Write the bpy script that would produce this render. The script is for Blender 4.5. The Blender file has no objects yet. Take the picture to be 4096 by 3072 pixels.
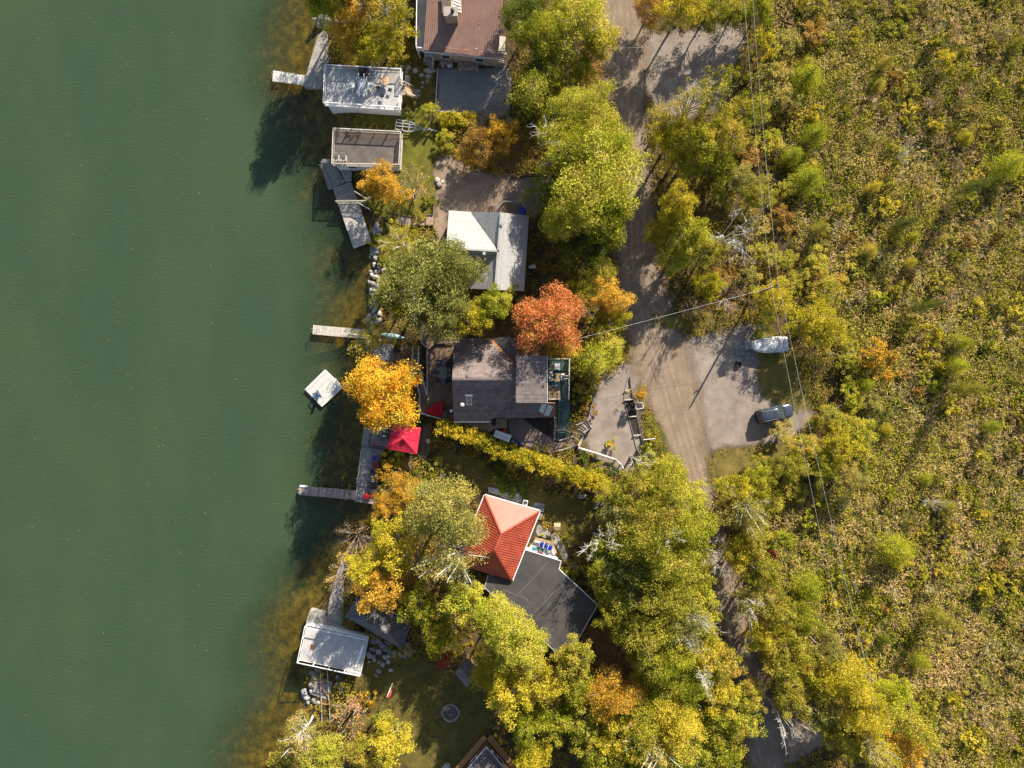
import bpy, bmesh, math, random
import numpy as np
from mathutils import Vector, Matrix

# ------------------------------------------------------------------ camera, sky, sun, exposure
S = 31.0                      # photograph pixels per metre on the ground
H = 95.0                      # height of the drone
F = S * H
scene = bpy.context.scene
C = scene.collection
cam = bpy.data.cameras.new('camera')
cam.sensor_width = 36.0
cam.lens = 36.0 * F / 4096.0
cam.clip_start = 1.0
cam.clip_end = 6000.0
camo = bpy.data.objects.new('camera', cam)
camo.location = (0, 0, H)
C.objects.link(camo)
scene.camera = camo

SUN_EL, SUN_AZ = math.radians(29.0), math.radians(29.0)      # azimuth clockwise from +Y (up in the photo)
world = bpy.data.worlds.new('World')
scene.world = world
world.use_nodes = True
wn = world.node_tree.nodes
wl = world.node_tree.links
sky = wn.new('ShaderNodeTexSky')
sky.sky_type = 'NISHITA'
sky.sun_disc = False
sky.sun_elevation = SUN_EL
sky.sun_rotation = SUN_AZ
wl.new(sky.outputs[0], wn['Background'].inputs[0])
wn['Background'].inputs[1].default_value = 0.075
sun = bpy.data.lights.new('sun', 'SUN')
sun.energy = 5.0
sun.angle = math.radians(0.5)
sun.color = (1.0, 0.91, 0.77)
suno = bpy.data.objects.new('sun', sun)
sdir = Vector((math.cos(SUN_EL) * math.sin(SUN_AZ), math.cos(SUN_EL) * math.cos(SUN_AZ), math.sin(SUN_EL)))
suno.rotation_euler = sdir.to_track_quat('Z', 'Y').to_euler()
suno.location = (40, 60, 60)
C.objects.link(suno)
vs = scene.view_settings
vs.view_transform = 'Standard'
vs.look = 'None'
vs.gamma = 1.0
vs.exposure = 1.2
vs.use_curve_mapping = False
scene.cycles.max_bounces = 5
scene.cycles.diffuse_bounces = 2
scene.cycles.glossy_bounces = 2
scene.cycles.transparent_max_bounces = 8

# ------------------------------------------------------------------ helpers
rnd = random.Random(11)
nrng = np.random.default_rng(5)


def W(px, py, z=0.0):
    """a point of the photograph (4096 x 3072) at height z -> place in metres"""
    k = (H - z) / F
    return Vector(((px - 2048) * k, (1536 - py) * k, z))


def crop(x0, y0, s):
    return lambda x, y, z=0.0: W(x0 + s * x, y0 + s * y, z)


q = 800 / 2212
A = crop(1050, 0, q)
B = crop(1050, 450, q)
Cc = crop(1600, 600, q)
Dd = crop(1200, 1250, q)
E = crop(1640, 1300, q)
Ff = crop(1150, 1600, q)
G = crop(1750, 1600, q)
Hh = crop(1750, 1900, q)
I = crop(1100, 2200, q)
J = crop(1100, 2500, 1000 / 2212)
K = crop(2300, 1150, 1100 / 2212)
L = crop(2850, 1300, 400 / 1327)
M = crop(1300, 850, 600 / 952)
N = crop(1600, 0, 600 / 1142)
O = crop(2000, 2250, 1100 / 2212)
P = crop(2500, 1750, 1100 / 2212)
DS = crop(0, 0, 4096 / 2212)

WM = {}


class MB:
    def __init__(s):
        s.v = []
        s.f = []

    def add(s, vs_, fs):
        o = len(s.v)
        s.v += [tuple(p) for p in vs_]
        s.f += [tuple(i + o for i in f) for f in fs]
        return s

    def hexa(s, bot, top):
        n = len(bot)
        fs = [tuple(range(n - 1, -1, -1)), tuple(range(n, 2 * n))]
        fs += [(i, (i + 1) % n, n + (i + 1) % n, n + i) for i in range(n)]
        return s.add(list(bot) + list(top), fs)

    def prism(s, poly, z0, z1):
        ar = sum(poly[i][0] * poly[(i + 1) % len(poly)][1] - poly[(i + 1) % len(poly)][0] * poly[i][1] for i in range(len(poly)))
        if ar < 0:
            poly = poly[::-1]
        return s.hexa([(p[0], p[1], z0) for p in poly], [(p[0], p[1], z1) for p in poly])

    def box(s, cx, cy, cz, sx, sy, sz, rz=0.0):
        c, n = math.cos(rz), math.sin(rz)
        pl = []
        for a, b in ((-1, -1), (1, -1), (1, 1), (-1, 1)):
            x, y = a * sx / 2, b * sy / 2
            pl.append((cx + x * c - y * n, cy + x * n + y * c))
        return s.prism(pl, cz - sz / 2, cz + sz / 2)

    def bar(s, p, r, w, h=None):
        h = h or w
        p, r = Vector(p), Vector(r)
        d = (r - p)
        if d.length < 1e-6:
            return s
        d.normalize()
        up = Vector((0, 0, 1)) if abs(d.z) < .95 else Vector((1, 0, 0))
        sd = d.cross(up).normalized()
        up = sd.cross(d).normalized()
        a, b = sd * w / 2, up * h / 2
        o = [-a - b, a - b, a + b, -a + b]
        return s.hexa([p + k for k in o][::-1], [r + k for k in o][::-1])

    def tube(s, pts, rads, n=5):
        pts = [Vector(p) for p in pts]
        o = len(s.v)
        for i, p in enumerate(pts):
            d = (pts[min(i + 1, len(pts) - 1)] - pts[max(i - 1, 0)])
            d = d.normalized() if d.length > 1e-6 else Vector((0, 0, 1))
            up = Vector((0, 0, 1)) if abs(d.z) < .9 else Vector((1, 0, 0))
            a = d.cross(up).normalized()
            b = d.cross(a)
            for k in range(n):
                t = 2 * math.pi * k / n
                s.v.append(tuple(p + (a * math.cos(t) + b * math.sin(t)) * rads[i]))
        for i in range(len(pts) - 1):
            for k in range(n):
                s.f.append((o + i * n + k, o + i * n + (k + 1) % n, o + (i + 1) * n + (k + 1) % n, o + (i + 1) * n + k))
        s.f.append(tuple(o + k for k in range(n)))
        s.f.append(tuple(o + (len(pts) - 1) * n + k for k in range(n - 1, -1, -1)))
        return s

    def lathe(s, c, prof, n=16):
        o = len(s.v)
        c = Vector(c)
        for r, z in prof:
            for k in range(n):
                t = 2 * math.pi * k / n
                s.v.append((c.x + r * math.cos(t), c.y + r * math.sin(t), c.z + z))
        for i in range(len(prof) - 1):
            for k in range(n):
                s.f.append((o + i * n + k, o + i * n + (k + 1) % n, o + (i + 1) * n + (k + 1) % n, o + (i + 1) * n + k))
        s.f.append(tuple(o + k for k in range(n - 1, -1, -1)))
        s.f.append(tuple(o + (len(prof) - 1) * n + k for k in range(n)))
        return s


def tag(o, label=None, cat=None, group=None, kind=None):
    if label:
        o['label'] = label
    if cat:
        o['category'] = cat
    if group:
        o['group'] = group
    if kind:
        o['kind'] = kind
    return o


def thing(name, label, cat, loc=(0, 0, 0), rz=0.0, group=None):
    o = bpy.data.objects.new(name, None)
    o.empty_display_size = .3
    C.objects.link(o)
    m = Matrix.Translation(Vector(loc)) @ Matrix.Rotation(rz, 4, 'Z')
    o.matrix_basis = m
    WM[o] = m
    return tag(o, label, cat, group)


def obj(name, mb, mat, parent=None, label=None, cat=None, group=None, kind=None, smooth=False, bevel=0.0):
    """mb in metres of the place; becomes one mesh object"""
    me = bpy.data.meshes.new(name)
    v = mb.v
    if parent is not None:
        inv = WM[parent].inverted()
        v = [tuple(inv @ Vector(p)) for p in v]
    me.from_pydata(v, [], mb.f)
    me.materials.append(mat)
    if smooth:
        me.polygons.foreach_set('use_smooth', [True] * len(me.polygons))
    o = bpy.data.objects.new(name, me)
    C.objects.link(o)
    if parent is not None:
        o.parent = parent
        WM[o] = WM[parent]
    else:
        WM[o] = Matrix.Identity(4)
    if bevel:
        b = o.modifiers.new('bevel', 'BEVEL')
        b.width = bevel
        b.segments = 2
        b.limit_method = 'ANGLE'
    return tag(o, label, cat, group, kind)


def inst(name, me, parent, loc, rz=0.0, sc=None):
    o = bpy.data.objects.new(name, me)
    C.objects.link(o)
    m = Matrix.Translation(Vector(loc)) @ Matrix.Rotation(rz, 4, 'Z')
    if sc:
        m = m @ Matrix.Diagonal((sc[0], sc[1], sc[2], 1))
    if parent is not None:
        o.parent = parent
        m = WM[parent].inverted() @ m
    o.matrix_basis = m
    return o


def rawmesh(name, mb, mat, smooth=False):
    me = bpy.data.meshes.new(name)
    me.from_pydata(mb.v, [], mb.f)
    me.materials.append(mat)
    if smooth:
        me.polygons.foreach_set('use_smooth', [True] * len(me.polygons))
    return me


def dup(root, loc, rz=0.0, label=None, group=None, sc=1.0, mats=None):
    r = root.copy()
    C.objects.link(r)
    r.matrix_basis = Matrix.Translation(Vector(loc)) @ Matrix.Rotation(rz, 4, 'Z') @ Matrix.Scale(sc, 4)
    if label:
        r['label'] = label
    if group:
        r['group'] = group

    def rec(src, dst):
        for ch in list(src.children):
            c = ch.copy()
            C.objects.link(c)
            c.parent = dst
            if mats and c.name.split('.')[0] in mats:
                c.material_slots[0].link = 'OBJECT'
                c.material_slots[0].material = mats[c.name.split('.')[0]]
            rec(ch, c)
    rec(root, r)
    return r


# ---- polygon tools
def clip_half(poly, a, b, c):
    """keep a*x+b*y<=c"""
    out = []
    n = len(poly)
    for i in range(n):
        p, r = poly[i], poly[(i + 1) % n]
        dp, dr = a * p[0] + b * p[1] - c, a * r[0] + b * r[1] - c
        if dp <= 0:
            out.append(p)
        if (dp < 0 < dr) or (dr < 0 < dp):
            t = dp / (dp - dr)
            out.append((p[0] + t * (r[0] - p[0]), p[1] + t * (r[1] - p[1])))
    return out


def strips(poly, ang, w, gap):
    """cut a polygon into strips that run along ang"""
    nx, ny = -math.sin(ang), math.cos(ang)
    ds = [p[0] * nx + p[1] * ny for p in poly]
    d0, d1 = min(ds), max(ds)
    n = max(1, round((d1 - d0) / w))
    w = (d1 - d0) / n
    out = []
    for i in range(n):
        lo, hi = d0 + i * w + gap / 2, d0 + (i + 1) * w - gap / 2
        p = clip_half(poly, nx, ny, hi)
        p = clip_half(p, -nx, -ny, -lo) if len(p) > 2 else p
        if len(p) > 2:
            out.append(p)
    return out


def boards(root, poly, ang, w, ztop, th, mat, name='plank', gap=0.025):
    poly = [(p[0], p[1]) for p in poly]
    for p in strips(poly, ang, w, gap):
        j = rnd.uniform(-.006, .006)
        obj(name, MB().prism(p, ztop - th, ztop + j), mat, root)


def plane_frame(pts):
    pts = [Vector(p) for p in pts]
    n = Vector((0, 0, 0))
    for i in range(len(pts)):
        a, b = pts[i], pts[(i + 1) % len(pts)]
        n += Vector(((a.y - b.y) * (a.z + b.z), (a.z - b.z) * (a.x + b.x), (a.x - b.x) * (a.y + b.y)))
    n.normalize()
    if n.z < 0:
        n = -n
    u = Vector((0, 0, 1)).cross(n)
    u = u.normalized() if u.length > 1e-3 else Vector((1, 0, 0))
    v = n.cross(u)
    return pts[0], u, v, n


ROOFPTS = []


def roof(root, pts, mat, th=.14, course=0.0, rib=0.0, pmat=None, ribw=.05, ribh=.045, name='roof'):
    """a flat roof slab with its pieces laid on it: shingle courses or standing seams"""
    o, u, v, n = plane_frame(pts)
    pts = [Vector(p) for p in pts]
    uv = [((p - o).dot(u), (p - o).dot(v)) for p in pts]
    ar = sum(uv[i][0] * uv[(i + 1) % len(uv)][1] - uv[(i + 1) % len(uv)][0] * uv[i][1] for i in range(len(uv)))
    if ar < 0:
        uv = uv[::-1]
    for i in range(1, len(pts) - 1):
        a, b, c = pts[0], pts[i], pts[i + 1]
        for _ in range(int((b - a).cross(c - a).length / 2 * .55)):
            r1, r2 = math.sqrt(rnd.random()), rnd.random()
            ROOFPTS.append(tuple(a * (1 - r1) + b * (r1 * (1 - r2)) + c * (r1 * r2) + n * .06))
    P3 = lambda a, b, h: o + u * a + v * b + n * h
    base = obj(name, MB().hexa([P3(a, b, -th) for a, b in uv], [P3(a, b, 0) for a, b in uv]), mat, root)
    if course:
        for p in strips(uv, 0.0, course, 0.0):
            lo, hi = min(k[1] for k in p), max(k[1] for k in p)
            if hi - lo < .02:
                continue
            f = lambda b: .018 - .013 * (b - lo) / (hi - lo)
            obj('shingle_course', MB().hexa([P3(a, b, .002) for a, b in p], [P3(a, b, f(b)) for a, b in p]), pmat or mat, base)
    if rib:
        a0, a1 = min(k[0] for k in uv), max(k[0] for k in uv)
        m = int((a1 - a0) / rib)
        for i in range(1, m):
            a = a0 + (a1 - a0) * i / m
            p = clip_half(uv, 1, 0, a + ribw / 2)
            p = clip_half(p, -1, 0, -(a - ribw / 2)) if len(p) > 2 else p
            if len(p) > 2:
                obj('seam', MB().hexa([P3(x, y, .001) for x, y in p], [P3(x, y, ribh) for x, y in p]), pmat or mat, base)
    return base


_bal = {}


def railing(root, pts, h, mat, post=1.8, bal=.18, rail=.07, bw=.035, balmat=None, lower=True):
    pts = [Vector(p) for p in pts]
    key = (round(h, 2), mat.name, bw)
    if key not in _bal:
        _bal[key] = (rawmesh('baluster', MB().box(0, 0, h * .5, bw, bw, h * .86), balmat or mat),
                     rawmesh('post', MB().box(0, 0, h * .5 + .02, .09, .09, h + .04), mat))
    bm_, pm_ = _bal[key]
    for i in range(len(pts) - 1):
        a, b = pts[i], pts[i + 1]
        up = Vector((0, 0, h))
        obj('top_rail', MB().bar(a + up, b + up, rail * 1.3, rail), mat, root)
        if lower:
            lo = Vector((0, 0, .1))
            obj('bottom_rail', MB().bar(a + lo, b + lo, .04, .05), mat, root)
        ln = (b - a).length
        rz = math.atan2(b.y - a.y, b.x - a.x)
        npst = max(1, round(ln / post))
        for k in range(npst + (1 if i == len(pts) - 2 else 0)):
            inst('post', pm_, root, a + (b - a) * (k / npst), rz)
        if bal:
            nb = max(2, int(ln / bal))
            for k in range(1, nb):
                inst('baluster', bm_, root, a + (b - a) * (k / nb), rz)


def window(root, a, b, t, w, sill, h, fm, gm):
    """a window in the wall a->b (outside on the right hand), centred at share t"""
    a, b = Vector((a[0], a[1], 0)), Vector((b[0], b[1], 0))
    d = (b - a).normalized()
    nrm = Vector((d.y, -d.x, 0))
    c = a + (b - a) * t + Vector((0, 0, sill + h / 2))
    f = MB()
    for s1 in (-1, 1):
        f.bar(c + d * s1 * w / 2 + nrm * .03 - Vector((0, 0, h / 2)), c + d * s1 * w / 2 + nrm * .03 + Vector((0, 0, h / 2)), .08)
        f.bar(c - d * w / 2 + nrm * .032 + Vector((0, 0, s1 * h / 2)), c + d * w / 2 + nrm * .032 + Vector((0, 0, s1 * h / 2)), .08)
    o = obj('window', f, fm, root)
    obj('pane', MB().bar(c - d * w / 2 + nrm * .012, c + d * w / 2 + nrm * .012, .02, h), gm, o)


def wall_ring(root, poly, z0, z1, mat, fm, gm, win=True, name='wall'):
    poly = [(p[0], p[1]) for p in poly]
    ar = sum(poly[i][0] * poly[(i + 1) % len(poly)][1] - poly[(i + 1) % len(poly)][0] * poly[i][1] for i in range(len(poly)))
    if ar < 0:
        poly = poly[::-1]
    for i in range(len(poly)):
        a, b = Vector(poly[i]), Vector(poly[(i + 1) % len(poly)])
        d = (b - a).normalized()
        n = Vector((-d.y, d.x)) * .15
        pts = [a, b - d * .151, b + n - d * .151, a + n]
        o = obj(name, MB().prism([(p.x, p.y) for p in pts], z0, z1), mat, root)
        ln = (b - a).length
        if win and ln > 2.4 and z1 - z0 > 1.9:
            m = max(1, int(ln // 3))
            for k in range(m):
                window(o, a, b, (k + .5) / m, 1.1, max(z0, 0) + .9, min(1.1, z1 - max(z0, 0) - 1.2), fm, gm)


# ---- materials
def new_mat(name):
    m = bpy.data.materials.new(name)
    m.use_nodes = True
    nt = m.node_tree
    for n in list(nt.nodes):
        nt.nodes.remove(n)
    return m, nt.nodes, nt.links


def rgb(c):
    return (c[0], c[1], c[2], 1.0)


def base_nodes(nd, lk, c1, c2, scale, detail, stretch, rv, c3=None, rot=0.0):
    g = nd.new('ShaderNodeNewGeometry')
    mp = nd.new('ShaderNodeMapping')
    mp.inputs['Scale'].default_value = stretch or (1, 1, 1)
    mp.inputs['Rotation'].default_value = (0, 0, rot)
    lk.new(g.outputs['Position'], mp.inputs['Vector'])
    nz = nd.new('ShaderNodeTexNoise')
    nz.inputs['Scale'].default_value = scale
    nz.inputs['Detail'].default_value = detail
    nz.inputs['Roughness'].default_value = .65
    lk.new(mp.outputs[0], nz.inputs['Vector'])
    rp = nd.new('ShaderNodeValToRGB')
    rp.color_ramp.elements[0].position = .36
    rp.color_ramp.elements[1].position = .64
    rp.color_ramp.elements[0].color = rgb(c1)
    rp.color_ramp.elements[1].color = rgb(c2)
    if c3:
        e = rp.color_ramp.elements.new(.76)
        e.color = rgb(c3)
    lk.new(nz.outputs['Fac'], rp.inputs['Fac'])
    col = rp.outputs[0]
    if rv:
        oi = nd.new('ShaderNodeObjectInfo')
        mr = nd.new('ShaderNodeMapRange')
        mr.inputs['To Min'].default_value = 1 - rv
        mr.inputs['To Max'].default_value = 1 + rv
        lk.new(oi.outputs['Random'], mr.inputs['Value'])
        vm = nd.new('ShaderNodeVectorMath')
        vm.operation = 'SCALE'
        lk.new(col, vm.inputs[0])
        lk.new(mr.outputs[0], vm.inputs['Scale'])
        col = vm.outputs[0]
    return g, mp, nz, col


def nmat(name, c1, c2=None, rough=.8, scale=2.0, detail=5, bump=.15, stretch=None, rv=0.0, metal=0.0, spec=.3, c3=None, fine=40.0, rot=0.0, coat=0.0):
    m, nd, lk = new_mat(name)
    c2 = c2 or tuple(min(1, k * 1.25) for k in c1)
    g, mp, nz, col = base_nodes(nd, lk, c1, c2, scale, detail, stretch, rv, c3, rot)
    b = nd.new('ShaderNodeBsdfPrincipled')
    b.inputs['Roughness'].default_value = rough
    b.inputs['Metallic'].default_value = metal
    b.inputs['Specular IOR Level'].default_value = spec
    b.inputs['Coat Weight'].default_value = coat
    lk.new(col, b.inputs['Base Color'])
    if bump:
        n2 = nd.new('ShaderNodeTexNoise')
        n2.inputs['Scale'].default_value = fine
        n2.inputs['Detail'].default_value = 3
        lk.new(mp.outputs[0], n2.inputs['Vector'])
        bp = nd.new('ShaderNodeBump')
        bp.inputs['Strength'].default_value = bump
        bp.inputs['Distance'].default_value = .03
        lk.new(n2.outputs['Fac'], bp.inputs['Height'])
        lk.new(bp.outputs[0], b.inputs['Normal'])
    out = nd.new('ShaderNodeOutputMaterial')
    lk.new(b.outputs[0], out.inputs[0])
    return m


def sheet_mat(name, c1, c2, c3=None, scale=.8, rag=.9, ragscale=.8, bump=.4, fine=9.0, speck=None, soft=.35):
    """ground covering whose rim breaks up into the ground below"""
    m, nd, lk = new_mat(name)
    g, mp, nz, col = base_nodes(nd, lk, c1, c2, scale, 9, None, 0, c3)
    # fine grit
    n2 = nd.new('ShaderNodeTexNoise')
    n2.inputs['Scale'].default_value = fine
    n2.inputs['Detail'].default_value = 6
    n2.inputs['Roughness'].default_value = .8
    lk.new(g.outputs['Position'], n2.inputs['Vector'])
    mr = nd.new('ShaderNodeMapRange')
    mr.inputs['From Min'].default_value = .3
    mr.inputs['From Max'].default_value = .7
    mr.inputs['To Min'].default_value = .62
    mr.inputs['To Max'].default_value = 1.38
    lk.new(n2.outputs['Fac'], mr.inputs['Value'])
    vm = nd.new('ShaderNodeVectorMath')
    vm.operation = 'SCALE'
    lk.new(col, vm.inputs[0])
    lk.new(mr.outputs[0], vm.inputs['Scale'])
    col = vm.outputs[0]
    if speck:
        n3 = nd.new('ShaderNodeTexNoise')
        n3.inputs['Scale'].default_value = 5.5
        n3.inputs['Detail'].default_value = 8
        n3.inputs['Roughness'].default_value = .75
        lk.new(g.outputs['Position'], n3.inputs['Vector'])
        r3 = nd.new('ShaderNodeMapRange')
        r3.inputs['From Min'].default_value = .58
        r3.inputs['From Max'].default_value = .66
        lk.new(n3.outputs['Fac'], r3.inputs['Value'])
        mx = nd.new('ShaderNodeMix')
        mx.data_type = 'RGBA'
        lk.new(r3.outputs[0], mx.inputs['Factor'])
        lk.new(col, mx.inputs['A'])
        mx.inputs['B'].default_value = rgb(speck)
        col = mx.outputs['Result']
    b = nd.new('ShaderNodeBsdfPrincipled')
    b.inputs['Roughness'].default_value = .95
    b.inputs['Specular IOR Level'].default_value = .1
    lk.new(col, b.inputs['Base Color'])
    bp = nd.new('ShaderNodeBump')
    bp.inputs['Strength'].default_value = bump
    bp.inputs['Distance'].default_value = .06
    lk.new(n2.outputs['Fac'], bp.inputs['Height'])
    lk.new(bp.outputs[0], b.inputs['Normal'])
    at = nd.new('ShaderNodeAttribute')
    at.attribute_name = 'edge'
    n4 = nd.new('ShaderNodeTexNoise')
    n4.inputs['Scale'].default_value = ragscale
    n4.inputs['Detail'].default_value = 9
    n4.inputs['Roughness'].default_value = .75
    lk.new(g.outputs['Position'], n4.inputs['Vector'])
    ma = nd.new('ShaderNodeMath')
    ma.operation = 'MULTIPLY_ADD'
    lk.new(n4.outputs['Fac'], ma.inputs[0])
    ma.inputs[1].default_value = rag * 4
    ma.inputs[2].default_value = -rag * 2
    ad = nd.new('ShaderNodeMath')
    ad.operation = 'ADD'
    lk.new(ma.outputs[0], ad.inputs[0])
    lk.new(at.outputs['Fac'], ad.inputs[1])
    sm = nd.new('ShaderNodeMapRange')
    sm.inputs['From Min'].default_value = -soft
    sm.inputs['From Max'].default_value = soft
    lk.new(ad.outputs[0], sm.inputs['Value'])
    tr = nd.new('ShaderNodeBsdfTransparent')
    ms = nd.new('ShaderNodeMixShader')
    lk.new(sm.outputs[0], ms.inputs[0])
    lk.new(tr.outputs[0], ms.inputs[1])
    lk.new(b.outputs[0], ms.inputs[2])
    out = nd.new('ShaderNodeOutputMaterial')
    lk.new(ms.outputs[0], out.inputs[0])
    return m


def leaf_mat(name, cols, trans=.27, ns=.45, gain=1.5, amp=1.1):
    cols = [(min(.8, c[0] * gain * 1.11), min(.8, c[1] * gain * .99), c[2] * gain) for c in cols]
    m, nd, lk = new_mat(name)
    at = nd.new('ShaderNodeAttribute')
    at.attribute_name = 'tint'
    g = nd.new('ShaderNodeNewGeometry')
    nz = nd.new('ShaderNodeTexNoise')
    nz.inputs['Scale'].default_value = ns
    nz.inputs['Detail'].default_value = 3
    lk.new(g.outputs['Position'], nz.inputs['Vector'])
    oi = nd.new('ShaderNodeObjectInfo')
    a = nd.new('ShaderNodeMath')
    a.operation = 'MULTIPLY_ADD'
    lk.new(nz.outputs['Fac'], a.inputs[0])
    a.inputs[1].default_value = amp
    a.inputs[2].default_value = -.42 - (amp - 1.1) * .5
    b = nd.new('ShaderNodeMath')
    b.operation = 'MULTIPLY_ADD'
    lk.new(at.outputs['Fac'], b.inputs[0])
    b.inputs[1].default_value = .60
    lk.new(a.outputs[0], b.inputs[2])
    c = nd.new('ShaderNodeMath')
    c.operation = 'MULTIPLY_ADD'
    lk.new(oi.outputs['Random'], c.inputs[0])
    c.inputs[1].default_value = .24
    lk.new(b.outputs[0], c.inputs[2])
    rp = nd.new('ShaderNodeValToRGB')
    el = rp.color_ramp.elements
    n = len(cols)
    el[0].position = .08
    el[0].color = rgb(cols[0])
    el[1].position = .92
    el[1].color = rgb(cols[-1])
    for i in range(1, n - 1):
        e = el.new(.08 + .84 * i / (n - 1))
        e.color = rgb(cols[i])
    lk.new(c.outputs[0], rp.inputs['Fac'])
    d = nd.new('ShaderNodeBsdfDiffuse')
    lk.new(rp.outputs[0], d.inputs['Color'])
    t = nd.new('ShaderNodeBsdfTranslucent')
    lk.new(rp.outputs[0], t.inputs['Color'])
    ms = nd.new('ShaderNodeMixShader')
    ms.inputs[0].default_value = trans
    lk.new(d.outputs[0], ms.inputs[1])
    lk.new(t.outputs[0], ms.inputs[2])
    out = nd.new('ShaderNodeOutputMaterial')
    lk.new(ms.outputs[0], out.inputs[0])
    return m


LM = {
    'green': leaf_mat('leaf_green', [(.030, .055, .006), (.10, .135, .010), (.20, .225, .018), (.30, .305, .035), (.36, .30, .05)]),
    'bright': leaf_mat('leaf_bright', [(.045, .080, .008), (.14, .185, .014), (.25, .285, .024), (.36, .37, .055), (.42, .36, .07)], gain=1.35),
    'yellow': leaf_mat('leaf_yellow', [(.07, .085, .008), (.20, .20, .014), (.34, .31, .026), (.45, .38, .055)]),
    'gold': leaf_mat('leaf_gold', [(.12, .08, .012), (.29, .19, .022), (.43, .285, .035), (.48, .37, .075)]),
    'maple': leaf_mat('leaf_maple', [(.40, .045, .014), (.46, .10, .012), (.52, .20, .016), (.50, .30, .02), (.36, .30, .03), (.56, .40, .05)], ns=.5),
    'red': leaf_mat('leaf_red', [(.10, .14, .02), (.20, .15, .03), (.38, .13, .05), (.44, .17, .06), (.42, .24, .07), (.30, .30, .05)], ns=.35),
    'scarlet': leaf_mat('leaf_scarlet', [(.14, .03, .015), (.25, .05, .03), (.32, .10, .05)]),
    'oak': leaf_mat('leaf_oak', [(.028, .048, .010), (.085, .11, .022), (.19, .205, .05), (.34, .33, .11)]),
    'lime': leaf_mat('leaf_lime', [(.06, .09, .008), (.18, .23, .014), (.30, .34, .025), (.40, .41, .05)], trans=.4, gain=1.3),
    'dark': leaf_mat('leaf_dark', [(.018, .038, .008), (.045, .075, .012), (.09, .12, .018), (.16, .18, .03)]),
    'brown': leaf_mat('leaf_brown', [(.07, .05, .012), (.17, .105, .022), (.28, .185, .04), (.35, .27, .09)], gain=1.4),
    'pale': leaf_mat('leaf_pale', [(.06, .075, .02), (.17, .185, .04), (.30, .29, .07), (.38, .27, .07)], gain=1.4),
    'pine': leaf_mat('leaf_pine', [(.028, .052, .006), (.085, .11, .010), (.19, .205, .022), (.33, .31, .045)]),
    'olive': leaf_mat('leaf_olive', [(.032, .050, .006), (.10, .12, .010), (.20, .205, .022), (.30, .285, .05), (.36, .24, .04)]),
    'under': leaf_mat('leaf_under', [(.03, .045, .006), (.085, .10, .010), (.17, .17, .02), (.25, .18, .03), (.30, .26, .05)], ns=.25, gain=1.4),
    'marsh': leaf_mat('leaf_marsh', [(.045, .062, .01), (.13, .15, .014), (.24, .245, .026), (.31, .26, .06), (.36, .28, .13)], ns=.10, amp=1.35),
    'reed': leaf_mat('leaf_reed', [(.15, .10, .04), (.27, .20, .085), (.40, .32, .16), (.48, .41, .25)], ns=.2),
    'fallen': leaf_mat('leaf_fallen', [(.20, .08, .02), (.34, .17, .03), (.42, .26, .06), (.46, .36, .16)], gain=1.1),
}
bark_grey = nmat('bark_grey', (.18, .16, .14), (.32, .29, .26), stretch=(1, 1, .3), scale=6)
bark_brown = nmat('bark_brown', (.07, .052, .04), (.13, .10, .075), scale=5)
bark_white = nmat('bark_white', (.42, .40, .36), (.66, .63, .58), scale=5, c3=(.15, .13, .11))
twig_mat = nmat('twig_pinkgrey', (.26, .20, .16), (.40, .33, .28), scale=3)
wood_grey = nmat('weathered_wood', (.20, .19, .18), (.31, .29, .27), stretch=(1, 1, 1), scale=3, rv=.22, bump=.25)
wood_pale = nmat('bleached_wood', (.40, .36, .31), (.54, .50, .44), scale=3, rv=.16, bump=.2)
wood_white = nmat('white_dock_wood', (.52, .50, .47), (.64, .62, .58), scale=2.5, rv=.10, bump=.2)
wood_brown = nmat('brown_deck_wood', (.13, .085, .06), (.21, .145, .105), scale=2.5, rv=.2, bump=.25)
wood_tan = nmat('tan_wood', (.34, .23, .13), (.46, .33, .20), scale=3, rv=.15, bump=.2)
wood_dark = nmat('dark_timber', (.06, .045, .035), (.11, .085, .065), scale=4, rv=.15)
wood_orange = nmat('orange_log', (.36, .16, .06), (.48, .24, .10), scale=3, rv=.1)
green_wood = nmat('green_painted_wood', (.045, .085, .075), (.075, .125, .11), scale=3, rv=.12)
white_paint = nmat('white_paint', (.68, .68, .67), (.78, .78, .76), rough=.5, scale=3, bump=.05)
trim_white = nmat('white_trim', (.62, .62, .62), (.72, .72, .72), rough=.4, scale=4, bump=.03)
deck_grey = nmat('grey_deck_membrane', (.33, .32, .31), (.44, .43, .41), scale=.9, detail=8, bump=.1)
deck_dark = nmat('brown_deck_membrane', (.085, .07, .062), (.13, .108, .095), scale=.7, detail=8, bump=.1, c3=(.2, .175, .155))
deck_white = nmat('pale_deck_membrane', (.36, .345, .33), (.48, .46, .44), scale=.6, detail=9, bump=.1)
concrete = nmat('concrete', (.22, .20, .175), (.34, .31, .275), scale=.9, detail=9, bump=.3, c3=(.42, .39, .35))
stone = nmat('grey_stone', (.20, .20, .20), (.36, .35, .34), scale=2.2, detail=8, bump=.5, rv=.25, fine=14)
stone_warm = nmat('warm_stone', (.28, .24, .20), (.44, .39, .33), scale=2, detail=8, bump=.5, rv=.2, fine=14)
slate = nmat('slate_slab', (.15, .16, .17), (.25, .26, .27), scale=2, detail=8, bump=.4, rv=.2)
sh_mauve = nmat('mauve_brown_shingle', (.125, .098, .092), (.20, .160, .148), scale=1.6, detail=12, bump=.6, rv=.14, fine=22, stretch=(1, 1, 1))
sh_grey = nmat('pale_grey_shingle', (.27, .27, .265), (.36, .36, .35), scale=4, detail=6, bump=.5, rv=.08, fine=22)
sh_dark = nmat('dark_shingle', (.075, .068, .068), (.11, .10, .10), scale=4, bump=.6, rv=.1, fine=22)
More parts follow.
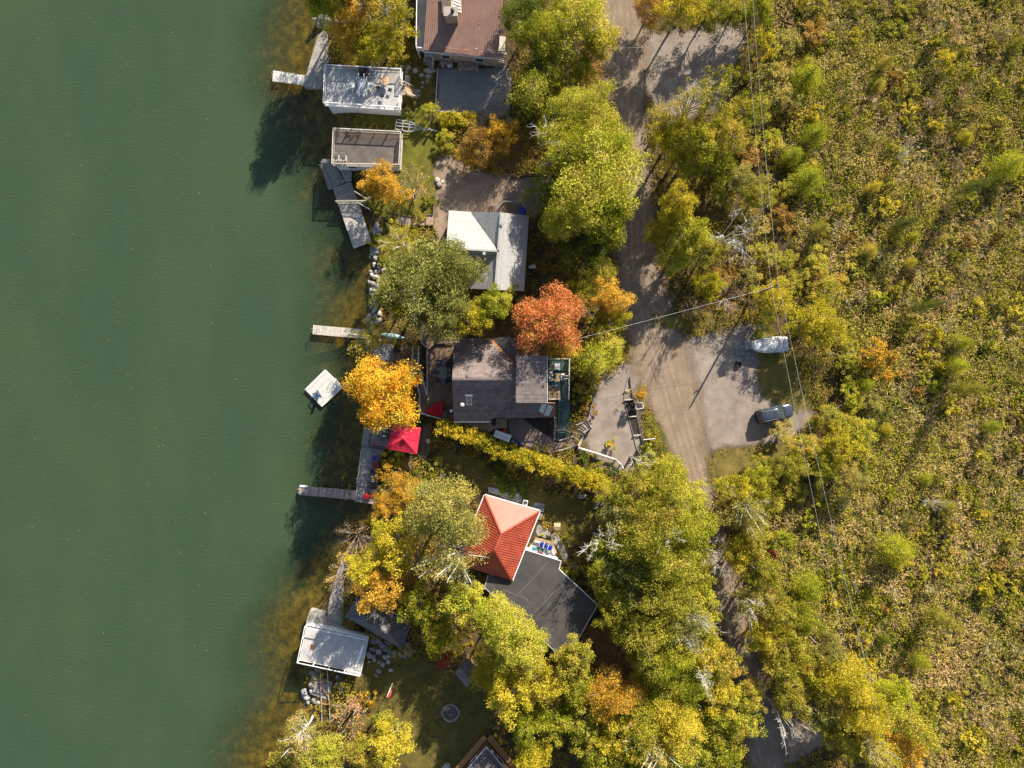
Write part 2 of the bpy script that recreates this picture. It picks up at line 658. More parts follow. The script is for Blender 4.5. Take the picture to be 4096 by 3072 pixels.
metal_brown = nmat('brown_metal_roof', (.235, .135, .102), (.29, .17, .13), rough=.45, scale=.6, bump=.03, spec=.4)
metal_red = nmat('red_metal_roof', (.31, .058, .030), (.42, .088, .050), rough=.5, detail=10, scale=.8, bump=.03, spec=.4)
metal_slate = nmat('blue_grey_metal_roof', (.085, .085, .095), (.13, .125, .13), rough=.5, scale=.8, bump=.05)
tar = nmat('black_felt_roof', (.048, .045, .045), (.075, .070, .068), rough=.85, scale=.35, detail=10, bump=.1, c3=(.09, .082, .078))
tar_seam = nmat('felt_seam', (.13, .12, .115), (.18, .17, .16), scale=3)
siding_tan = nmat('tan_siding', (.34, .26, .18), (.42, .33, .24), scale=2)
siding_white = nmat('white_siding', (.55, .56, .55), (.66, .66, .64), scale=1.5)
siding_brown = nmat('brown_log_siding', (.16, .10, .06), (.24, .155, .10), scale=2)
brick = nmat('chimney_brick', (.30, .20, .14), (.42, .30, .22), scale=5, bump=.5)
glass = nmat('window_glass', (.03, .04, .05), (.05, .06, .07), rough=.06, scale=1, bump=0, spec=.6)
sky_glass = nmat('skylight_pane', (.20, .20, .19), (.30, .28, .24), rough=.1, scale=1, bump=0, spec=.6)
poly_panel = nmat('clear_roof_panel', (.34, .38, .36), (.46, .50, .47), rough=.2, scale=2, bump=.02, spec=.5)
red_cloth = nmat('red_canvas', (.50, .016, .045), (.60, .026, .062), rough=.85, scale=2, bump=.05)
red_cush = nmat('red_cushion', (.36, .008, .018), (.44, .014, .026), rough=.9, scale=2, bump=.1)
red_plastic = nmat('red_plastic', (.45, .02, .02), (.5, .03, .03), rough=.4, bump=0)
maroon = nmat('maroon_plastic', (.22, .035, .045), (.28, .05, .06), rough=.5, bump=0)
purple = nmat('purple_plastic', (.085, .06, .20), (.12, .08, .26), rough=.5, bump=0)
blue = nmat('blue_plastic', (.01, .025, .32), (.015, .04, .42), rough=.4, bump=0)
navy = nmat('navy_fabric', (.02, .05, .12), (.03, .07, .16), rough=.8)
teal = nmat('teal_fabric', (.05, .16, .19), (.07, .2, .24), rough=.8)
black = nmat('black_plastic', (.012, .012, .014), (.022, .022, .024), rough=.5)
dgrey = nmat('dark_grey_fabric', (.05, .052, .058), (.075, .078, .085), rough=.8)
mgrey = nmat('mid_grey_plastic', (.16, .165, .17), (.21, .215, .22), rough=.6, rv=.08)
lgrey = nmat('light_grey_plastic', (.38, .39, .40), (.46, .47, .48), rough=.5)
cushion = nmat('cream_cushion', (.58, .55, .49), (.66, .63, .57), rough=.9)
orange_pl = nmat('rust_chair_wood', (.20, .07, .035), (.27, .10, .05), rough=.7)
galv = nmat('galvanised_steel', (.46, .46, .46), (.58, .58, .57), rough=.4, metal=.4, scale=5, bump=.02)
tarp_grey = nmat('grey_tarp', (.30, .32, .35), (.46, .48, .50), rough=.45, scale=2.2, bump=.6, fine=3)
cover_white = nmat('white_boat_cover', (.50, .50, .51), (.64, .63, .63), rough=.7, scale=1.6, bump=.7, fine=3.5)
rubber = nmat('rubber', (.012, .012, .012), (.02, .02, .02), rough=.8)
car_paint = nmat('dark_grey_car_paint', (.055, .068, .090), (.062, .076, .100), rough=.25, bump=0, metal=.35, spec=.6, coat=.6)
car_trim = nmat('car_black_trim', (.012, .012, .012), (.016, .016, .016), rough=.5, bump=0)
lamp_red = nmat('tail_lamp', (.42, .01, .012), (.45, .015, .015), rough=.2, bump=0)
lamp_clear = nmat('head_lamp', (.12, .12, .13), (.16, .16, .17), rough=.1, bump=0)
soil = nmat('dark_soil', (.018, .015, .013), (.04, .032, .027), scale=3, detail=8, bump=.8, fine=10)
paver_mat = nmat('paver', (.15, .105, .09), (.22, .165, .145), scale=6, bump=.4)
ash = nmat('ash', (.05, .05, .05), (.14, .13, .12), scale=5)
canoe_green = nmat('canoe_green', (.035, .085, .075), (.05, .11, .095), rough=.4)
split_wood = nmat('split_firewood', (.30, .22, .16), (.52, .42, .32), scale=6, rv=.3)
flag_red = nmat('flag_red', (.5, .015, .02), (.55, .02, .03), bump=0)
wire_mat = nmat('aluminium_wire', (.55, .54, .52), (.65, .64, .62), rough=.5, bump=0)
pole_mat = nmat('pole_wood', (.16, .12, .09), (.25, .20, .155), stretch=(4, 4, .3), scale=3)

# ------------------------------------------------------------------ terrain, water
SH = [(1330, -1500), (1300, -40), (1285, 60), (1250, 200), (1235, 310), (1290, 400), (1365, 468), (1365, 500), (1360, 640), (1400, 690), (1420, 760),
      (1455, 830), (1490, 930), (1490, 1000), (1475, 1100), (1480, 1240), (1460, 1310), (1490, 1400), (1490, 1480), (1500, 1560),
      (1490, 1650), (1470, 1730), (1460, 1850), (1470, 1950), (1490, 2020), (1500, 2080), (1470, 2130), (1390, 2200),
      (1350, 2260), (1310, 2400), (1250, 2450), (1225, 2520), (1215, 2660), (1235, 2780), (1190, 2850), (1130, 2980), (1085, 3072), (1000, 4500)]
shy = np.array([(1536 - p[1]) / S for p in SH])[::-1]
shx = np.array([(p[0] - 2048) / S for p in SH])[::-1]
WATER_Z = -0.8


def shore_d(x, y):
    """metres inland (+) or out into the lake (-)"""
    return (x - np.interp(y, shy, shx)) * .9


def fastmesh(name, V, Fq, mat):
    """quads from arrays"""
    me = bpy.data.meshes.new(name)
    me.vertices.add(len(V))
    me.vertices.foreach_set('co', np.asarray(V, dtype=np.float32).ravel())
    nf = len(Fq)
    me.loops.add(nf * 4)
    me.loops.foreach_set('vertex_index', np.asarray(Fq, dtype=np.int32).ravel())
    me.polygons.add(nf)
    me.polygons.foreach_set('loop_start', np.arange(0, nf * 4, 4, dtype=np.int32))
    me.update(calc_edges=True)
    me.materials.append(mat)
    return me


def axis(lo, hi, step, far):
    a = np.arange(lo, hi + step, step)
    out = [lo - d for d in far][::-1]
    return np.concatenate([out, a, [a[-1] + d for d in far]])


def grid(name, xs, ys, zf, mat, keep=None, attr=None):
    X, Y = np.meshgrid(xs, ys)
    x, y = X.ravel(), Y.ravel()
    V = np.stack([x, y, zf(x, y)], 1)
    nx, ny = len(xs), len(ys)
    i = np.arange(nx * ny).reshape(ny, nx)
    Fq = np.stack([i[:-1, :-1], i[:-1, 1:], i[1:, 1:], i[1:, :-1]], -1).reshape(-1, 4)
    if keep is not None:
        kv = keep(x, y)
        Fq = Fq[kv[Fq].any(1)]
        used = np.unique(Fq)
        mp = np.full(len(V), -1)
        mp[used] = np.arange(len(used))
        V, Fq, x, y = V[used], mp[Fq], x[used], y[used]
    me = fastmesh(name, V, Fq, mat)
    if attr:
        for k, fn in attr.items():
            a = me.attributes.new(k, 'FLOAT', 'POINT')
            a.data.foreach_set('value', np.asarray(fn(x, y), dtype=np.float32))
    me.polygons.foreach_set('use_smooth', [True] * len(me.polygons))
    o = bpy.data.objects.new(name, me)
    C.objects.link(o)
    return o


def terrain_z(x, y):
    d = shore_d(x, y)
    z = np.where(d > 1.0, 0.0, np.where(d > -1.0, -1.25 * (1 - d) / 2, -1.25 + (d + 1) * .22))
    return np.maximum(z, -6.0)


# ground + lake bed in one sheet
m, nd, lk = new_mat('forest_floor')
g, mp_, nz, col = base_nodes(nd, lk, (.045, .036, .018), (.115, .078, .036), .55, 9, None, 0, (.10, .10, .025))
sep = nd.new('ShaderNodeSeparateXYZ')
lk.new(g.outputs['Position'], sep.inputs[0])
# lake bed: golden weed and brown silt
nb = nd.new('ShaderNodeTexNoise')
nb.inputs['Scale'].default_value = .9
nb.inputs['Detail'].default_value = 8
nb.inputs['Roughness'].default_value = .72
lk.new(g.outputs['Position'], nb.inputs['Vector'])
rb = nd.new('ShaderNodeValToRGB')
rb.color_ramp.elements[0].position = .34
rb.color_ramp.elements[0].color = (.05, .032, .008, 1)
rb.color_ramp.elements[1].position = .70
rb.color_ramp.elements[1].color = (.38, .23, .028, 1)
e = rb.color_ramp.elements.new(.52)
e.color = (.165, .105, .018, 1)
lk.new(nb.outputs['Fac'], rb.inputs['Fac'])
mr = nd.new('ShaderNodeMapRange')
mr.inputs['From Min'].default_value = -.75
mr.inputs['From Max'].default_value = -.55
lk.new(sep.outputs['Z'], mr.inputs['Value'])
mx = nd.new('ShaderNodeMix')
mx.data_type = 'RGBA'
lk.new(mr.outputs[0], mx.inputs['Factor'])
lk.new(rb.outputs[0], mx.inputs['A'])
lk.new(col, mx.inputs['B'])
b = nd.new('ShaderNodeBsdfPrincipled')
b.inputs['Roughness'].default_value = .95
b.inputs['Specular IOR Level'].default_value = .1
lk.new(mx.outputs['Result'], b.inputs['Base Color'])
n2 = nd.new('ShaderNodeTexNoise')
n2.inputs['Scale'].default_value = 5
n2.inputs['Detail'].default_value = 7
lk.new(g.outputs['Position'], n2.inputs['Vector'])
bp = nd.new('ShaderNodeBump')
bp.inputs['Strength'].default_value = .8
bp.inputs['Distance'].default_value = .12
lk.new(n2.outputs['Fac'], bp.inputs['Height'])
lk.new(bp.outputs[0], b.inputs['Normal'])
out = nd.new('ShaderNodeOutputMaterial')
lk.new(b.outputs[0], out.inputs[0])
floor_mat = m
FAR = [3, 8, 18, 40, 90, 200, 500, 1200, 2500]
ground = grid('ground', axis(-80, 80, .8, FAR), axis(-62, 62, .8, FAR), terrain_z, floor_mat)
tag(ground, kind='structure')

# water: clear near the rim, murky green where deep
m, nd, lk = new_mat('lake_water')
g = nd.new('ShaderNodeNewGeometry')
at = nd.new('ShaderNodeAttribute')
at.attribute_name = 'depth'
nz = nd.new('ShaderNodeTexNoise')
nz.inputs['Scale'].default_value = .12
nz.inputs['Detail'].default_value = 5
lk.new(g.outputs['Position'], nz.inputs['Vector'])
ad = nd.new('ShaderNodeMath')
ad.operation = 'MULTIPLY_ADD'
lk.new(nz.outputs['Fac'], ad.inputs[0])
ad.inputs[1].default_value = 1.0
at_ = nd.new('ShaderNodeMath')
at_.operation = 'SUBTRACT'
at_.inputs[1].default_value = .5
lk.new(at.outputs['Fac'], at_.inputs[0])
lk.new(at_.outputs[0], ad.inputs[2])
mr = nd.new('ShaderNodeMapRange')
mr.interpolation_type = 'SMOOTHSTEP'
mr.inputs['From Min'].default_value = .25
mr.inputs['From Max'].default_value = 2.7
mr.inputs['To Min'].default_value = .10
mr.inputs['To Max'].default_value = 1.0
lk.new(ad.outputs[0], mr.inputs['Value'])
n3 = nd.new('ShaderNodeTexNoise')
n3.inputs['Scale'].default_value = .05
n3.inputs['Detail'].default_value = 9
n3.inputs['Roughness'].default_value = .62
mp3 = nd.new('ShaderNodeMapping')
mp3.inputs['Scale'].default_value = (1.6, .7, 1)
mp3.inputs['Rotation'].default_value = (0, 0, -.3)
lk.new(g.outputs['Position'], mp3.inputs['Vector'])
lk.new(mp3.outputs[0], n3.inputs['Vector'])
rp = nd.new('ShaderNodeValToRGB')
rp.color_ramp.elements[0].position = .3
rp.color_ramp.elements[0].color = (.033, .060, .034, 1)
rp.color_ramp.elements[1].position = .7
rp.color_ramp.elements[1].color = (.046, .074, .036, 1)
lk.new(n3.outputs['Fac'], rp.inputs['Fac'])
df = nd.new('ShaderNodeBsdfDiffuse')
lk.new(rp.outputs[0], df.inputs['Color'])
tr = nd.new('ShaderNodeBsdfTransparent')
tr.inputs['Color'].default_value = (.80, .82, .62, 1)
ms = nd.new('ShaderNodeMixShader')
lk.new(mr.outputs[0], ms.inputs[0])
lk.new(tr.outputs[0], ms.inputs[1])
lk.new(df.outputs[0], ms.inputs[2])
mpw = nd.new('ShaderNodeMapping')
mpw.inputs['Scale'].default_value = (1.0, 2.6, 1.0)
mpw.inputs['Rotation'].default_value = (0, 0, .25)
lk.new(g.outputs['Position'], mpw.inputs['Vector'])
nw = nd.new('ShaderNodeTexNoise')
nw.inputs['Scale'].default_value = 1.6
nw.inputs['Detail'].default_value = 4
lk.new(mpw.outputs[0], nw.inputs['Vector'])
bp = nd.new('ShaderNodeBump')
bp.inputs['Strength'].default_value = .35
bp.inputs['Distance'].default_value = .12
lk.new(nw.outputs['Fac'], bp.inputs['Height'])
lk.new(bp.outputs[0], df.inputs['Normal'])
gl = nd.new('ShaderNodeBsdfGlossy')
gl.inputs['Roughness'].default_value = .06
lk.new(bp.outputs[0], gl.inputs['Normal'])
fr = nd.new('ShaderNodeLayerWeight')
fr.inputs['Blend'].default_value = .5
lk.new(bp.outputs[0], fr.inputs['Normal'])
fp5 = nd.new('ShaderNodeMath')
fp5.operation = 'POWER'
fp5.inputs[1].default_value = 5.0
lk.new(fr.outputs['Facing'], fp5.inputs[0])
fpa = nd.new('ShaderNodeMath')
fpa.operation = 'MULTIPLY_ADD'
fpa.inputs[1].default_value = .96
fpa.inputs[2].default_value = .02
lk.new(fp5.outputs[0], fpa.inputs[0])
m2 = nd.new('ShaderNodeMixShader')
lk.new(fpa.outputs[0], m2.inputs[0])
lk.new(ms.outputs[0], m2.inputs[1])
lk.new(gl.outputs[0], m2.inputs[2])
out = nd.new('ShaderNodeOutputMaterial')
lk.new(m2.outputs[0], out.inputs[0])
water = grid('lake_water', axis(-80, -12, 1.0, FAR)[:-len(FAR)], axis(-62, 62, 1.0, FAR), lambda x, y: x * 0 + WATER_Z, m,
             keep=lambda x, y: shore_d(x, y) < 1.5, attr={'depth': lambda x, y: np.clip(WATER_Z - terrain_z(x, y), 0, 6)})
tag(water, kind='structure')


# ------------------------------------------------------------------ ground coverings
def pip(x, y, poly):
    ins = np.zeros(len(x), bool)
    n = len(poly)
    for i in range(n):
        x0, y0 = poly[i]
        x1, y1 = poly[(i + 1) % n]
        if y0 == y1:
            continue
        c = ((y0 > y) != (y1 > y)) & (x < (x1 - x0) * (y - y0) / (y1 - y0) + x0)
        ins ^= c
    return ins


def sdf(x, y, poly):
    d = np.full(len(x), 1e9)
    n = len(poly)
    for i in range(n):
        x0, y0 = poly[i]
        x1, y1 = poly[(i + 1) % n]
        dx, dy = x1 - x0, y1 - y0
        t = np.clip(((x - x0) * dx + (y - y0) * dy) / (dx * dx + dy * dy + 1e-9), 0, 1)
        d = np.minimum(d, np.hypot(x - x0 - t * dx, y - y0 - t * dy))
    return np.where(pip(x, y, poly), d, -d)


def chaikin(p, n=2):
    for _ in range(n):
        r = []
        for i in range(len(p)):
            a, b = p[i], p[(i + 1) % len(p)]
            r += [(a[0] * .75 + b[0] * .25, a[1] * .75 + b[1] * .25), (a[0] * .25 + b[0] * .75, a[1] * .25 + b[1] * .75)]
        p = r
    return p


def px(poly):
    return [tuple(W(a, b)[:2]) for a, b in poly]


CLEAR = []


def sheet(name, poly, z, mat, smooth=2, margin=1.4, clear=True, step=.45, kind='structure'):
    p = chaikin(px(poly), smooth) if smooth else px(poly)
    xs_ = [a for a, _ in p]
    ys_ = [b_ for _, b_ in p]
    o = grid(name, np.arange(min(xs_) - margin, max(xs_) + margin, step), np.arange(min(ys_) - margin, max(ys_) + margin, step),
             lambda x, y: x * 0 + z, mat, keep=lambda x, y: (sdf(x, y, p) > -margin) & (shore_d(x, y) > 1.05),
             attr={'edge': lambda x, y: sdf(x, y, p)})
    if clear:
        CLEAR.append(p)
    return tag(o, kind=kind)


road_m = sheet_mat('dirt_road', (.20, .15, .105), (.28, .215, .155), (.33, .26, .19), scale=.35, rag=.8, fine=7, soft=.9)
gravel_m = sheet_mat('grey_gravel', (.19, .155, .13), (.29, .245, .205), (.35, .30, .25), scale=.5, rag=1.1, fine=10, speck=(.24, .18, .12), soft=.6)
brown_gravel = sheet_mat('brown_gravel', (.21, .15, .105), (.31, .235, .175), (.37, .29, .225), scale=.6, rag=.8, fine=9, speck=(.17, .11, .06))
grey_pad = sheet_mat('grey_crushed_stone', (.19, .18, .175), (.26, .25, .24), None, scale=.7, rag=.1, fine=12, soft=.1)
lawn_m = sheet_mat('lawn', (.07, .078, .013), (.14, .13, .022), (.20, .16, .04), scale=.7, rag=1.0, fine=5, speck=(.20, .13, .05))
lawn_dry = sheet_mat('dry_grass', (.10, .085, .022), (.185, .145, .040), (.25, .18, .06), scale=.7, rag=1.1, fine=5, speck=(.26, .14, .045))
lawn_olive = sheet_mat('olive_lawn', (.075, .068, .016), (.135, .108, .030), (.18, .125, .045), scale=.7, rag=1.0, fine=5, speck=(.16, .09, .035))


def road_poly(cl):
    l, r = [], []
    for i, (x, y, w) in enumerate(cl):
        a = cl[max(i - 1, 0)]
        c = cl[min(i + 1, len(cl) - 1)]
        dx, dy = c[0] - a[0], c[1] - a[1]
        n = math.hypot(dx, dy)
        l.append((x - dy / n * w / 2, y + dx / n * w / 2))
        r.append((x + dy / n * w / 2, y - dx / n * w / 2))
    return l + r[::-1]


sheet('gravel_clearing', [(2560, 120), (2700, 130), (2900, 90), (2975, 110), (2950, 250), (2920, 400), (2790, 470), (2660, 470), (2520, 300)], .004, gravel_m)
sheet('parking_area', [(2560, 1330), (2780, 1350), (2900, 1330), (3040, 1280), (3140, 1390), (3230, 1550), (3260, 1680), (3190, 1770), (2860, 1795), (2790, 1830), (2680, 1650)], .004, gravel_m)
sheet('driveway', [(2370, 1590), (2420, 1490), (2560, 1430), (2600, 1480), (2545, 1600), (2600, 1900), (2490, 1920), (2350, 1815), (2325, 1720)], 0.006, gravel_m)
sheet('gravel_turnaround', [(3020, 2880), (3200, 2870), (3330, 2920), (3290, 2990), (3140, 3060), (3040, 3150)], 0.005, brown_gravel)
sheet('road', road_poly([(2450, -220, 190), (2480, 0, 190), (2495, 200, 190), (2510, 400, 140), (2535, 560, 105), (2545, 700, 105), (2545, 850, 140), (2550, 1000, 160),
                         (2565, 1150, 175), (2600, 1300, 210), (2660, 1480, 230), (2720, 1680, 190), (2772, 1850, 130), (2820, 2050, 115), (2880, 2250, 110),
                         (2920, 2420, 120), (2950, 2550, 120), (2990, 2700, 130), (3040, 2880, 140), (3090, 3200, 150)]), .008, road_m, smooth=1)
rut_m = sheet_mat('wheel_rut', (.27, .21, .155), (.35, .28, .21), (.40, .33, .255), scale=.5, rag=.35, ragscale=.35, fine=9, soft=.35)
RC = [(2470, -180), (2480, 0), (2495, 200), (2510, 400), (2535, 560), (2545, 700), (2548, 850), (2552, 1000), (2568, 1150), (2603, 1300), (2662, 1480), (2720, 1680), (2770, 1850), (2820, 2050), (2880, 2250), (2920, 2420), (2950, 2550), (2990, 2700), (3040, 2880), (3080, 3100)]
for off in (-26, 26):
    sheet('wheel_rut', road_poly([(a + off, b_, 17) for a, b_ in RC]), .012 if off < 0 else .0135, rut_m, smooth=1, margin=.5, clear=False, step=.3)
sheet('grass_island', [(3010, 1300), (3150, 1340), (3230, 1500), (3270, 1650), (3170, 1640), (3060, 1600), (3020, 1500), (3050, 1430)], 0.024, lawn_dry, clear=False)
sheet('roadside_grass', [(2575, 1620), (2640, 1700), (2680, 1870), (2640, 1930), (2600, 1900), (2580, 1750)], 0.012, lawn_m, clear=False)
sheet('roadside_lawn', [(2830, 1800), (3000, 1790), (3180, 1765), (3130, 1830), (3010, 1880), (2900, 1930), (2830, 1950)], 0.02, lawn_dry)
sheet('shared_driveway', [(1735, 610), (1830, 640), (1900, 690), (2170, 690), (2230, 730), (2190, 850), (2110, 870), (1790, 850), (1785, 1010), (1735, 1010), (1735, 800), (1715, 690)], .004, brown_gravel)
sheet('stone_pad', [(1750, 272), (2040, 272), (2050, 330), (2040, 440), (2010, 470), (1915, 455), (1745, 446)], .006, grey_pad, smooth=0, margin=.4)
sheet('pad_apron', [(1900, 440), (2040, 430), (2060, 560), (1960, 620), (1900, 560)], 0.012, brown_gravel, clear=False)
sheet('lakeside_lawn', [(1420, 60), (1690, 0), (1690, 280), (1610, 330), (1560, 250), (1330, 250), (1340, 150)], 0.016, lawn_m, clear=False)
sheet('stepping_lawn', [(1600, 250), (1745, 260), (1744, 450), (1610, 480)], 0.02, lawn_olive)
sheet('boathouse_lawn', [(1400, 465), (1620, 440), (1770, 490), (1780, 600), (1720, 660), (1760, 830), (1640, 930), (1480, 860), (1440, 720), (1610, 660), (1620, 510), (1400, 500)], 0.016, lawn_m)
sheet('terrace_lawn', [(1510, 900), (1740, 970), (1760, 1060), (1650, 1180), (1520, 1240), (1510, 1050)], 0.024, lawn_dry)
sheet('south_lawn', [(1720, 1760), (1950, 1850), (2250, 1990), (2430, 1990), (2480, 2080), (2400, 2140), (2250, 2150), (2150, 2030), (1940, 1950), (1760, 1940)], 0.016, lawn_olive)
sheet('cottage_lawn', [(1440, 2640), (1650, 2610), (1800, 2680), (1980, 2760), (1970, 2960), (1820, 3110), (1620, 3100), (1560, 2950), (1430, 2900), (1400, 2760)], 0.016, lawn_olive)
litter_m = sheet_mat('rusty_leaf_litter', (.13, .065, .028), (.24, .125, .05), (.34, .19, .075), scale=1.1, rag=1.3, fine=6, bump=.8, speck=(.36, .22, .08), soft=.7)
sheet('needle_litter', [(1950, 510), (2180, 510), (2240, 620), (2190, 705), (1960, 690), (1920, 600)], .028, litter_m, clear=False)
sheet('leaf_litter', [(2250, 2570), (2400, 2470), (2560, 2540), (2580, 2720), (2420, 2760), (2300, 2680)], .028, litter_m)
sheet('roadside_litter', [(2340, 150), (2400, 200), (2410, 420), (2450, 560), (2390, 560), (2330, 400)], .028, litter_m, clear=False)
sheet('parking_verge', [(2560, 1290), (2760, 1330), (2900, 1310), (3000, 1260), (2950, 1200), (2700, 1240)], 0.02, lawn_dry, clear=False)


# ------------------------------------------------------------------ small builders
def xy(*pts):
    return [(p[0], p[1]) for p in pts]


def blk(*pts):
    """keep plants off this footprint"""
    CLEAR.append([(p[0], p[1]) for p in pts])


def cen(pts):
    n = len(pts)
    return Vector((sum(p[0] for p in pts) / n, sum(p[1] for p in pts) / n, 0))


def slab(root, name, pts, z0, z1, mat, bevel=0.0):
    return obj(name, MB().prism(xy(*pts), z0, z1), mat, root, bevel=bevel)


def stairs(root, top, bot, width, n, mat, rails=None, railmat=None, tread=.27):
    top, bot = Vector(top), Vector(bot)
    d = bot - top
    h = Vector((d.x, d.y, 0))
    rz = math.atan2(d.y, d.x)
    s = Vector((-h.y, h.x, 0)).normalized() * width / 2
    tm = rawmesh('tread', MB().box(0, 0, 0, max(tread, h.length / n * .86), width, .05), mat)
    for i in range(n):
        inst('tread', tm, root, top + d * ((i + .5) / n), rz)
    for k in (-1, 1):
        o = Vector((0, 0, -.12))
        obj('stringer', MB().bar(top + s * k + o, bot + s * k + o, .06, .24), mat, root)
    if rails:
        for k in (-1, 1):
            up = Vector((0, 0, rails))
            a, b = top + s * k * 1.04, bot + s * k * 1.04
            obj('handrail', MB().bar(a + up, b + up, .09, .07), railmat or mat, root)
            m_ = max(1, round((b - a).length / 1.2))
            for i in range(m_ + 1):
                p = a + (b - a) * (i / m_)
                obj('post', MB().bar(p, p + up, .08), railmat or mat, root)


def dock(label, pts, ang, z, mat, fm, pw=.15, posts=True, group=None, name='dock', trim=True):
    c = cen(pts)
    t = thing(name, label, 'dock', (c.x, c.y, WATER_Z), 0, group)
    boards(t, pts, ang, pw, z, .04, mat, gap=.03)
    pl = xy(*pts)
    n = len(pl)
    if trim:
        for i in range(n):
            a, b = Vector((*pl[i], z - .12)), Vector((*pl[(i + 1) % n], z - .12))
            ins = (Vector((c.x, c.y, z - .12)) - (a + b) / 2).normalized() * .04
            obj('side_beam', MB().bar(a + ins, b + ins, .06, .15), fm, t)
    if posts:
        for i in range(n):
            a, b = Vector(pl[i]), Vector(pl[(i + 1) % n])
            m_ = max(1, int((b - a).length / 2.2))
            for k in range(m_):
                p = a + (b - a) * (k / m_)
                p = p + (Vector((c.x, c.y)) - p).normalized() * .12
                zb = float(terrain_z(np.array([p.x]), np.array([p.y]))[0])
                if zb < z - .3:
                    obj('pile', MB().tube([(p.x, p.y, zb - .3), (p.x, p.y, z - .05)], [.06, .06], 6), fm, t)
    return t


_mc = {}


def cached(key, fn):
    if key not in _mc:
        _mc[key] = fn()
    return _mc[key]


def chair(kind, loc, rz, mat, label, group=None, fm=None, name=None):
    """front of the chair looks along local +Y"""
    fm = fm or mat
    nm = name or {'adirondack': 'adirondack_chair', 'patio': 'patio_chair', 'wire': 'wire_chair', 'lounge': 'sun_lounger'}[kind]
    t = thing(nm, label, 'chair' if kind != 'lounge' else 'lounger', loc, rz, group)
    g = lambda n, f, m_=mat: inst(n, cached((kind, n, m_.name), lambda: rawmesh(n, f(), m_)), t, WM[t] @ Vector((0, 0, 0)), rz)
    if kind == 'adirondack':
        for i in range(5):
            me = cached((kind, 'seat_slat', mat.name), lambda: rawmesh('seat_slat', MB().box(0, 0, 0, .52, .085, .025), mat))
            inst('seat_slat', me, t, WM[t] @ Vector((0, .28 - i * .11, .36 - i * .035)), rz)
            mb = cached((kind, 'back_slat', mat.name), lambda: rawmesh('back_slat', MB().bar((0, 0, 0), (0, -.34, .72), .09, .022), mat))
            inst('back_slat', mb, t, WM[t] @ Vector((-.22 + i * .11, -.2, .22)), rz)
        for s_ in (-1, 1):
            ar = cached((kind, 'arm', mat.name), lambda: rawmesh('arm', MB().box(0, 0, 0, .13, .72, .03), mat))
            inst('arm', ar, t, WM[t] @ Vector((.33 * s_, .03, .56)), rz)
            lg = cached((kind, 'leg', mat.name), lambda: rawmesh('leg', MB().box(0, 0, .28, .05, .1, .56), mat))
            inst('leg', lg, t, WM[t] @ Vector((.31 * s_, .32, 0)), rz)
            rl = cached((kind, 'rear_leg', mat.name), lambda: rawmesh('rear_leg', MB().bar((0, .3, .3), (0, -.5, .04), .05, .1), mat))
            inst('rear_leg', rl, t, WM[t] @ Vector((.28 * s_, 0, 0)), rz)
    elif kind == 'patio':
        g('seat', lambda: MB().box(0, .02, .43, .54, .52, .08))
        g('backrest', lambda: MB().bar((0, -.22, .46), (0, -.34, .98), .54, .07))
        for sx in (-1, 1):
            ar = cached((kind, 'arm', fm.name), lambda: rawmesh('arm', MB().box(0, 0, .64, .06, .52, .04), fm))
            inst('arm', ar, t, WM[t] @ Vector((.30 * sx, 0, 0)), rz)
            for sy in (-1, 1):
                lg = cached((kind, 'leg', fm.name), lambda: rawmesh('leg', MB().box(0, 0, .31, .045, .045, .62), fm))
                inst('leg', lg, t, WM[t] @ Vector((.29 * sx, .24 * sy, 0)), rz)
    elif kind == 'wire':
        g('seat', lambda: MB().box(0, 0, .44, .44, .44, .03))
        bk = MB()
        for i in range(5):
            bk.bar((-.2 + i * .1, -.2, .45), (-.2 + i * .1, -.28, .88), .018)
        bk.bar((-.22, -.28, .88), (.22, -.28, .88), .03)
        g('backrest', lambda: bk)
        for sx in (-1, 1):
            for sy in (-1, 1):
                lg = cached((kind, 'leg', mat.name), lambda: rawmesh('leg', MB().box(0, 0, .22, .025, .025, .44), mat))
                inst('leg', lg, t, WM[t] @ Vector((.19 * sx, .19 * sy, 0)), rz)
    elif kind == 'lounge':
        g('seat', lambda: MB().box(0, .3, .34, .6, 1.2, .1))
        g('backrest', lambda: MB().bar((0, -.32, .36), (0, -.85, .8), .6, .09))
        for sx in (-1, 1):
            for sy in (-.3, .8):
                lg = cached((kind, 'leg', fm.name), lambda: rawmesh('leg', MB().box(0, 0, .15, .05, .05, .3), fm))
                inst('leg', lg, t, WM[t] @ Vector((.26 * sx, sy, 0)), rz)
    return t


def table(loc, rz, sx, sy, h, mat, label, name='table', fm=None, rnd_=False, slats=0):
    t = thing(name, label, 'table', loc, rz)
    if rnd_:
        obj('table_top', MB().lathe(WM[t] @ Vector((0, 0, h)), [(sx * .97, -.04), (sx, -.02), (sx, 0), (sx * .98, .012)], 28), mat, t)
        obj('pedestal', MB().lathe(WM[t] @ Vector((0, 0, 0)), [(.26, 0), (.24, .04), (.06, .08), (.05, h - .04)], 12), fm or mat, t)
        return t
    if slats:
        for i in range(slats):
            w = sx / slats
            inst('slat', cached(('slat', w, sy, mat.name), lambda: rawmesh('slat', MB().box(0, 0, 0, w * .82, sy, .03), mat)), t,
                 WM[t] @ Vector((-sx / 2 + w * (i + .5), 0, h)), rz)
    else:
        o = rawmesh('table_top', MB().box(0, 0, 0, sx, sy, .04), mat)
        inst('table_top', o, t, WM[t] @ Vector((0, 0, h)), rz)
    for a in (-1, 1):
        for b_ in (-1, 1):
            lg = cached(('tleg', h, (fm or mat).name), lambda: rawmesh('leg', MB().box(0, 0, h / 2 - .02, .06, .06, h - .04), fm or mat))
            inst('leg', lg, t, WM[t] @ Vector((a * (sx / 2 - .06), b_ * (sy / 2 - .06), 0)), rz)
    return t


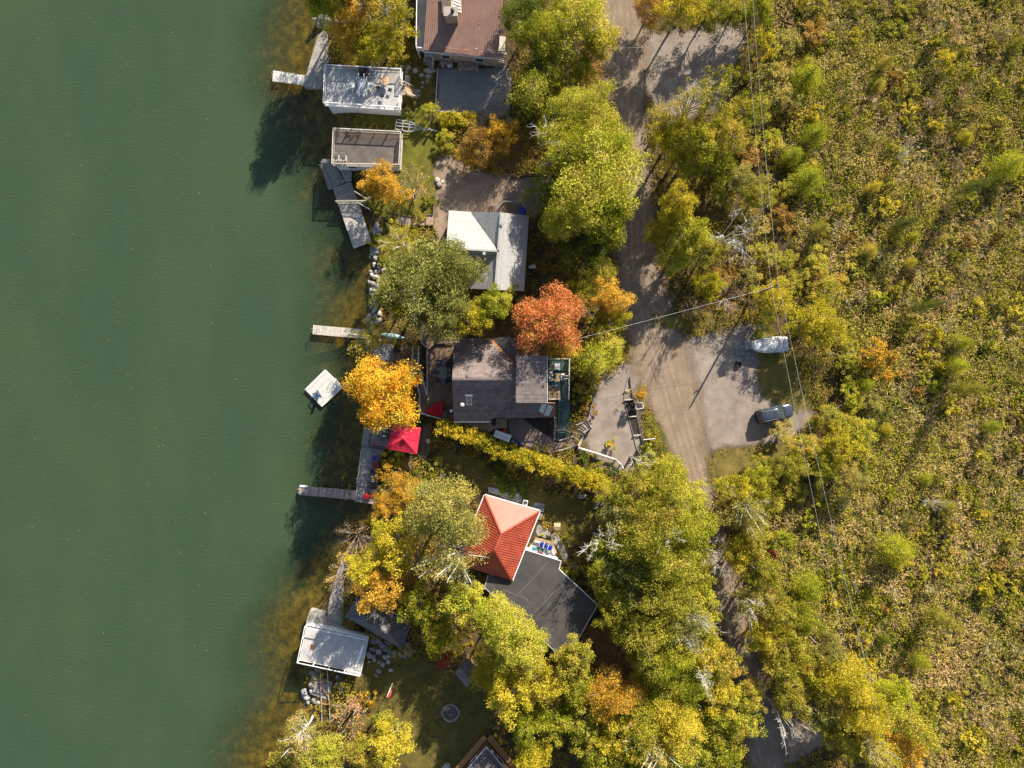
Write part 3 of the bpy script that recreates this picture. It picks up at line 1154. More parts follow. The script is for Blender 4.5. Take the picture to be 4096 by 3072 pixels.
def ladder(parent, p, rz, mat, h=.9):
    """dock ladder leaning over the end, out along local +X"""
    m_ = Matrix.Translation(Vector(p)) @ Matrix.Rotation(rz, 4, 'Z')
    mb = MB()
    for s_ in (-.22, .22):
        mb.tube([m_ @ Vector(v) for v in ((-.5, s_, .0), (-.45, s_, h * .8), (-.15, s_, h), (.12, s_, h * .75), (.16, s_, -1.2))], [.025] * 5, 5)
    for z in (-.2, -.5, -.8):
        mb.bar(m_ @ Vector((.15, -.22, z)), m_ @ Vector((.15, .22, z)), .05)
    obj('ladder', mb, mat, parent, smooth=False)


def make_rock(seed, sub=2):
    r = random.Random(seed)
    bm = bmesh.new()
    bmesh.ops.create_icosphere(bm, subdivisions=sub, radius=1.0)
    planes = [(Vector((r.gauss(0, 1), r.gauss(0, 1), r.gauss(0, 1))).normalized(), r.uniform(.55, .85)) for _ in range(9)]
    for v in bm.verts:
        for n, d in planes:
            k = v.co.dot(n)
            if k > d:
                v.co -= n * (k - d) * .9
        v.co *= 1 + r.uniform(-.04, .04)
    me = bpy.data.meshes.new('boulder')
    bm.to_mesh(me)
    bm.free()
    me.materials.append(stone)
    me.polygons.foreach_set('use_smooth', [True] * len(me.polygons))
    return me


ROCKS = [make_rock(i) for i in range(6)]


def rock(p, r, label, group=None, mat=None, name='boulder', flat=.65, z=None):
    me = ROCKS[rnd.randrange(6)]
    o = bpy.data.objects.new(name, me)
    C.objects.link(o)
    zz = float(terrain_z(np.array([p[0]]), np.array([p[1]]))[0]) if z is None else z
    o.matrix_basis = Matrix.Translation((p[0], p[1], zz + r * flat * .45)) @ Matrix.Rotation(rnd.uniform(0, 6.3), 4, 'Z') @ Matrix.Diagonal((r * rnd.uniform(.9, 1.2), r * rnd.uniform(.8, 1.0), r * flat, 1))
    if mat:
        o.material_slots[0].link = 'OBJECT'
        o.material_slots[0].material = mat
    return tag(o, label, 'rock', group)


def woodpile(p, nx, nz, ny, label, rz=0.0):
    t = thing('firewood_stack', label, 'firewood', p, rz)
    me = cached('log', lambda: rawmesh('log', MB().tube([(0, -.2, 0), (0, .2, 0)], [.075, .07], 7), split_wood))
    for j in range(ny):
        for k in range(nz):
            for i in range(nx):
                if k == nz - 1 and rnd.random() < .35:
                    continue
                inst('log', me, t, WM[t] @ Vector(((i - nx / 2) * .145 + (k % 2) * .07 + rnd.uniform(-.015, .015), j * .43 + rnd.uniform(-.06, .06), .075 + k * .125)), rz + rnd.uniform(-.08, .08), (rnd.uniform(.8, 1.1),) * 3)
    return t


# ------------------------------------------------------------------ brown-roofed house at the top
hz = 3.5
eL, eR = N(178, 388, hz), N(745, 443, hz)
u = (eR - eL).normalized()
nv = Vector((-u.y, u.x, 0))
tA = thing('house', 'house with brown ribbed metal roof and square chimney at the top edge', 'house', (eL + eR) / 2 + nv * 5 - Vector((0, 0, hz)))
dep, rise = 9.0, 1.5
rL, rR = eL + nv * dep + Vector((0, 0, rise)), eR + nv * dep + Vector((0, 0, rise))
roof(tA, [eL, eR, rR, rL], metal_brown, rib=.235, ribw=.05, ribh=.045)
roof(tA, [rL, rR, rR + nv * 7 - Vector((0, 0, 1.6)), rL + nv * 7 - Vector((0, 0, 1.6))], metal_brown, rib=.6)
obj('fascia', MB().bar(eL + Vector((0, 0, -.16)) - nv * .03, eR + Vector((0, 0, -.16)) - nv * .03, .04, .2), trim_white, tA)
wl_, wr_ = eL + nv * .45 + u * .4, eR + nv * .45 - u * .3
foot = [wl_, wr_, wr_ + nv * 14, wl_ + nv * 14]
wall_ring(tA, foot, 0, hz + .0, siding_tan, trim_white, glass)
blk(eL - u * 2, eR + u * 2, eR + u * 2 + nv * 18, eL - u * 2 + nv * 18)
for k, x in enumerate((215, 365, 430, 510, 640, 700)):
    p = N(x, 350 + (x - 200) * .1, hz + .35)
    obj('snow_guard', MB().bar(p - u * .45, p + u * .45, .10, .10), metal_brown, tA)
# chimney
zc = 6.1
c0, c1 = N(338, 118, zc), N(436, 58, zc)
ch = obj('chimney', MB().box((c0.x + c1.x) / 2, (c0.y + c1.y) / 2, (zc + 4) / 2, c1.x - c0.x, c1.y - c0.y, zc - 4), brick, tA)
obj('cap', MB().box((c0.x + c1.x) / 2, (c0.y + c1.y) / 2, zc + .05, c1.x - c0.x + .2, c1.y - c0.y + .2, .1), stone_warm, ch, bevel=.02)
fp = N(402, 92, zc)
obj('flue', MB().lathe((fp.x, fp.y, zc + .1), [(.2, 0), (.2, .35), (.26, .36), (.26, .42), (.05, .5)], 14), black, ch)
ax = (c0.x + c1.x) / 2
yb = c1.y
dm = obj('dormer', MB().add([(ax - 1.2, yb, 4.7), (ax + 1.2, yb, 4.7), (ax, yb, 5.75), (ax - 1.2, yb + 2.6, 5.1), (ax + 1.2, yb + 2.6, 5.1), (ax, yb + 2.6, 5.8)],
                       [(0, 1, 2), (3, 5, 4), (0, 2, 5, 3), (1, 4, 5, 2), (0, 3, 4, 1)]), siding_tan, tA)
for k in range(6):
    f = k / 6
    obj('clapboard', MB().bar((ax + 1.18 - .35 * f, yb + .1 + f * 2.2, 4.86 + f * .25), (ax + .1, yb + .1 + f * 2.2, 5.72), .10, .04), white_paint, dm)
for x in (583, 682):
    p = N(x, 385 if x < 600 else 395, hz + .5)
    obj('vent_pipe', MB().tube([p, p + Vector((0, 0, .55))], [.09, .09], 10), galv, tA)
p = N(770, 245, 3.6)
sd_ = obj('satellite_dish', MB().lathe(p, [(.03, -.08), (.2, -.05), (.33, .03), (.31, .04), (.05, -.05)], 16), lgrey, tA)
obj('dish_arm', MB().bar(p + Vector((0, 0, -.05)), p + Vector((-.4, -.25, .2)), .04), lgrey, sd_)
# west balcony with white rails
bz = 2.3
bp_ = [N(140, -300, bz), N(210, -300, bz), N(192, 395, bz), N(130, 385, bz)]
tB = thing('balcony', 'narrow grey balcony with white rails on the lake side of the brown-roofed house', 'balcony', cen(bp_))
boards(tB, bp_, math.radians(92), .14, bz, .05, deck_grey, gap=.012)
railing(tB, [bp_[0], bp_[3], N(180, 393, bz)], 1.0, white_paint, bal=.16)
lp = [N(193, 392, bz), N(268, 398, bz), N(266, 432, bz), N(185, 428, bz)]
boards(tB, lp, 0, .14, bz, .05, deck_grey, gap=.012)
for t_ in (0, .5, 1):
    p = bp_[3] + (bp_[0] - bp_[3]) * t_
    obj('support_post', MB().bar((p.x + .1, p.y + .1, 0), (p.x + .1, p.y + .1, bz - .05), .14), white_paint, tB)
stairs(tB, N(226, 428, bz), N(222, 505, .15), 1.3, 7, wood_grey, rails=.95, railmat=wood_pale)
tS = thing('side_stairs', 'wooden side stairs at the right corner of the brown-roofed house', 'stairs', N(765, 400))
lp = [N(755, 275, 1.4), N(808, 278, 1.4), N(800, 390, 1.4), N(748, 388, 1.4)]
boards(tS, lp, math.pi / 2, .14, 1.4, .05, wood_pale)
stairs(tS, N(772, 392, 1.4), N(760, 480, .15), 1.3, 6, wood_pale)
obj('handrail', MB().bar(N(808, 278, 2.3), N(796, 470, 1.0), .08), wood_tan, tS)
for f in (0, .5, 1):
    p = N(808, 278, 2.3).lerp(N(796, 470, 1.0), f)
    obj('post', MB().bar(p, (p.x, p.y, 0), .08), wood_tan, tS)
slab(tS, 'landing_stone', [N(722, 485), N(800, 480), N(795, 515), N(720, 515)], 0, .14, stone_warm, .02)
obj('doorstep_stone', MB().prism(xy(*[N(180 + 47 + 47 * math.cos(a) * (1 + .1 * math.sin(3 * a)), 537 + 22 * math.sin(a)) for a in np.linspace(0, 6.1, 12)]), 0, .12), stone_warm, None,
    'large flat tan stone at the foot of the grey balcony stairs', 'stone', bevel=.03)
woodpile(N(357, 490), 11, 6, 3, 'smaller firewood stack behind the buckets at the tan wall')
woodpile(N(525, 530), 18, 6, 3, 'larger firewood stack against the tan wall on the stone pad')
for i, (x, y, mt, lb) in enumerate(((328, 512, lgrey, 'leftmost pale grey bucket below the smaller firewood stack'), (348, 515, red_plastic, 'red bucket between the pale buckets below the firewood'),
                                    (370, 512, white_paint, 'white bucket right of the red bucket below the firewood'), (389, 511, white_paint, 'rightmost white bucket below the smaller firewood stack'))):
    p = N(x, y)
    t = thing('bucket', lb, 'bucket', p, 0, 'buckets below the firewood')
    obj('shell', MB().lathe(p, [(.13, 0), (.16, .38), (.17, .4), (.15, .4), (.125, .05)], 14), mt, t, smooth=True)
    obj('rim', MB().lathe(p, [(.165, .37), (.18, .38), (.18, .41), (.15, .41)], 14), mt, t)
t = thing('utility_box', 'small grey meter box against the tan wall by the side stairs', 'box', N(662, 492))
p = N(662, 492)
obj('cabinet', MB().box(p.x, p.y, .45, .42, .35, .9), lgrey, t, bevel=.02)
obj('lid', MB().box(p.x, p.y, .92, .46, .4, .05), mgrey, t)
# timber edge and stepping stones
obj('pad_edging', MB().bar(N(288, 520, .06), N(268, 848, .06), .14, .16), wood_pale, None, 'pale timber edging along the left rim of the stone pad', 'edging')
me_t = thing('pad_border', 'row of small stones bordering the lower rim of the stone pad', 'edging', N(440, 860))
for i in range(26):
    f = i / 25
    p = N(300 + 380 * f, 850 + 12 * math.sin(f * 3) + (f > .8) * (f - .8) * 250)
    o = inst('stone', ROCKS[i % 6], me_t, p + Vector((0, 0, .05)), rnd.uniform(0, 6), (.2, .14, .12))
for i, (x, y, r) in enumerate(((1605, 750, 36), (1690, 780, 30), (1757, 832, 26), (1833, 845, 32), (1823, 900, 20), (1773, 915, 15), (1763, 962, 16), (1735, 1006, 17), (1733, 1056, 17), (1537, 742, 26), (1590, 800, 20))):
    c = A(x, y)
    rr = r * q / S
    a0 = rnd.uniform(0, 6)
    pl = [(c.x + rr * math.cos(a0 + k * .8) * rnd.uniform(.85, 1.15), c.y + rr * math.sin(a0 + k * .8) * rnd.uniform(.85, 1.15)) for k in range(8)]
    obj('stepping_stone', MB().prism(pl, -.02, .06), stone_warm, None, 'flat stepping stone in the shaded grass between the white-railed boathouse and the stone pad', 'stone', 'stepping stones', bevel=.02)
for x, lb in ((912, 'left pale round garden disc in the dark grass right of the brown roof'), (1015, 'right pale round garden disc in the dark grass right of the brown roof')):
    p = N(x, 195 if x < 950 else 218)
    t = thing('garden_disc', lb, 'garden light', p)  # pale round disc, modelled as a globe on a stake
    obj('globe', MB().lathe(p, [(.10, .0), (.1, .3), (.27, .36), (.3, .5), (.22, .62), (.05, .66)], 16), lgrey, t, smooth=True)
    obj('stake', MB().tube([p, p + Vector((0, 0, .3))], [.05, .05], 6), black, t)


# ------------------------------------------------------------------ boathouses
def boathouse(label, fl, z, floor_mat, wall_mat, rail_mat, rails, name='boathouse', boards_w=0, bal=.18, bw=.035, h=1.0, win=True):
    c = cen(fl)
    t = thing(name, label, 'boathouse', (c.x, c.y, WATER_Z))
    ins = [Vector((p[0], p[1], 0)).lerp(c, .055) for p in fl]
    wall_ring(t, ins, -2.2, z - .2, wall_mat, trim_white, glass, win)
    slab(t, 'roof_deck', fl, z - .2, z, floor_mat)
    pl = [Vector(p) for p in fl]
    n = len(pl)
    for i in range(n):
        a, b = pl[i], pl[(i + 1) % n]
        obj('edge_trim', MB().bar(Vector((a.x, a.y, z - .1)), Vector((b.x, b.y, z - .1)), .05, .24), rail_mat, t)
    for seg in rails:
        railing(t, [Vector((p[0], p[1], z)).lerp(Vector((c.x, c.y, z)), .012) for p in seg], h, rail_mat, bal=bal, bw=bw)
    blk(*fl)
    return t


z = 2.4
fl = [A(703, 750, z), A(1548, 795, z), A(1526, 1218, z), A(688, 1165, z)]
bhA = boathouse('boathouse with pale grey roof terrace and thin white rails by the upper shore', fl, z, deck_grey, siding_white, white_paint,
                [[fl[1].lerp(fl[2], .22), fl[1], fl[0], fl[3], fl[2], fl[2].lerp(fl[1], .3)]], win=False)
dp = [A(1400, 790, z), A(1545, 795, z), A(1528, 1190, z), A(1460, 1200, z), A(1475, 960, z), A(1400, 900, z)]
tpl = thing('deck_mat', 'patch of bare wooden boards at the stair end of the white-railed terrace', 'decking', cen(dp))
for pp in ([A(1395, 800, z), A(1535, 805, z), A(1528, 905, z), A(1420, 930, z)], [A(1450, 1200, z), A(1515, 1100, z), A(1510, 1212, z)]):
    boards(tpl, pp, math.radians(58), .17, z + .03, .025, wood_pale, gap=.05)
stA = thing('boathouse_stairs', 'pale wooden stairs with slatted rails off the white-railed terrace', 'stairs', A(1610, 1000))
lp = [A(1530, 930, z), A(1590, 935, z), A(1580, 1050, z), A(1522, 1045, z)]
boards(stA, lp, 0, .14, z - .02, .05, wood_tan)
stairs(stA, A(1585, 992, z - .1), A(1690, 1040, .1), 1.35, 9, wood_tan, rails=.95, railmat=wood_pale)
railing(stA, [A(1530, 932, z), A(1585, 936, z)], .95, wood_pale, bal=.2)
obj('landing', MB().box(A(1690, 1045)[0], A(1690, 1045)[1], .06, .7, 1.3, .12), concrete, stA, bevel=.02)
t = thing('bench', 'pale slatted bench beside the boathouse stairs', 'bench', A(1600, 870))
for i in range(4):
    obj('seat_slat', MB().bar(A(1580 + i * 12, 828, .45), A(1577 + i * 12, 920, .45), .11, .03), wood_pale, t)
obj('backrest', MB().bar(A(1632, 850, .7), A(1630, 925, .7), .05, .4), wood_pale, t)
for y in (840, 908):
    obj('leg', MB().bar(A(1580, y, .22), A(1625, y, .22), .06, .42), wood_grey, t)
# terrace furniture
p = A(1110, 968, z)
table(p, .05, 1.0, 1.6, .72, lgrey, 'long pale glass table with six chairs on the white-railed terrace', 'patio_table', fm=white_paint)
for i, (x, y, r, lb) in enumerate(((1080, 890, 3.2, 'upper left'), (1137, 888, 3.1, 'upper right'), (1000, 962, -1.55, 'left end'), (1195, 962, 1.6, 'right end'), (1085, 1040, 0, 'lower left'), (1137, 1042, 0, 'lower right'))):
    chair('patio', A(x, y, z), r, white_paint, f'white patio chair at the {lb} of the long pale terrace table', 'white chairs around the terrace table')
p = A(1365, 915, z)
table(p, 0, .62, 0, .74, wood_tan, 'round tan table in the sunny corner of the white-railed terrace', 'round_table', rnd_=True, fm=black)
for i, (x, y, r, lb) in enumerate(((1285, 985, -.9, 'left'), (1330, 1075, .2, 'below'), (1415, 1010, 1.2, 'right'))):
    chair('wire', A(x, y, z), r, black, f'thin black wire chair {lb} of the round tan table' if lb == 'below' else f'thin black wire chair to the {lb} of the round tan table', 'wire chairs at the round table')
p = A(1122, 835, z)
t = thing('umbrella', 'closed black patio umbrella standing on the white-railed terrace', 'umbrella', p)
obj('pole', MB().tube([p, p + Vector((0, 0, 2.5))], [.025, .025], 8), black, t)
obj('canopy', MB().lathe(p, [(.05, .9), (.17, 1.0), (.15, 1.5), (.10, 2.1), (.02, 2.55)], 10), black, t, smooth=True)
obj('base', MB().lathe(p, [(.3, 0), (.3, .06), (.08, .1)], 14), black, t)
p = A(1135, 825, z)
t = thing('barbecue', 'black covered barbecue beside the closed umbrella', 'barbecue', p)
obj('cover', MB().prism(xy(A(1082, 790, z), A(1176, 792, z), A(1174, 860, z), A(1080, 858, z)), z + .05, z + .95), black, t, bevel=.06)
obj('shelf', MB().prism(xy(A(1075, 800, z), A(1082, 800, z), A(1080, 850, z), A(1073, 850, z)), z + .7, z + .75), mgrey, t)
# swing beam of logs
p = A(1215, 700)
t = thing('swing_frame', 'orange log swing frame behind the white-railed terrace', 'swing', p)
a, b = A(1035, 690, 2.6), A(1400, 640, 2.6)
obj('beam', MB().tube([a, b], [.10, .09], 8), wood_orange, t, smooth=True)
for e_ in (a, b):
    for s_ in (-1, 1):
        obj('leg', MB().tube([e_, (e_.x + .1 * s_, e_.y + .9 * s_, 0)], [.08, .09], 7), wood_orange, t)
for f in (.42, .58):
    k = a.lerp(b, f)
    obj('rope', MB().tube([k, (k.x, k.y, .55)], [.02, .02], 5), wood_tan, t)
k = a.lerp(b, .5)
obj('seat', MB().box(k.x, k.y, .53, 1.4, .3, .04, math.atan2(b.y - a.y, b.x - a.x)), wood_orange, t)
# concrete apron + white dock
ap = [A(620, 400, -.25), A(720, 320, -.25), A(745, 700, -.25), A(690, 740, -.25), A(668, 990, -.25), A(455, 962, -.25), (A(490, 830, -.25))]
obj('concrete_apron', MB().prism(xy(*ap), -2.0, .05), concrete, None, 'sloping concrete apron between the covered boat and the white-railed boathouse', 'apron', bevel=.04)
blk(*ap)
d1 = dock('short whitish plank dock running out from the white-railed boathouse', [A(122, 782, -.3), A(555, 850, -.3), A(545, 955, -.3), A(112, 900, -.3)], math.radians(80), -.2, wood_white, wood_white)
ladder(d1, A(125, 845, -.2), math.pi, galv)
# covered boat by the shore
def loft(secs):
    mb = MB()
    n = len(secs[0])
    for s_ in secs:
        mb.v += [tuple(p) for p in s_]
    for i in range(len(secs) - 1):
        for k in range(n - 1):
            mb.f.append((i * n + k, i * n + k + 1, (i + 1) * n + k + 1, (i + 1) * n + k))
    mb.f.append(tuple(range(n - 1, -1, -1)))
    mb.f.append(tuple((len(secs) - 1) * n + k for k in range(n)))
    return mb


def boat(loc, rz, ln, wd, label, cover, hull, zg=.75, hump=.35, hx=.55, trailer=False, motor=True):
    t = thing('covered_boat', label, 'boat', loc, rz)
    T_ = WM[t]
    hs, cs = [], []
    for i in range(15):
        f = i / 14                                         # 0 stern, 1 bow
        w = wd / 2 * (1 if f < .45 else math.sqrt(max(0, 1 - ((f - .45) / .57) ** 2.3)))
        w = max(w, .03) * (.94 + .06 * min(1, f * 5))
        x = ln * f
        kz = zg - .75 + (.35 * max(0, f - .6) / .4)
        hs.append([T_ @ Vector(v) for v in ((x, -w, zg), (x, -w * .9, zg - .35), (x, 0, kz), (x, w * .9, zg - .35), (x, w, zg))])
        hh = hump * (.45 + math.exp(-((f - hx) / .13) ** 2)) * (1 if f < .85 else (1 - f) / .15 + .1)
        row = []
        for k in range(11):
            g_ = -1 + 2 * k / 10
            sag = .05 * math.sin(f * 26 + g_ * 3) * (1 - abs(g_)) * .7 + .03 * math.sin(f * 47 - g_ * 7)
            row.append(T_ @ Vector((x + (.04 * math.sin(k * 2.2) if i in (0, 14) else 0), g_ * (w + .04), zg + hh * (1 - abs(g_) ** 1.7) + (sag if 0 < k < 10 else -.12))))
        cs.append(row)
    obj('hull', loft(hs), hull, t, smooth=True)
    cv = obj('cover', loft(cs), cover, t, smooth=True)
    for f in (.2, .36, .75):
        i = int(f * 14)
        obj('strap', MB().tube([v + Vector((0, 0, .012)) for v in cs[i]], [.018] * 11, 4), dgrey, cv)
    if motor:
        obj('outboard', MB().box(*(T_ @ Vector((-.3, 0, zg + .15))), .5, .35, .6, rz), lgrey, t, bevel=.08)
        obj('motor_leg', MB().bar(T_ @ Vector((-.25, 0, zg)), T_ @ Vector((-.3, 0, zg - .9)), .12), mgrey, t)
    if trailer:
        fr = MB()
        for s_ in (-.6, .6):
            fr.bar(T_ @ Vector((.2, s_, .48)), T_ @ Vector((ln * .75, s_, .48)), .08, .1)
            fr.bar(T_ @ Vector((ln * .75, s_, .48)), T_ @ Vector((ln + .7, 0, .48)), .08, .1)
        fr.bar(T_ @ Vector((ln + .5, 0, .48)), T_ @ Vector((ln + 1.2, 0, .48)), .09, .1)
        fr.bar(T_ @ Vector((1.2, -1.0, .38)), T_ @ Vector((1.2, 1.0, .38)), .08, .08)
        tr_ = obj('trailer_frame', fr, galv, t)
        for s_ in (-1.02, 1.02):
            o_ = obj('wheel', MB().tube([T_ @ Vector((1.2, s_ - .1, .33)), T_ @ Vector((1.2, s_ + .1, .33))], [.33, .33], 18), rubber, tr_)
    return t


a, b = A(600, 215), A(885, 240)
boat((a.x, a.y, WATER_Z), math.atan2(b.y - a.y, b.x - a.x), 3.4, 1.75, 'boat under a silver-grey tarp moored at the top of the shore', tarp_grey, lgrey, zg=.6, hump=.45, hx=.35)

# dark terrace boathouse
z = 2.2
fl = [B(798, 200, z), B(1545, 238, z), B(1524, 602, z), B(783, 588, z)]
bhB = boathouse('boathouse with dark brown roof terrace and grey wooden rails', fl, z, deck_dark, siding_white, wood_pale,
                [[fl[0], fl[1], fl[2], fl[3], fl[0]]], bal=.16, bw=.04)
t = thing('terrace_strip', 'band of brown boards along the upper rail of the dark boathouse terrace', 'decking', cen(fl))
boards(t, [B(815, 215, z), B(1520, 245, z), B(1516, 300, z), B(812, 270, z)], math.radians(-2.4), .15, z + .03, .025, wood_brown)
for i, x in enumerate((828, 908)):
    chair('adirondack', B(x, 520, z), math.pi + .04, wood_pale, 'weathered wooden armchair ' + ('nearer the corner' if i == 0 else 'further from the corner') + ' of the dark boathouse terrace', 'armchairs on the dark terrace')
# angled dock
zb = -.15
p1 = [B(660, 512, zb), B(752, 516, zb), B(800, 590, zb), B(912, 772, zb), B(845, 800, zb), B(775, 842, zb), B(728, 850, zb), B(640, 602, zb)]
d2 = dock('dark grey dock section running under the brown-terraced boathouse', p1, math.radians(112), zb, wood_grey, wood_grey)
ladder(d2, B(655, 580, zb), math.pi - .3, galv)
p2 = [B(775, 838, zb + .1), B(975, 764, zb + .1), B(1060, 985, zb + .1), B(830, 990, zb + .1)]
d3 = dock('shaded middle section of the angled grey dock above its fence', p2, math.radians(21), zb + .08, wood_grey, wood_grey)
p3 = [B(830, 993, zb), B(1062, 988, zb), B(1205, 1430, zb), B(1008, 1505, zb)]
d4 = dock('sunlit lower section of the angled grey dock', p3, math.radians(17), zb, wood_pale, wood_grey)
obj('ramp', MB().hexa([B(850, 620, -.3), B(985, 625, -.1), B(985, 755, -.1), B(915, 770, -.3)], [B(850, 620, -.1), B(985, 625, .1), B(985, 755, .1), B(915, 770, -.1)]), wood_grey, None,
    'dark boarded ramp between the angled dock and the brown-terraced boathouse', 'ramp')
t = thing('dock_fence', 'slatted wooden fence crossing the angled dock to the garden steps', 'fence', B(945, 995))
railing(t, [B(832, 1003, zb), B(1055, 1000, zb), B(1160, 998, 0), B(1205, 960, 0)], 1.15, wood_pale, bal=.14, bw=.06)
railing(t, [B(1035, 890, 0), B(1165, 970, 0)], .95, wood_pale, bal=.2)
railing(t, [B(1065, 1010, 0), B(1195, 1085, 0)], .95, wood_pale, bal=.16, bw=.05)
blk(*p1)
blk(*p2)
blk(*p3)
# garden steps
t = thing('garden_steps', 'curving timber-edged gravel steps from the angled dock up to the driveway', 'steps', B(1500, 1170))
st = [(1180, 985, 1150, 1050), (1240, 1000, 1200, 1085), (1310, 1035, 1265, 1125), (1380, 1075, 1335, 1165), (1445, 1105, 1410, 1205), (1515, 1130, 1490, 1235), (1590, 1148, 1575, 1255), (1660, 1152, 1655, 1262), (1735, 1148, 1732, 1258), (1812, 1142, 1810, 1254), (1890, 1138, 1890, 1252)]
gmat = nmat('step_gravel', (.27, .19, .14), (.38, .29, .22), scale=4, bump=.5)
for i in range(len(st) - 1):
    a0, a1, b0, b1 = st[i], st[i], st[i + 1], st[i + 1]
    pl = [B(a0[0], a0[1]), B(b0[0], b0[1]), B(b0[2], b0[3]), B(a0[2], a0[3])]
    zz = -.3 + .06 * i
    slab(t, 'tread', pl, -.5, zz + .03, gmat)
    obj('riser_timber', MB().bar((pl[0][0], pl[0][1], zz + .03), (pl[3][0], pl[3][1], zz + .03), .13, .16), wood_dark if i < 5 else wood_brown, t)
    obj('edge_timber', MB().bar((pl[3][0], pl[3][1], zz + .05), (pl[2][0], pl[2][1], zz + .11), .11, .2), wood_dark, t)
    obj('edge_timber', MB().bar((pl[0][0], pl[0][1], zz + .05), (pl[1][0], pl[1][1], zz + .11), .09, .18), wood_brown, t)
    blk(*pl)
t = thing('retaining_wall', 'low dark timber wall along the left edge of the shared driveway', 'wall', B(1895, 1150))
pts_ = [B(1893, 1000, .1), B(1893, 1280, .1), B(1945, 1380, .1), B(1880, 1470, .1)]
for i in range(3):
    obj('timber', MB().bar(pts_[i], pts_[i + 1], .14, .3), wood_dark if i else wood_brown, t)
t = thing('retaining_wall', 'long dark timber edging on the upper side of the shared driveway', 'wall', Cc(1440, 290))
for i in range(4):
    obj('timber', MB().bar(Cc(1235 + i * 102, 290 - i, .15), Cc(1335 + i * 102, 289 - i, .15), .16, .3), wood_dark, t)
for i, (x, y, r) in enumerate(((412, 338, .42), (438, 385, .45), (468, 355, .3))):
    rock(Cc(x, y), r, ('pale boulder, topmost of the trio on the driveway', 'pale boulder, lowest of the trio on the driveway', 'small boulder, rightmost of the trio on the driveway')[i], 'driveway boulders', stone_warm)

# boat trailer
t = thing('boat_trailer', 'empty silver boat trailer beside the brown-terraced boathouse', 'trailer', A(1600, 1390))
zt = .5
fr = [A(1485, 1322, zt), A(1635, 1342, zt), A(1775, 1422, zt), A(1615, 1458, zt), A(1468, 1425, zt)]
for i in range(5):
    obj('frame_rail', MB().bar(fr[i], fr[(i + 1) % 5], .09, .1), galv, t)
for (a, b) in (((1478, 1355), (1700, 1385)), ((1472, 1390), (1690, 1412)), ((1555, 1330), (1545, 1440)), ((1630, 1345), (1618, 1450)), ((1698, 1382), (1690, 1440))):
    obj('cross_bar', MB().bar(A(*a, zt + .08), A(*b, zt + .08), .08, .06), galv, t)
obj('tongue', MB().bar(A(1770, 1422, zt), A(1940, 1450, zt), .1, .1), galv, t)
obj('winch', MB().box(*A(1850, 1432, .8), .25, .2, .6), mgrey, t)
for x, y in ((1540, 1325), (1535, 1452)):
    p = A(x, y, .3)
    obj('wheel', MB().tube([p - Vector((0, .09, 0)), p + Vector((0, .09, 0))], [.3, .3], 18), rubber, t)

# ------------------------------------------------------------------ pale-roofed house
ze, zr = 2.7, 5.8
tH = thing('house', 'L-shaped house with pale grey shingle roof beside the brown gravel driveway', 'house', Cc(950, 1100))
NW, Nv = Cc(540, 668, ze), Cc(785, 685, ze)
RW, J0 = Cc(510, 1085, zr), Cc(1098, 1118, zr)
NR, SR = Cc(1116, 690, zr), Cc(1052, 1545, zr)
NE, SE = Cc(1422, 725, ze), Cc(1372, 1560, ze)
SWc = Cc(505, 1510, ze)
SWv = Cc(725, 1530, ze)
NWe = Cc(790, 690, ze)
roof(tH, [NW, Nv, J0, RW], sh_grey, course=.24)
roof(tH, [Nv, NR, J0], sh_grey, course=.24)
roof(tH, [NR, NE, SE, SR], sh_grey, course=.24)
roof(tH, [RW, J0, SWv, SWc], sh_dark, course=.24, pmat=nmat('grey_shingle_painted_shade', (.19, .195, .18), (.27, .275, .255), scale=4, bump=.5, rv=.2, fine=22))  # same pale shingle in darker colours: shade of this slope painted in
roof(tH, [J0, SR, SWv], sh_grey, course=.24)
obj('ridge_cap', MB().bar(RW + Vector((0, 0, .03)), J0 + Vector((0, 0, .03)), .22, .05), sh_grey, tH)
obj('ridge_cap', MB().bar(NR + Vector((0, 0, .03)), SR + Vector((0, 0, .03)), .22, .05), sh_grey, tH)
obj('valley_flashing', MB().bar(Nv.lerp(J0, .03) + Vector((0, 0, .04)), Nv.lerp(J0, .93) + Vector((0, 0, .04)), .14, .03), sh_dark, tH)
obj('valley_leaves', MB().bar(J0.lerp(SWv, .35) + Vector((0, 0, .06)), J0.lerp(SWv, .65) + Vector((0, 0, .06)), .35, .06), nmat('leaf_drift', (.30, .10, .03), (.42, .2, .06), scale=6), tH, kind='stuff')
fw = [NW.lerp(J0, .04), Vector((NE.x - .4, NE.y - .4, 0)), Vector((SE.x - .4, SE.y + .4, 0)), Vector((SWc.x + .5, SWc.y + .4, 0))]
wall_ring(tH, fw, 0, ze - .1, siding_white, trim_white, glass)
obj('gable_wall', MB().add([NW + Vector((.35, -.5, -.2)), SWc + Vector((.35, .5, -.2)), RW + Vector((.35, 0, -.3)), NW + Vector((.5, -.5, -.2)), SWc + Vector((.5, .5, -.2)), RW + Vector((.5, 0, -.3))],
                           [(0, 1, 2), (3, 5, 4), (0, 2, 5, 3), (1, 4, 5, 2), (0, 3, 4, 1)]), siding_white, tH)
p = Cc(932, 1142, zr - .2)
obj('roof_vent', MB().box(p.x, p.y - .1, p.z + .1, .32, .3, .75), galv, tH)
p = Cc(1118, 832, zr - .1)
obj('roof_vent', MB().box(p.x, p.y, p.z + .1, .3, .3, .35), mgrey, tH)
blk(NW, NE, SE, SWc)
t = thing('back_deck', 'small weathered deck with rails at the upper wall of the pale-roofed house', 'deck', Cc(1230, 640))
dk = [Cc(1075, 665, .9), Cc(1145, 585, .9), Cc(1330, 590, .9), Cc(1395, 665, .9), Cc(1390, 740, .9), Cc(1075, 720, .9)]
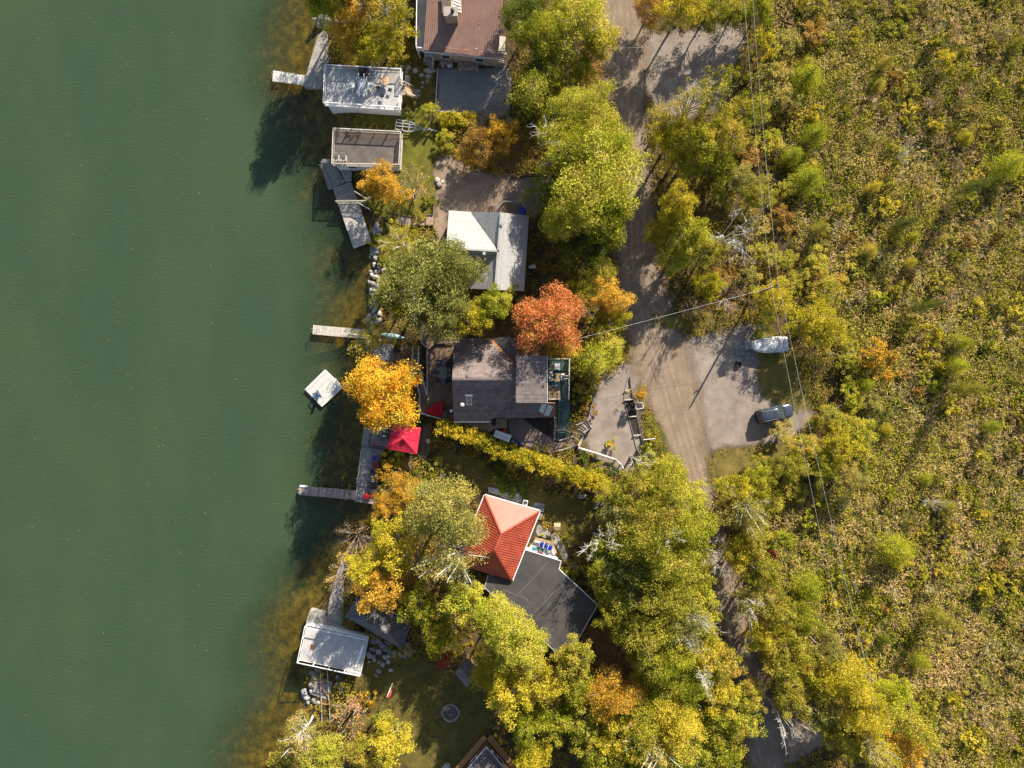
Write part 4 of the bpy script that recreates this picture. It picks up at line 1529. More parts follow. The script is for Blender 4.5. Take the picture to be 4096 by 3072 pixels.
boards(t, dk, -.05, .15, .9, .05, wood_brown)
railing(t, [dk[0], dk[1], dk[2], dk[3]], .9, wood_grey, bal=.3)
stairs(t, Cc(1070, 660, .85), Cc(985, 668, .1), 1.1, 5, wood_brown)
for p_ in dk:
    obj('support', MB().bar((p_[0], p_[1], 0), (p_[0], p_[1], .85), .1), wood_grey, t)
t = thing('tarp_bundle', 'bright blue tarp folded on the deck corner of the pale-roofed house', 'tarp', Cc(1355, 675, .95))
obj('fold', MB().prism(xy(Cc(1335, 630, .95), Cc(1378, 632, .95), Cc(1380, 668, .95), Cc(1332, 664, .95)), .95, 1.2), blue, t, bevel=.06)
obj('fold', MB().prism(xy(Cc(1325, 668, .95), Cc(1385, 672, .95), Cc(1380, 725, .95), Cc(1325, 715, .95)), .95, 1.45), blue, t, bevel=.08)
t = thing('barbecue', 'grey barbecue on the ground right of the pale-roofed house', 'barbecue', Cc(1462, 1320))
obj('hood', MB().prism(xy(Cc(1422, 1290), Cc(1502, 1290), Cc(1502, 1322), Cc(1422, 1322)), .75, 1.05), lgrey, t, bevel=.08)
obj('cart', MB().prism(xy(Cc(1430, 1292), Cc(1498, 1292), Cc(1498, 1345), Cc(1430, 1345)), .1, .74), black, t)
obj('side_shelf', MB().prism(xy(Cc(1450, 1272), Cc(1495, 1272), Cc(1495, 1289), Cc(1450, 1289)), .7, .74), lgrey, t)

# ------------------------------------------------------------------ dark-roofed house in the middle
ze, zr = 3.1, 6.7
tC = thing('house', 'large house with mauve-brown shingle roof and wooden decks in the middle', 'house', E(900, 650))
r0, r1 = E(466, 598, zr), E(1172, 598, zr)
s0, s1, s2 = E(484, 1066, ze), E(884, 1064, ze), E(1172, 800, zr - 1.2)
n0, n1 = E(488, 150, ze), E(878, 150, ze)
roof(tC, [r0, r1, Vector((r1.x, s2.y, zr - (zr - ze) * (r1.y - s2.y) / (r0.y - s0.y))), s1, s0], sh_mauve, course=.22)
roof(tC, [n0, n1, E(1165, 455, zr - .9), r1, r0], sh_mauve, course=.22)
roof(tC, [n1, E(1090, 130, 4.6), E(1172, 160, 5.2), E(1170, 450, 5.2)], sh_dark, course=.3)  # dark shingle stands in for tree shadow on this plane
obj('ridge_cap', MB().bar(r0 + Vector((0, 0, .04)), r1 + Vector((0, 0, .04)), .26, .06), sh_mauve, tC)
obj('leaf_drift', MB().bar(n1.lerp(E(1165, 455, 5.2), .05) + Vector((0, 0, .12)), n1.lerp(E(1165, 455, 5.2), .97) + Vector((0, 0, .14)), .42, .06), nmat('leaf_drift_orange', (.30, .09, .03), (.46, .2, .05), scale=6, bump=1), tC, kind='stuff')
obj('gutter', MB().bar(s0 + Vector((0, -.08, -.05)), s1 + Vector((0, -.08, -.05)), .12, .1), trim_white, tC)
# raised east block
zt = 7.3
e4 = [E(1171, 336, zt), E(1516, 341, zt), E(1518, 860, zt - .35), E(1171, 860, zt - .35)]
roof(tC, e4, sh_mauve, course=.22)
wall_ring(tC, [Vector((p.x, p.y, 0)).lerp(cen(e4), .06) for p in e4], 0, zt - .5, siding_brown, trim_white, glass)
obj('drip_edge', MB().bar(e4[1] + Vector((.03, 0, -.06)), e4[2] + Vector((.03, 0, -.06)), .05, .16), trim_white, tC)
# low south-east roof
l4 = [E(884, 1034, 2.9), E(1172, 800, 4.3), E(1172, 866, 4.3), E(1606, 862, 4.3), E(1606, 1018, 2.9)]
roof(tC, [E(884, 1034, 2.9), E(1172, 800, 4.6), E(1180, 1030, 2.9)], sh_mauve, course=.22)
roof(tC, [E(1178, 862, 4.2), E(1440, 862, 4.2), E(1440, 1024, 2.9), E(1178, 1030, 2.9)], sh_mauve, course=.22)
roof(tC, [E(1441, 862, 4.2), E(1606, 866, 4.2), E(1606, 1018, 2.9), E(1441, 1024, 2.9)], wood_brown)
for (a, b, c_, d_) in (((1455, 865), (1515, 880), (1470, 985), (1425, 955)), ((1530, 880), (1585, 905), (1535, 1010), (1478, 995))):
    f = lambda p: E(p[0], p[1], 4.2 - 1.3 * (p[1] - 862) / 162 + .07)
    obj('clear_panel', MB().hexa([f(a) - Vector((0, 0, .03)), f(b) - Vector((0, 0, .03)), f(c_) - Vector((0, 0, .03)), f(d_) - Vector((0, 0, .03))], [f(a), f(b), f(c_), f(d_)]), poly_panel, tC)
fc = [E(500, 190, 0), E(1172, 190, 0), E(1600, 870, 0), E(1600, 985, 0), E(900, 1010, 0), E(500, 1030, 0)]
wall_ring(tC, [E(505, 195, ze), E(1165, 190, ze), E(1165, 1000, ze), E(880, 1020, ze), E(505, 1040, ze)], 0, ze - .15, siding_brown, trim_white, glass)
wall_ring(tC, [E(1170, 880, 2.6), E(1420, 880, 2.6), E(1420, 1000, 2.6), E(1170, 1000, 2.6)], 0, 2.75, siding_brown, trim_white, glass)
for x in (1455, 1595):
    p = E(x, 1005, 2.5)
    obj('porch_post', MB().bar((p.x, p.y, 0), (p.x, p.y, 2.8), .14), wood_brown, tC)
gb = [Vector((r0.x + .35, r0.y, zr - .25)), Vector((s0.x + .35, s0.y + .4, ze - .2)), Vector((n0.x + .35, n0.y - .4, ze - .2))]
obj('gable_wall', MB().hexa(gb, [v + Vector((.15, 0, 0)) for v in gb]), siding_brown, tC)
rz_ = lambda y: zr - (zr - ze) * (r0.y - y) / (r0.y - s0.y) if y < r0.y else zr - (zr - ze) * (y - r0.y) / (n0.y - r0.y)
sk = [E(620, 785, 5.0), E(686, 785, 5.0), E(688, 884, 4.4), E(622, 884, 4.4)]
sk3 = [Vector((p.x, p.y, rz_(p.y) + .12)) for p in sk]
w_ = obj('skylight', MB().hexa([p - Vector((0, 0, .2)) for p in sk3], sk3), trim_white, tC)
cc_ = sum(sk3, Vector()) / 4
obj('pane', MB().hexa([p.lerp(cc_, .12) for p in sk3], [p.lerp(cc_, .12) + Vector((0, 0, .012)) for p in sk3]), sky_glass, w_)
obj('blind_box', MB().bar(sk3[0] + Vector((-.1, .1, .06)), sk3[1] + Vector((.1, .1, .06)), .2, .12), white_paint, w_)
sk = [E(688, 250, 3.8), E(732, 250, 3.8), E(732, 308, 4.1), E(688, 308, 4.1)]
sk3 = [Vector((p.x, p.y, rz_(p.y) + .12)) for p in sk]
w_ = obj('skylight', MB().hexa([p - Vector((0, 0, .2)) for p in sk3], sk3), trim_white, tC)
cc_ = sum(sk3, Vector()) / 4
obj('pane', MB().hexa([p.lerp(cc_, .14) for p in sk3], [p.lerp(cc_, .14) + Vector((0, 0, .012)) for p in sk3]), sky_glass, w_)
for x, y in ((640, 560), (905, 560), (1110, 565), (1130, 935)):
    p = E(x, y, 5.5 if y < 600 else 3.7)
    zz = rz_(p.y) if y < 600 else 3.65
    obj('roof_vent', MB().box(p.x, p.y, zz + .08, .34, .32, .3), mgrey, tC, bevel=.02)
p = E(580, 882, 4.6)
obj('turbine_vent', MB().lathe((p.x, p.y, rz_(p.y)), [(.14, 0), (.14, .25), (.24, .3), (.26, .45), (.15, .58), (.03, .6)], 16), trim_white, tC, smooth=True)
p = E(470, 945, 2.4)
obj('flue_pipe', MB().tube([(p.x, p.y, 1.0), (p.x, p.y, 3.6), (p.x - .05, p.y, 3.95)], [.12, .12, .17], 12), trim_white, tC)
p = E(1158, 782, 5)
obj('wall_unit', MB().box(p.x, p.y, 5.0, .3, .6, .7), lgrey, tC)
blk(E(100, 0), E(1780, 0), E(1780, 1300), E(1100, 1300), E(880, 1190), E(100, 1060))

# west deck
zd = 1.1
dk = [E(202, 275, zd), E(275, 215, zd), E(482, 220, zd), E(487, 1060, zd), E(345, 1030, zd), E(108, 968, zd), E(112, 785, zd), E(196, 780, zd)]
tD = thing('lake_deck', 'brown board deck on the lake side of the dark-roofed house', 'deck', cen(dk))
boards(tD, [E(202, 275, zd), E(275, 215, zd), E(482, 220, zd), E(482, 600, zd), E(198, 600, zd)], math.pi / 2 + .01, .145, zd, .05, wood_brown)
boards(tD, [E(198, 600, zd), E(482, 600, zd), E(487, 1060, zd), E(345, 1030, zd), E(197, 992, zd)], math.pi / 2 + .01, .145, zd, .05, wood_brown)
boards(tD, [E(112, 785, zd), E(197, 780, zd), E(197, 992, zd), E(108, 968, zd)], math.pi / 2 + .01, .145, zd, .05, wood_brown)
railing(tD, [E(197, 278, zd), E(199, 778, zd)], 1.0, lgrey, bal=.35, bw=.02)
railing(tD, [E(114, 795, zd), E(112, 970, zd), E(345, 1033, zd)], 1.0, lgrey, bal=.35, bw=.02)
for p_ in dk:
    obj('support', MB().bar((p_[0], p_[1], -.3), (p_[0], p_[1], zd - .05), .12), wood_dark, tD)
up = [E(135, -30, zd + .3), E(480, -30, zd + .3), E(480, 205, zd + .3), E(285, 205, zd + .3), E(210, 265, zd + .3), E(135, 200, zd + .3)]
tU = thing('upper_deck', 'raised deck corner under the leaves above the lake deck', 'deck', cen(up))
boards(tU, [up[0], up[1], up[2], up[3], E(135, 205, zd + .3)], 0, .145, zd + .3, .05, wood_brown)
boards(tU, [E(135, 206, zd + .3), up[3], up[4]], 0, .145, zd + .3, .05, wood_brown)
railing(tU, [up[0], up[5], up[4]], 1.0, lgrey, bal=.35, bw=.02)
obj('edge_beam', MB().bar(up[4] + Vector((0, 0, -.1)), up[3] + Vector((0, 0, -.1)), .08, .22), wood_dark, tU)
obj('edge_beam', MB().bar(up[3] + Vector((0, 0, -.1)), up[2] + Vector((0, 0, -.1)), .08, .22), wood_dark, tU)
# boarded stairway with rails
tW = thing('deck_stairway', 'bent boarded stairway with pale rails between the lake deck and the shore', 'stairs', E(110, 500))
lf = [(40, 240), (30, 455), (120, 785)]
rt = [(106, 236), (102, 430), (196, 778)]
zs = [.2, .6, zd]
for i in range(2):
    n_ = 12 if i == 0 else 18
    for k in range(n_):
        f0, f1 = k / n_, (k + .9) / n_
        z0, z1 = zs[i] + (zs[i + 1] - zs[i]) * k / n_, 0
        g_ = lambda s_, f: E(s_[i][0] + (s_[i + 1][0] - s_[i][0]) * f, s_[i][1] + (s_[i + 1][1] - s_[i][1]) * f, z0)
        obj('tread', MB().prism(xy(g_(lf, f0), g_(rt, f0), g_(rt, f1), g_(lf, f1)), z0 - .05, z0), wood_brown, tW)
railing(tW, [E(*lf[i], zs[i]) for i in range(3)], 1.0, lgrey, bal=0, lower=True, rail=.08)
railing(tW, [E(*rt[i], zs[i]) for i in range(3)], 1.0, lgrey, bal=0, lower=True, rail=.08)
# deck furniture
t = thing('sectional_sofa', 'bright red L-shaped sofa at the corner of the lake deck', 'sofa', E(290, 940, zd))
for nm, pts_, z0, z1 in (('seat', [(305, 850), (362, 848), (355, 1000), (300, 985)], .1, .45), ('seat', [(185, 915), (300, 905), (300, 985), (180, 965)], .1, .45),
                         ('seat', [(245, 868), (303, 880), (300, 905), (245, 915)], .1, .42), ('backrest', [(345, 848), (366, 848), (358, 1012), (338, 1008)], .1, .85),
                         ('backrest', [(180, 962), (340, 990), (338, 1010), (178, 980)], .1, .85)):
    obj(nm, MB().prism(xy(*[E(a, b, zd + z1) for a, b in pts_]), zd + z0, zd + z1), red_cush, t, bevel=.06)
table(E(378, 985, zd), -.15, .55, .75, .5, mgrey, 'small grey slatted side table beside the red sofa', 'side_table', slats=6)
rg = [E(285, 385, zd), E(466, 380, zd), E(466, 632, zd), E(283, 640, zd)]
t = thing('outdoor_rug', 'dark grey rug under the dining table on the lake deck', 'rug', cen(rg))
obj('rug_field', MB().prism(xy(*rg), zd + .007, zd + .02), dgrey, t)
c_ = cen(rg)
for i in range(4):
    a, b = rg[i], rg[(i + 1) % 4]
    obj('rug_border', MB().bar(Vector((a.x, a.y, zd + .02)).lerp(Vector((c_.x, c_.y, zd + .02)), .04), Vector((b.x, b.y, zd + .02)).lerp(Vector((c_.x, c_.y, zd + .02)), .04), .1, .012), black, t)
table(E(373, 530, zd), 0, .9, 1.55, .74, mgrey, 'grey dining table with a green plant on the lake deck', 'dining_table')
t = thing('table_plant', 'small green potted plant on the grey dining table', 'plant', E(362, 525, zd + .76))
p = E(362, 525, zd + .76)
obj('pot', MB().lathe(p, [(.08, 0), (.11, .16), (.09, .16)], 12), stone_warm, t)
lf_ = MB()
for i in range(26):
    a = rnd.uniform(0, 6.28)
    e_ = p + Vector((math.cos(a) * .26 * rnd.uniform(.5, 1), math.sin(a) * .26 * rnd.uniform(.5, 1), .2 + rnd.uniform(0, .18)))
    lf_.bar(p + Vector((0, 0, .15)), e_, .05, .008)
obj('leaves', lf_, nmat('houseplant', (.18, .30, .03), (.26, .38, .05), bump=0), t)
for i, (x, y, r, lb) in enumerate(((312, 497, -1.57, 'upper left'), (312, 556, -1.57, 'lower left'), (440, 497, 1.57, 'upper right'), (440, 556, 1.57, 'lower right'), (375, 432, 3.14, 'upper end'), (375, 610, 0, 'lower end'))):
    chair('patio', E(x, y, zd), r, mgrey, f'grey chair at the {lb} of the dining table on the lake deck', 'chairs around the grey dining table', fm=dgrey)
# east balcony
zv = 2.6
bk = [E(1521, 376, zv), E(1758, 376, zv), E(1750, 822, zv), E(1521, 818, zv)]
tV = thing('east_balcony', 'green-edged balcony with outdoor furniture on the right of the dark-roofed house', 'balcony', cen(bk))
boards(tV, [bk[0], E(1758, 376, zv), E(1752, 660, zv), E(1521, 660, zv)], math.pi / 2, .145, zv, .05, green_wood)
boards(tV, [E(1521, 661, zv), E(1660, 661, zv), E(1660, 818, zv), E(1521, 818, zv)], math.pi / 2, .145, zv, .05, wood_tan)
boards(tV, [E(1661, 661, zv), E(1752, 661, zv), E(1750, 822, zv), E(1661, 820, zv)], math.pi / 2, .145, zv, .05, green_wood)
railing(tV, [bk[0], bk[1], bk[2]], 1.0, wood_pale, bal=.16, rail=.1)
railing(tV, [E(1521, 818, zv), E(1655, 818, zv)], 1.0, wood_pale, bal=.16, rail=.1)
for p_ in bk:
    obj('support', MB().bar((p_[0], p_[1], 0), (p_[0], p_[1], zv - .05), .15), green_wood, tV)
tG = thing('green_stairs', 'long dark green wooden stairs below the east balcony', 'stairs', E(1695, 1050))
stairs(tG, E(1702, 828, zv), E(1690, 1120, .9), 1.25, 14, green_wood, rails=1.0, railmat=green_wood)
boards(tG, [E(1640, 1120, .9), E(1738, 1120, .9), E(1736, 1170, .9), E(1638, 1170, .9)], 0, .15, .9, .05, green_wood)
stairs(tG, E(1687, 1172, .85), E(1680, 1275, .1), 1.25, 5, green_wood, rails=1.0, railmat=green_wood)
table(E(1628, 582, zv), 0, .62, 1.0, .6, wood_tan, 'small wooden table between the cream chairs on the east balcony', 'coffee_table', slats=5)
table(E(1625, 462, zv), 0, .65, .8, .7, lgrey, 'pale square table at the top of the east balcony', 'square_table')
for x, y, r, lb in ((1556, 540, -1.57, 'upper cream cushioned chair left of the balcony coffee table'), (1556, 596, -1.57, 'lower cream cushioned chair left of the balcony coffee table'), (1690, 562, 1.57, 'upper cream cushioned chair right of the balcony coffee table'), (1690, 592, 1.57, 'lower cream cushioned chair right of the balcony coffee table')):
    chair('patio', E(x, y, zv), r, cushion, lb, 'cream balcony chairs', fm=wood_brown, name='cushioned_chair')
for x, y, r, lb in ((1618, 512, 3.14, 'dark wire chair between the pale square table and the coffee table'), (1588, 652, 0, 'left dark wire chair below the balcony coffee table'), (1640, 655, 0, 'right dark wire chair below the balcony coffee table')):
    chair('wire', E(x, y, zv), r, navy, lb, 'dark balcony chairs')
# south deck, brick patio
zq = .5
dk = [E(490, 1072, zq), E(1072, 1036, zq), E(1072, 1142, zq), E(962, 1142, zq), E(880, 1186, zq)]
tQ = thing('south_deck', 'tan board deck along the lower wall of the dark-roofed house', 'deck', cen(dk))
boards(tQ, [E(490, 1066, zq), E(945, 1040, zq), E(945, 1150, zq), E(880, 1186, zq)], math.radians(-17), .145, zq, .05, wood_tan)
boards(tQ, [E(946, 1040, zq), E(1072, 1036, zq), E(1072, 1142, zq), E(962, 1142, zq), E(946, 1150, zq)], math.pi / 2, .145, zq, .05, wood_tan)
obj('fascia', MB().bar(E(490, 1078, zq - .15), E(880, 1189, zq - .15), .05, .3), wood_brown, tQ)
obj('dark_opening', MB().prism(xy(E(910, 1045, zq), E(950, 1045, zq), E(950, 1110, zq), E(908, 1110, zq)), zq + .008, zq + .03), black, None, 'black sheet standing in for the dark opening at the tan south deck', 'dark_opening')  # black sheet painting the darkness of an opening
pat = [E(1075, 1030), E(1240, 1036), E(1605, 1290), E(1640, 1300), E(1800, 1240), E(1870, 1320), E(1540, 1425), E(1240, 1320), E(1115, 1225)]
tPv = thing('brick_patio', 'reddish brown brick patio curving to the wooden steps', 'patio', cen(pat))
slab(tPv, 'mortar_bed', pat, 0, .03, concrete)
mb = MB()
for k, st_ in enumerate(strips(xy(*pat), math.radians(-30), .26, .03)):
    for pc in strips(st_, math.radians(60), .40, .03):
        mb.prism(pc, .02, .052 + rnd.uniform(-.004, .004))
obj('pavers', mb, paver_mat, tPv, kind='stuff')
obj('soil_bed', MB().prism(xy(E(1245, 1030), E(1598, 1025), E(1590, 1282), E(1420, 1160)), 0, .08), soil, None, 'triangular bed of black soil beside the brick patio', 'garden bed')
t = thing('soil_border', 'stone rim between the black soil bed and the green stairs', 'edging', E(1603, 1150))
for i in range(8):
    obj('stone', MB().box(*E(1607 - i, 1035 + i * 32, .12), .35, .36, .2, rnd.uniform(-.1, .1)), stone_warm, t, bevel=.03)
t = thing('storage_shed', 'white lidded storage shed tucked into the hedge by the brick patio', 'shed', E(1022, 1228))
bx = [E(947, 1160, 1.3), E(1125, 1224, 1.3), E(1092, 1300, 1.3), E(918, 1232, 1.3)]
slab(t, 'body', [Vector(p).lerp(cen(bx) + Vector((0, 0, 1.3)), .06) for p in bx], 0, 1.2, siding_white)
obj('lid', MB().prism(xy(*bx), 1.2, 1.32), white_paint, t, bevel=.04)
obj('lid_ridge', MB().bar(bx[0].lerp(bx[3], .5) + Vector((0, 0, .03)), bx[1].lerp(bx[2], .5) + Vector((0, 0, .03)), .08, .04), lgrey, t)
for x, y, mt, lb in ((1215, 1305, blue, 'blue recycling bin at the hedge by the brick patio'), (1180, 1300, navy, 'dark blue bin left of the blue recycling bin'), (1045, 1170, red_plastic, 'small red bin above the white storage shed'), (1140, 1285, mgrey, 'grey bin touching the white storage shed')):
    p = E(x, y)
    t = thing('bin', lb, 'bin', p)
    obj('tub', MB().lathe(p, [(.2, 0), (.27, .55), (.29, .56), (.25, .56)], 4), mt, t)
    obj('lid', MB().lathe(p, [(.30, .56), (.30, .6), (.1, .64)], 4), mt, t)
# curved wooden steps on the right
t = thing('wooden_steps', 'fan of wooden steps with log rails between brick patio and driveway', 'steps', E(1880, 1230))
inn = [(1780, 1240), (1800, 1190), (1850, 1110), (1960, 1060)]
ott = [(1860, 1330), (1920, 1220), (1940, 1180), (2010, 1140)]
k_ = 0
for i in range(3):
    for j in range(3):
        f0, f1 = j / 3, (j + .88) / 3
        g_ = lambda s_, f: E(s_[i][0] + (s_[i + 1][0] - s_[i][0]) * f, s_[i][1] + (s_[i + 1][1] - s_[i][1]) * f)
        zz = .12 + .09 * k_
        k_ += 1
        obj('tread', MB().prism(xy(g_(inn, f0), g_(ott, f0), g_(ott, f1), g_(inn, f1)), 0, zz), wood_brown if k_ % 2 else wood_grey, t)
for (a, b) in (((1650, 1390), (1860, 1330)), ((1860, 1330), (1935, 1190)), ((1920, 1190), (2010, 1138)), ((1650, 1280), (1785, 1238)), ((1840, 1105), (1960, 1058)), ((1940, 1200), (1865, 1350)), ((1960, 1058), (2005, 1135))):
    za = .9
    p0, p1 = E(*a, za), E(*b, za)
    obj('log_rail', MB().tube([p0, p1], [.07, .06], 7), wood_grey, t, smooth=True)
    for p_ in (p0, p1):
        obj('post', MB().tube([(p_.x, p_.y, 0), (p_.x, p_.y, za)], [.07, .07], 7), wood_pale, t)
# white log barrier
t = thing('log_barrier', 'long whitewashed log rail above the round bushes at the driveway end', 'barrier', G(1800, 600))
pp = [G(1553, 528, .55), G(1770, 595, .55), G(1975, 662, .55), G(2030, 715, .55), G(2068, 780, .55)]
for i in range(4):
    obj('log', MB().tube([pp[i], pp[i + 1]], [.14 if i < 2 else .09, .12 if i < 2 else .08], 9), wood_white, t, smooth=True)
for p_ in pp:
    obj('post', MB().tube([(p_.x, p_.y, 0), (p_.x, p_.y, .5)], [.1, .1], 7), wood_grey, t)
obj('timber_kerb', MB().bar(E(1870, 1370, .1), E(1800, 1490, .1), .16, .2), wood_dark, None, 'short dark timber lying below the fan of wooden steps', 'timber')
t = thing('driveway_fence', 'thin rail fence climbing along the left edge of the gravel driveway', 'fence', E(2000, 900))
fp_ = [E(1960, 1060, 0), E(1985, 960, 0), E(2010, 860, 0), E(2040, 780, 0)]
for i in range(3):
    obj('rail', MB().bar(fp_[i] + Vector((0, 0, .9)), fp_[i + 1] + Vector((0, 0, .9)), .08), wood_grey, t)
for p_ in fp_:
    obj('post', MB().bar(p_, p_ + Vector((0, 0, 1.0)), .1), wood_grey, t)

# ------------------------------------------------------------------ middle shore: docks, raft, gazebo
zb = -.2
d5 = dock('long plank dock pointing at the lake above the floating raft', [Dd(146, 138, zb), Dd(760, 190, zb), Dd(750, 295, zb), Dd(140, 240, zb)], math.radians(85), zb, wood_pale, wood_grey)
ladder(d5, Dd(148, 200, zb), math.pi, galv)
zs_ = .05
fl = [Dd(800, 420, zs_), Dd(830, 360, zs_), Dd(1040, 350, zs_), Dd(1040, 660, zs_), Dd(795, 660, zs_)]
dock('grey shore deck with loungers under the orange maple', fl, 0.0, zs_, wood_grey, wood_grey)
blk(*fl)
fl2 = [Dd(1045, 370, .1), Dd(1240, 370, .1), Dd(1240, 680, .1), Dd(1045, 660, .1)]
t = thing('shore_patio', 'brown board platform with rust-coloured chairs by the boarded stairway', 'deck', cen(fl2))
boards(t, fl2, .1, .15, .1, .05, wood_brown)
blk(*fl2)
obj('dock_post', MB().tube([Dd(808, 420, -1.5), Dd(808, 420, 1.2)], [.1, .1], 8), lgrey, None, 'white mooring post at the corner of the grey shore deck', 'post')
chair('lounge', Dd(925, 500, zs_), 1.57, lgrey, 'pale blue-grey lounger on the grey shore deck', name='sun_lounger')
chair('patio', Dd(945, 540, zs_), 1.2, lgrey, 'pale chair beside the lounger on the grey shore deck', 'shore deck chairs')
chair('adirondack', Dd(1172, 470, .1), 2.2, orange_pl, 'upper rust-coloured armchair by the boarded stairway', 'rust armchairs')
chair('adirondack', Dd(1190, 585, .1), 1.6, orange_pl, 'lower rust-coloured armchair by the boarded stairway', 'rust armchairs')
chair('adirondack', Dd(1075, 410, .1), 3.0, black, 'black armchair left of the rust-coloured armchairs', None)
t = thing('fire_table', 'black square fire table beside the rust-coloured armchairs', 'fire table', Dd(1095, 570, .1))
obj('casing', MB().prism(xy(Dd(1065, 545, .5), Dd(1125, 545, .5), Dd(1125, 600, .5), Dd(1065, 600, .5)), .1, .6), black, t, bevel=.02)
obj('burner', MB().prism(xy(Dd(1080, 560, .5), Dd(1110, 560, .5), Dd(1110, 585, .5), Dd(1080, 585, .5)), .6, .64), ash, t)
# kayak
def hull_shape(loc, rz, ln, wd, hgt, mat, label, name, cat, up=False):
    t = thing(name, label, cat, loc, rz)
    T_ = WM[t]
    secs = []
    for i in range(13):
        f = i / 12
        w = max(.015, wd / 2 * math.sin(math.pi * min(max(f, .004), .996)) ** .8)
        x = (f - .5) * ln
        k = hgt * (1 - .25 * (abs(f - .5) * 2) ** 2)
        if up:
            row = [(x, -w, .0), (x, -w * .92, k * .55), (x, -w * .5, k * .9), (x, 0, k), (x, w * .5, k * .9), (x, w * .92, k * .55), (x, w, 0)]
        else:
            row = [(x, -w * .3, 0), (x, -w * .85, k * .35), (x, -w, k * .7), (x, 0, k * 1.02), (x, w, k * .7), (x, w * .85, k * .35), (x, w * .3, 0)]
        secs.append([T_ @ Vector(v) for v in row])
    obj('hull', loft(secs), mat, t, smooth=True)
    mb_ = MB()
    for s_ in (0, -1):
        mb_.tube([s[s_] + Vector((0, 0, .01)) if up else s[2 if s_ == 0 else 4] for s in secs], [.018] * 13, 4)
    obj('rim', mb_, dgrey, t)
    return t


p = Dd(1030, 262, .1)
hull_shape(p, -.15, 3.2, .7, .35, nmat('kayak_pale_blue', (.30, .48, .52), (.38, .56, .58), rough=.4), 'pale blue kayak under the birch at the shore', 'kayak', 'kayak')
# raft
rf = [Dd(275, 637, -.4), Dd(470, 826, -.4), Dd(240, 1040, -.4), Dd(58, 850, -.4)]
tR = thing('swim_raft', 'white square swim raft floating off the middle shore', 'raft', (*cen(rf)[:2], WATER_Z))
ang = math.atan2(rf[2].y - rf[1].y, rf[2].x - rf[1].x)
boards(tR, rf, ang, .15, -.4, .06, wood_white, gap=.03)
for i in range(4):
    obj('edge_beam', MB().bar(Vector(rf[i]) + Vector((0, 0, -.15)), Vector(rf[(i + 1) % 4]) + Vector((0, 0, -.15)), .1, .25), white_paint, tR)
c_ = cen(rf)
for i in range(4):
    p = Vector(rf[i]).lerp(Vector((c_.x, c_.y, -.4)), .3)
    obj('float', MB().tube([(p.x - .3, p.y, -.78), (p.x + .3, p.y, -.78)], [.26, .26], 10), navy, tR)
ladder(tR, Dd(385, 745, -.4), .8, galv)
for a in ((470, 826), (58, 850)):
    p = Dd(*a, -.38)
    obj('cleat', MB().box(p.x, p.y, p.z + .03, .25, .08, .07, .8), galv, tR)
chair('adirondack', Dd(195, 905, -.4), .55, navy, 'navy blue folding chair on the white swim raft', None, name='folding_chair')
obj('mooring_line', MB().tube([Dd(470, 826, -.38), Dd(500, 795, -.62), Dd(555, 765, -.76), Dd(640, 735, -.7)], [.015] * 4, 4), wood_pale, None, 'thin mooring line from the swim raft towards the orange maple', 'rope')

# lower deck with gazebo
zl = .1
fl = [Ff(845, 300, zl), Ff(1110, 310, zl), Ff(1110, 545, zl), Ff(1060, 560, zl), Ff(990, 700, zl), Ff(990, 1010, zl), Ff(950, 1142, zl), Ff(750, 1112, zl), Ff(812, 570, zl)]
tL = thing('lower_deck', 'long grey shore deck with coloured chairs below the red gazebo', 'deck', cen(fl))
boards(tL, [Ff(845, 300, zl), Ff(1110, 310, zl), Ff(1108, 520, zl), Ff(820, 490, zl)], math.pi / 2 - .1, .15, zl + .12, .05, wood_grey)
boards(tL, [Ff(820, 495, zl), Ff(1106, 525, zl), Ff(1060, 560, zl), Ff(990, 700, zl), Ff(990, 1010, zl), Ff(950, 1142, zl), Ff(750, 1112, zl), Ff(812, 570, zl)], -.04, .155, zl, .05, wood_pale if False else wood_grey)
obj('lake_beam', MB().bar(Ff(815, 560, zl - .1), Ff(752, 1112, zl - .1), .1, .25), wood_pale, tL)
obj('end_beam', MB().bar(Ff(752, 1114, zl - .1), Ff(950, 1144, zl - .1), .1, .25), wood_pale, tL)
blk(*fl)
d6 = dock('narrow brown plank dock reaching out below the shore deck', [Ff(128, 948, -.1), Ff(755, 1000, -.1), Ff(750, 1104, -.1), Ff(128, 1048, -.1)], math.radians(86), -.05, nmat('reddish_dock_wood', (.26, .20, .17), (.38, .31, .27), scale=3, rv=.28, bump=.2), wood_grey, pw=.16)
ladder(d6, Ff(135, 1000, -.05), math.pi, galv)
obj('bumper', MB().box(*Ff(180, 955, .02), 1.0, .25, .1, -.05), white_paint, d6, bevel=.04)
ladder(tL, Ff(775, 880, zl), math.pi, galv)
for x, y, r, mt, lb in ((972, 642, 1.5, purple, 'purple armchair on the grey shore deck'), (970, 716, 1.55, maroon, 'maroon armchair below the purple one on the shore deck'), (948, 792, 1.6, dgrey, 'dark grey armchair below the maroon one on the shore deck'), (958, 868, 1.6, mgrey, 'pale grey armchair, lowest of the row on the shore deck')):
    chair('adirondack', Ff(x, y, zl), r, mt, lb, 'armchairs in a row on the shore deck')
t = thing('cushion_box', 'black deck box on the lower part of the shore deck', 'box', Ff(942, 935, zl))
obj('chest', MB().prism(xy(Ff(890, 905, .6), Ff(992, 905, .6), Ff(990, 962, .6), Ff(888, 960, .6)), zl, .6), dgrey, t, bevel=.03)
obj('lid', MB().prism(xy(Ff(886, 902, .6), Ff(996, 902, .6), Ff(994, 965, .6), Ff(884, 964, .6)), .6, .68), black, t, bevel=.03)
t = thing('tarp_stack', 'dark grey tarp-covered stack beside the red stool', 'tarp', Ff(945, 1015, zl))
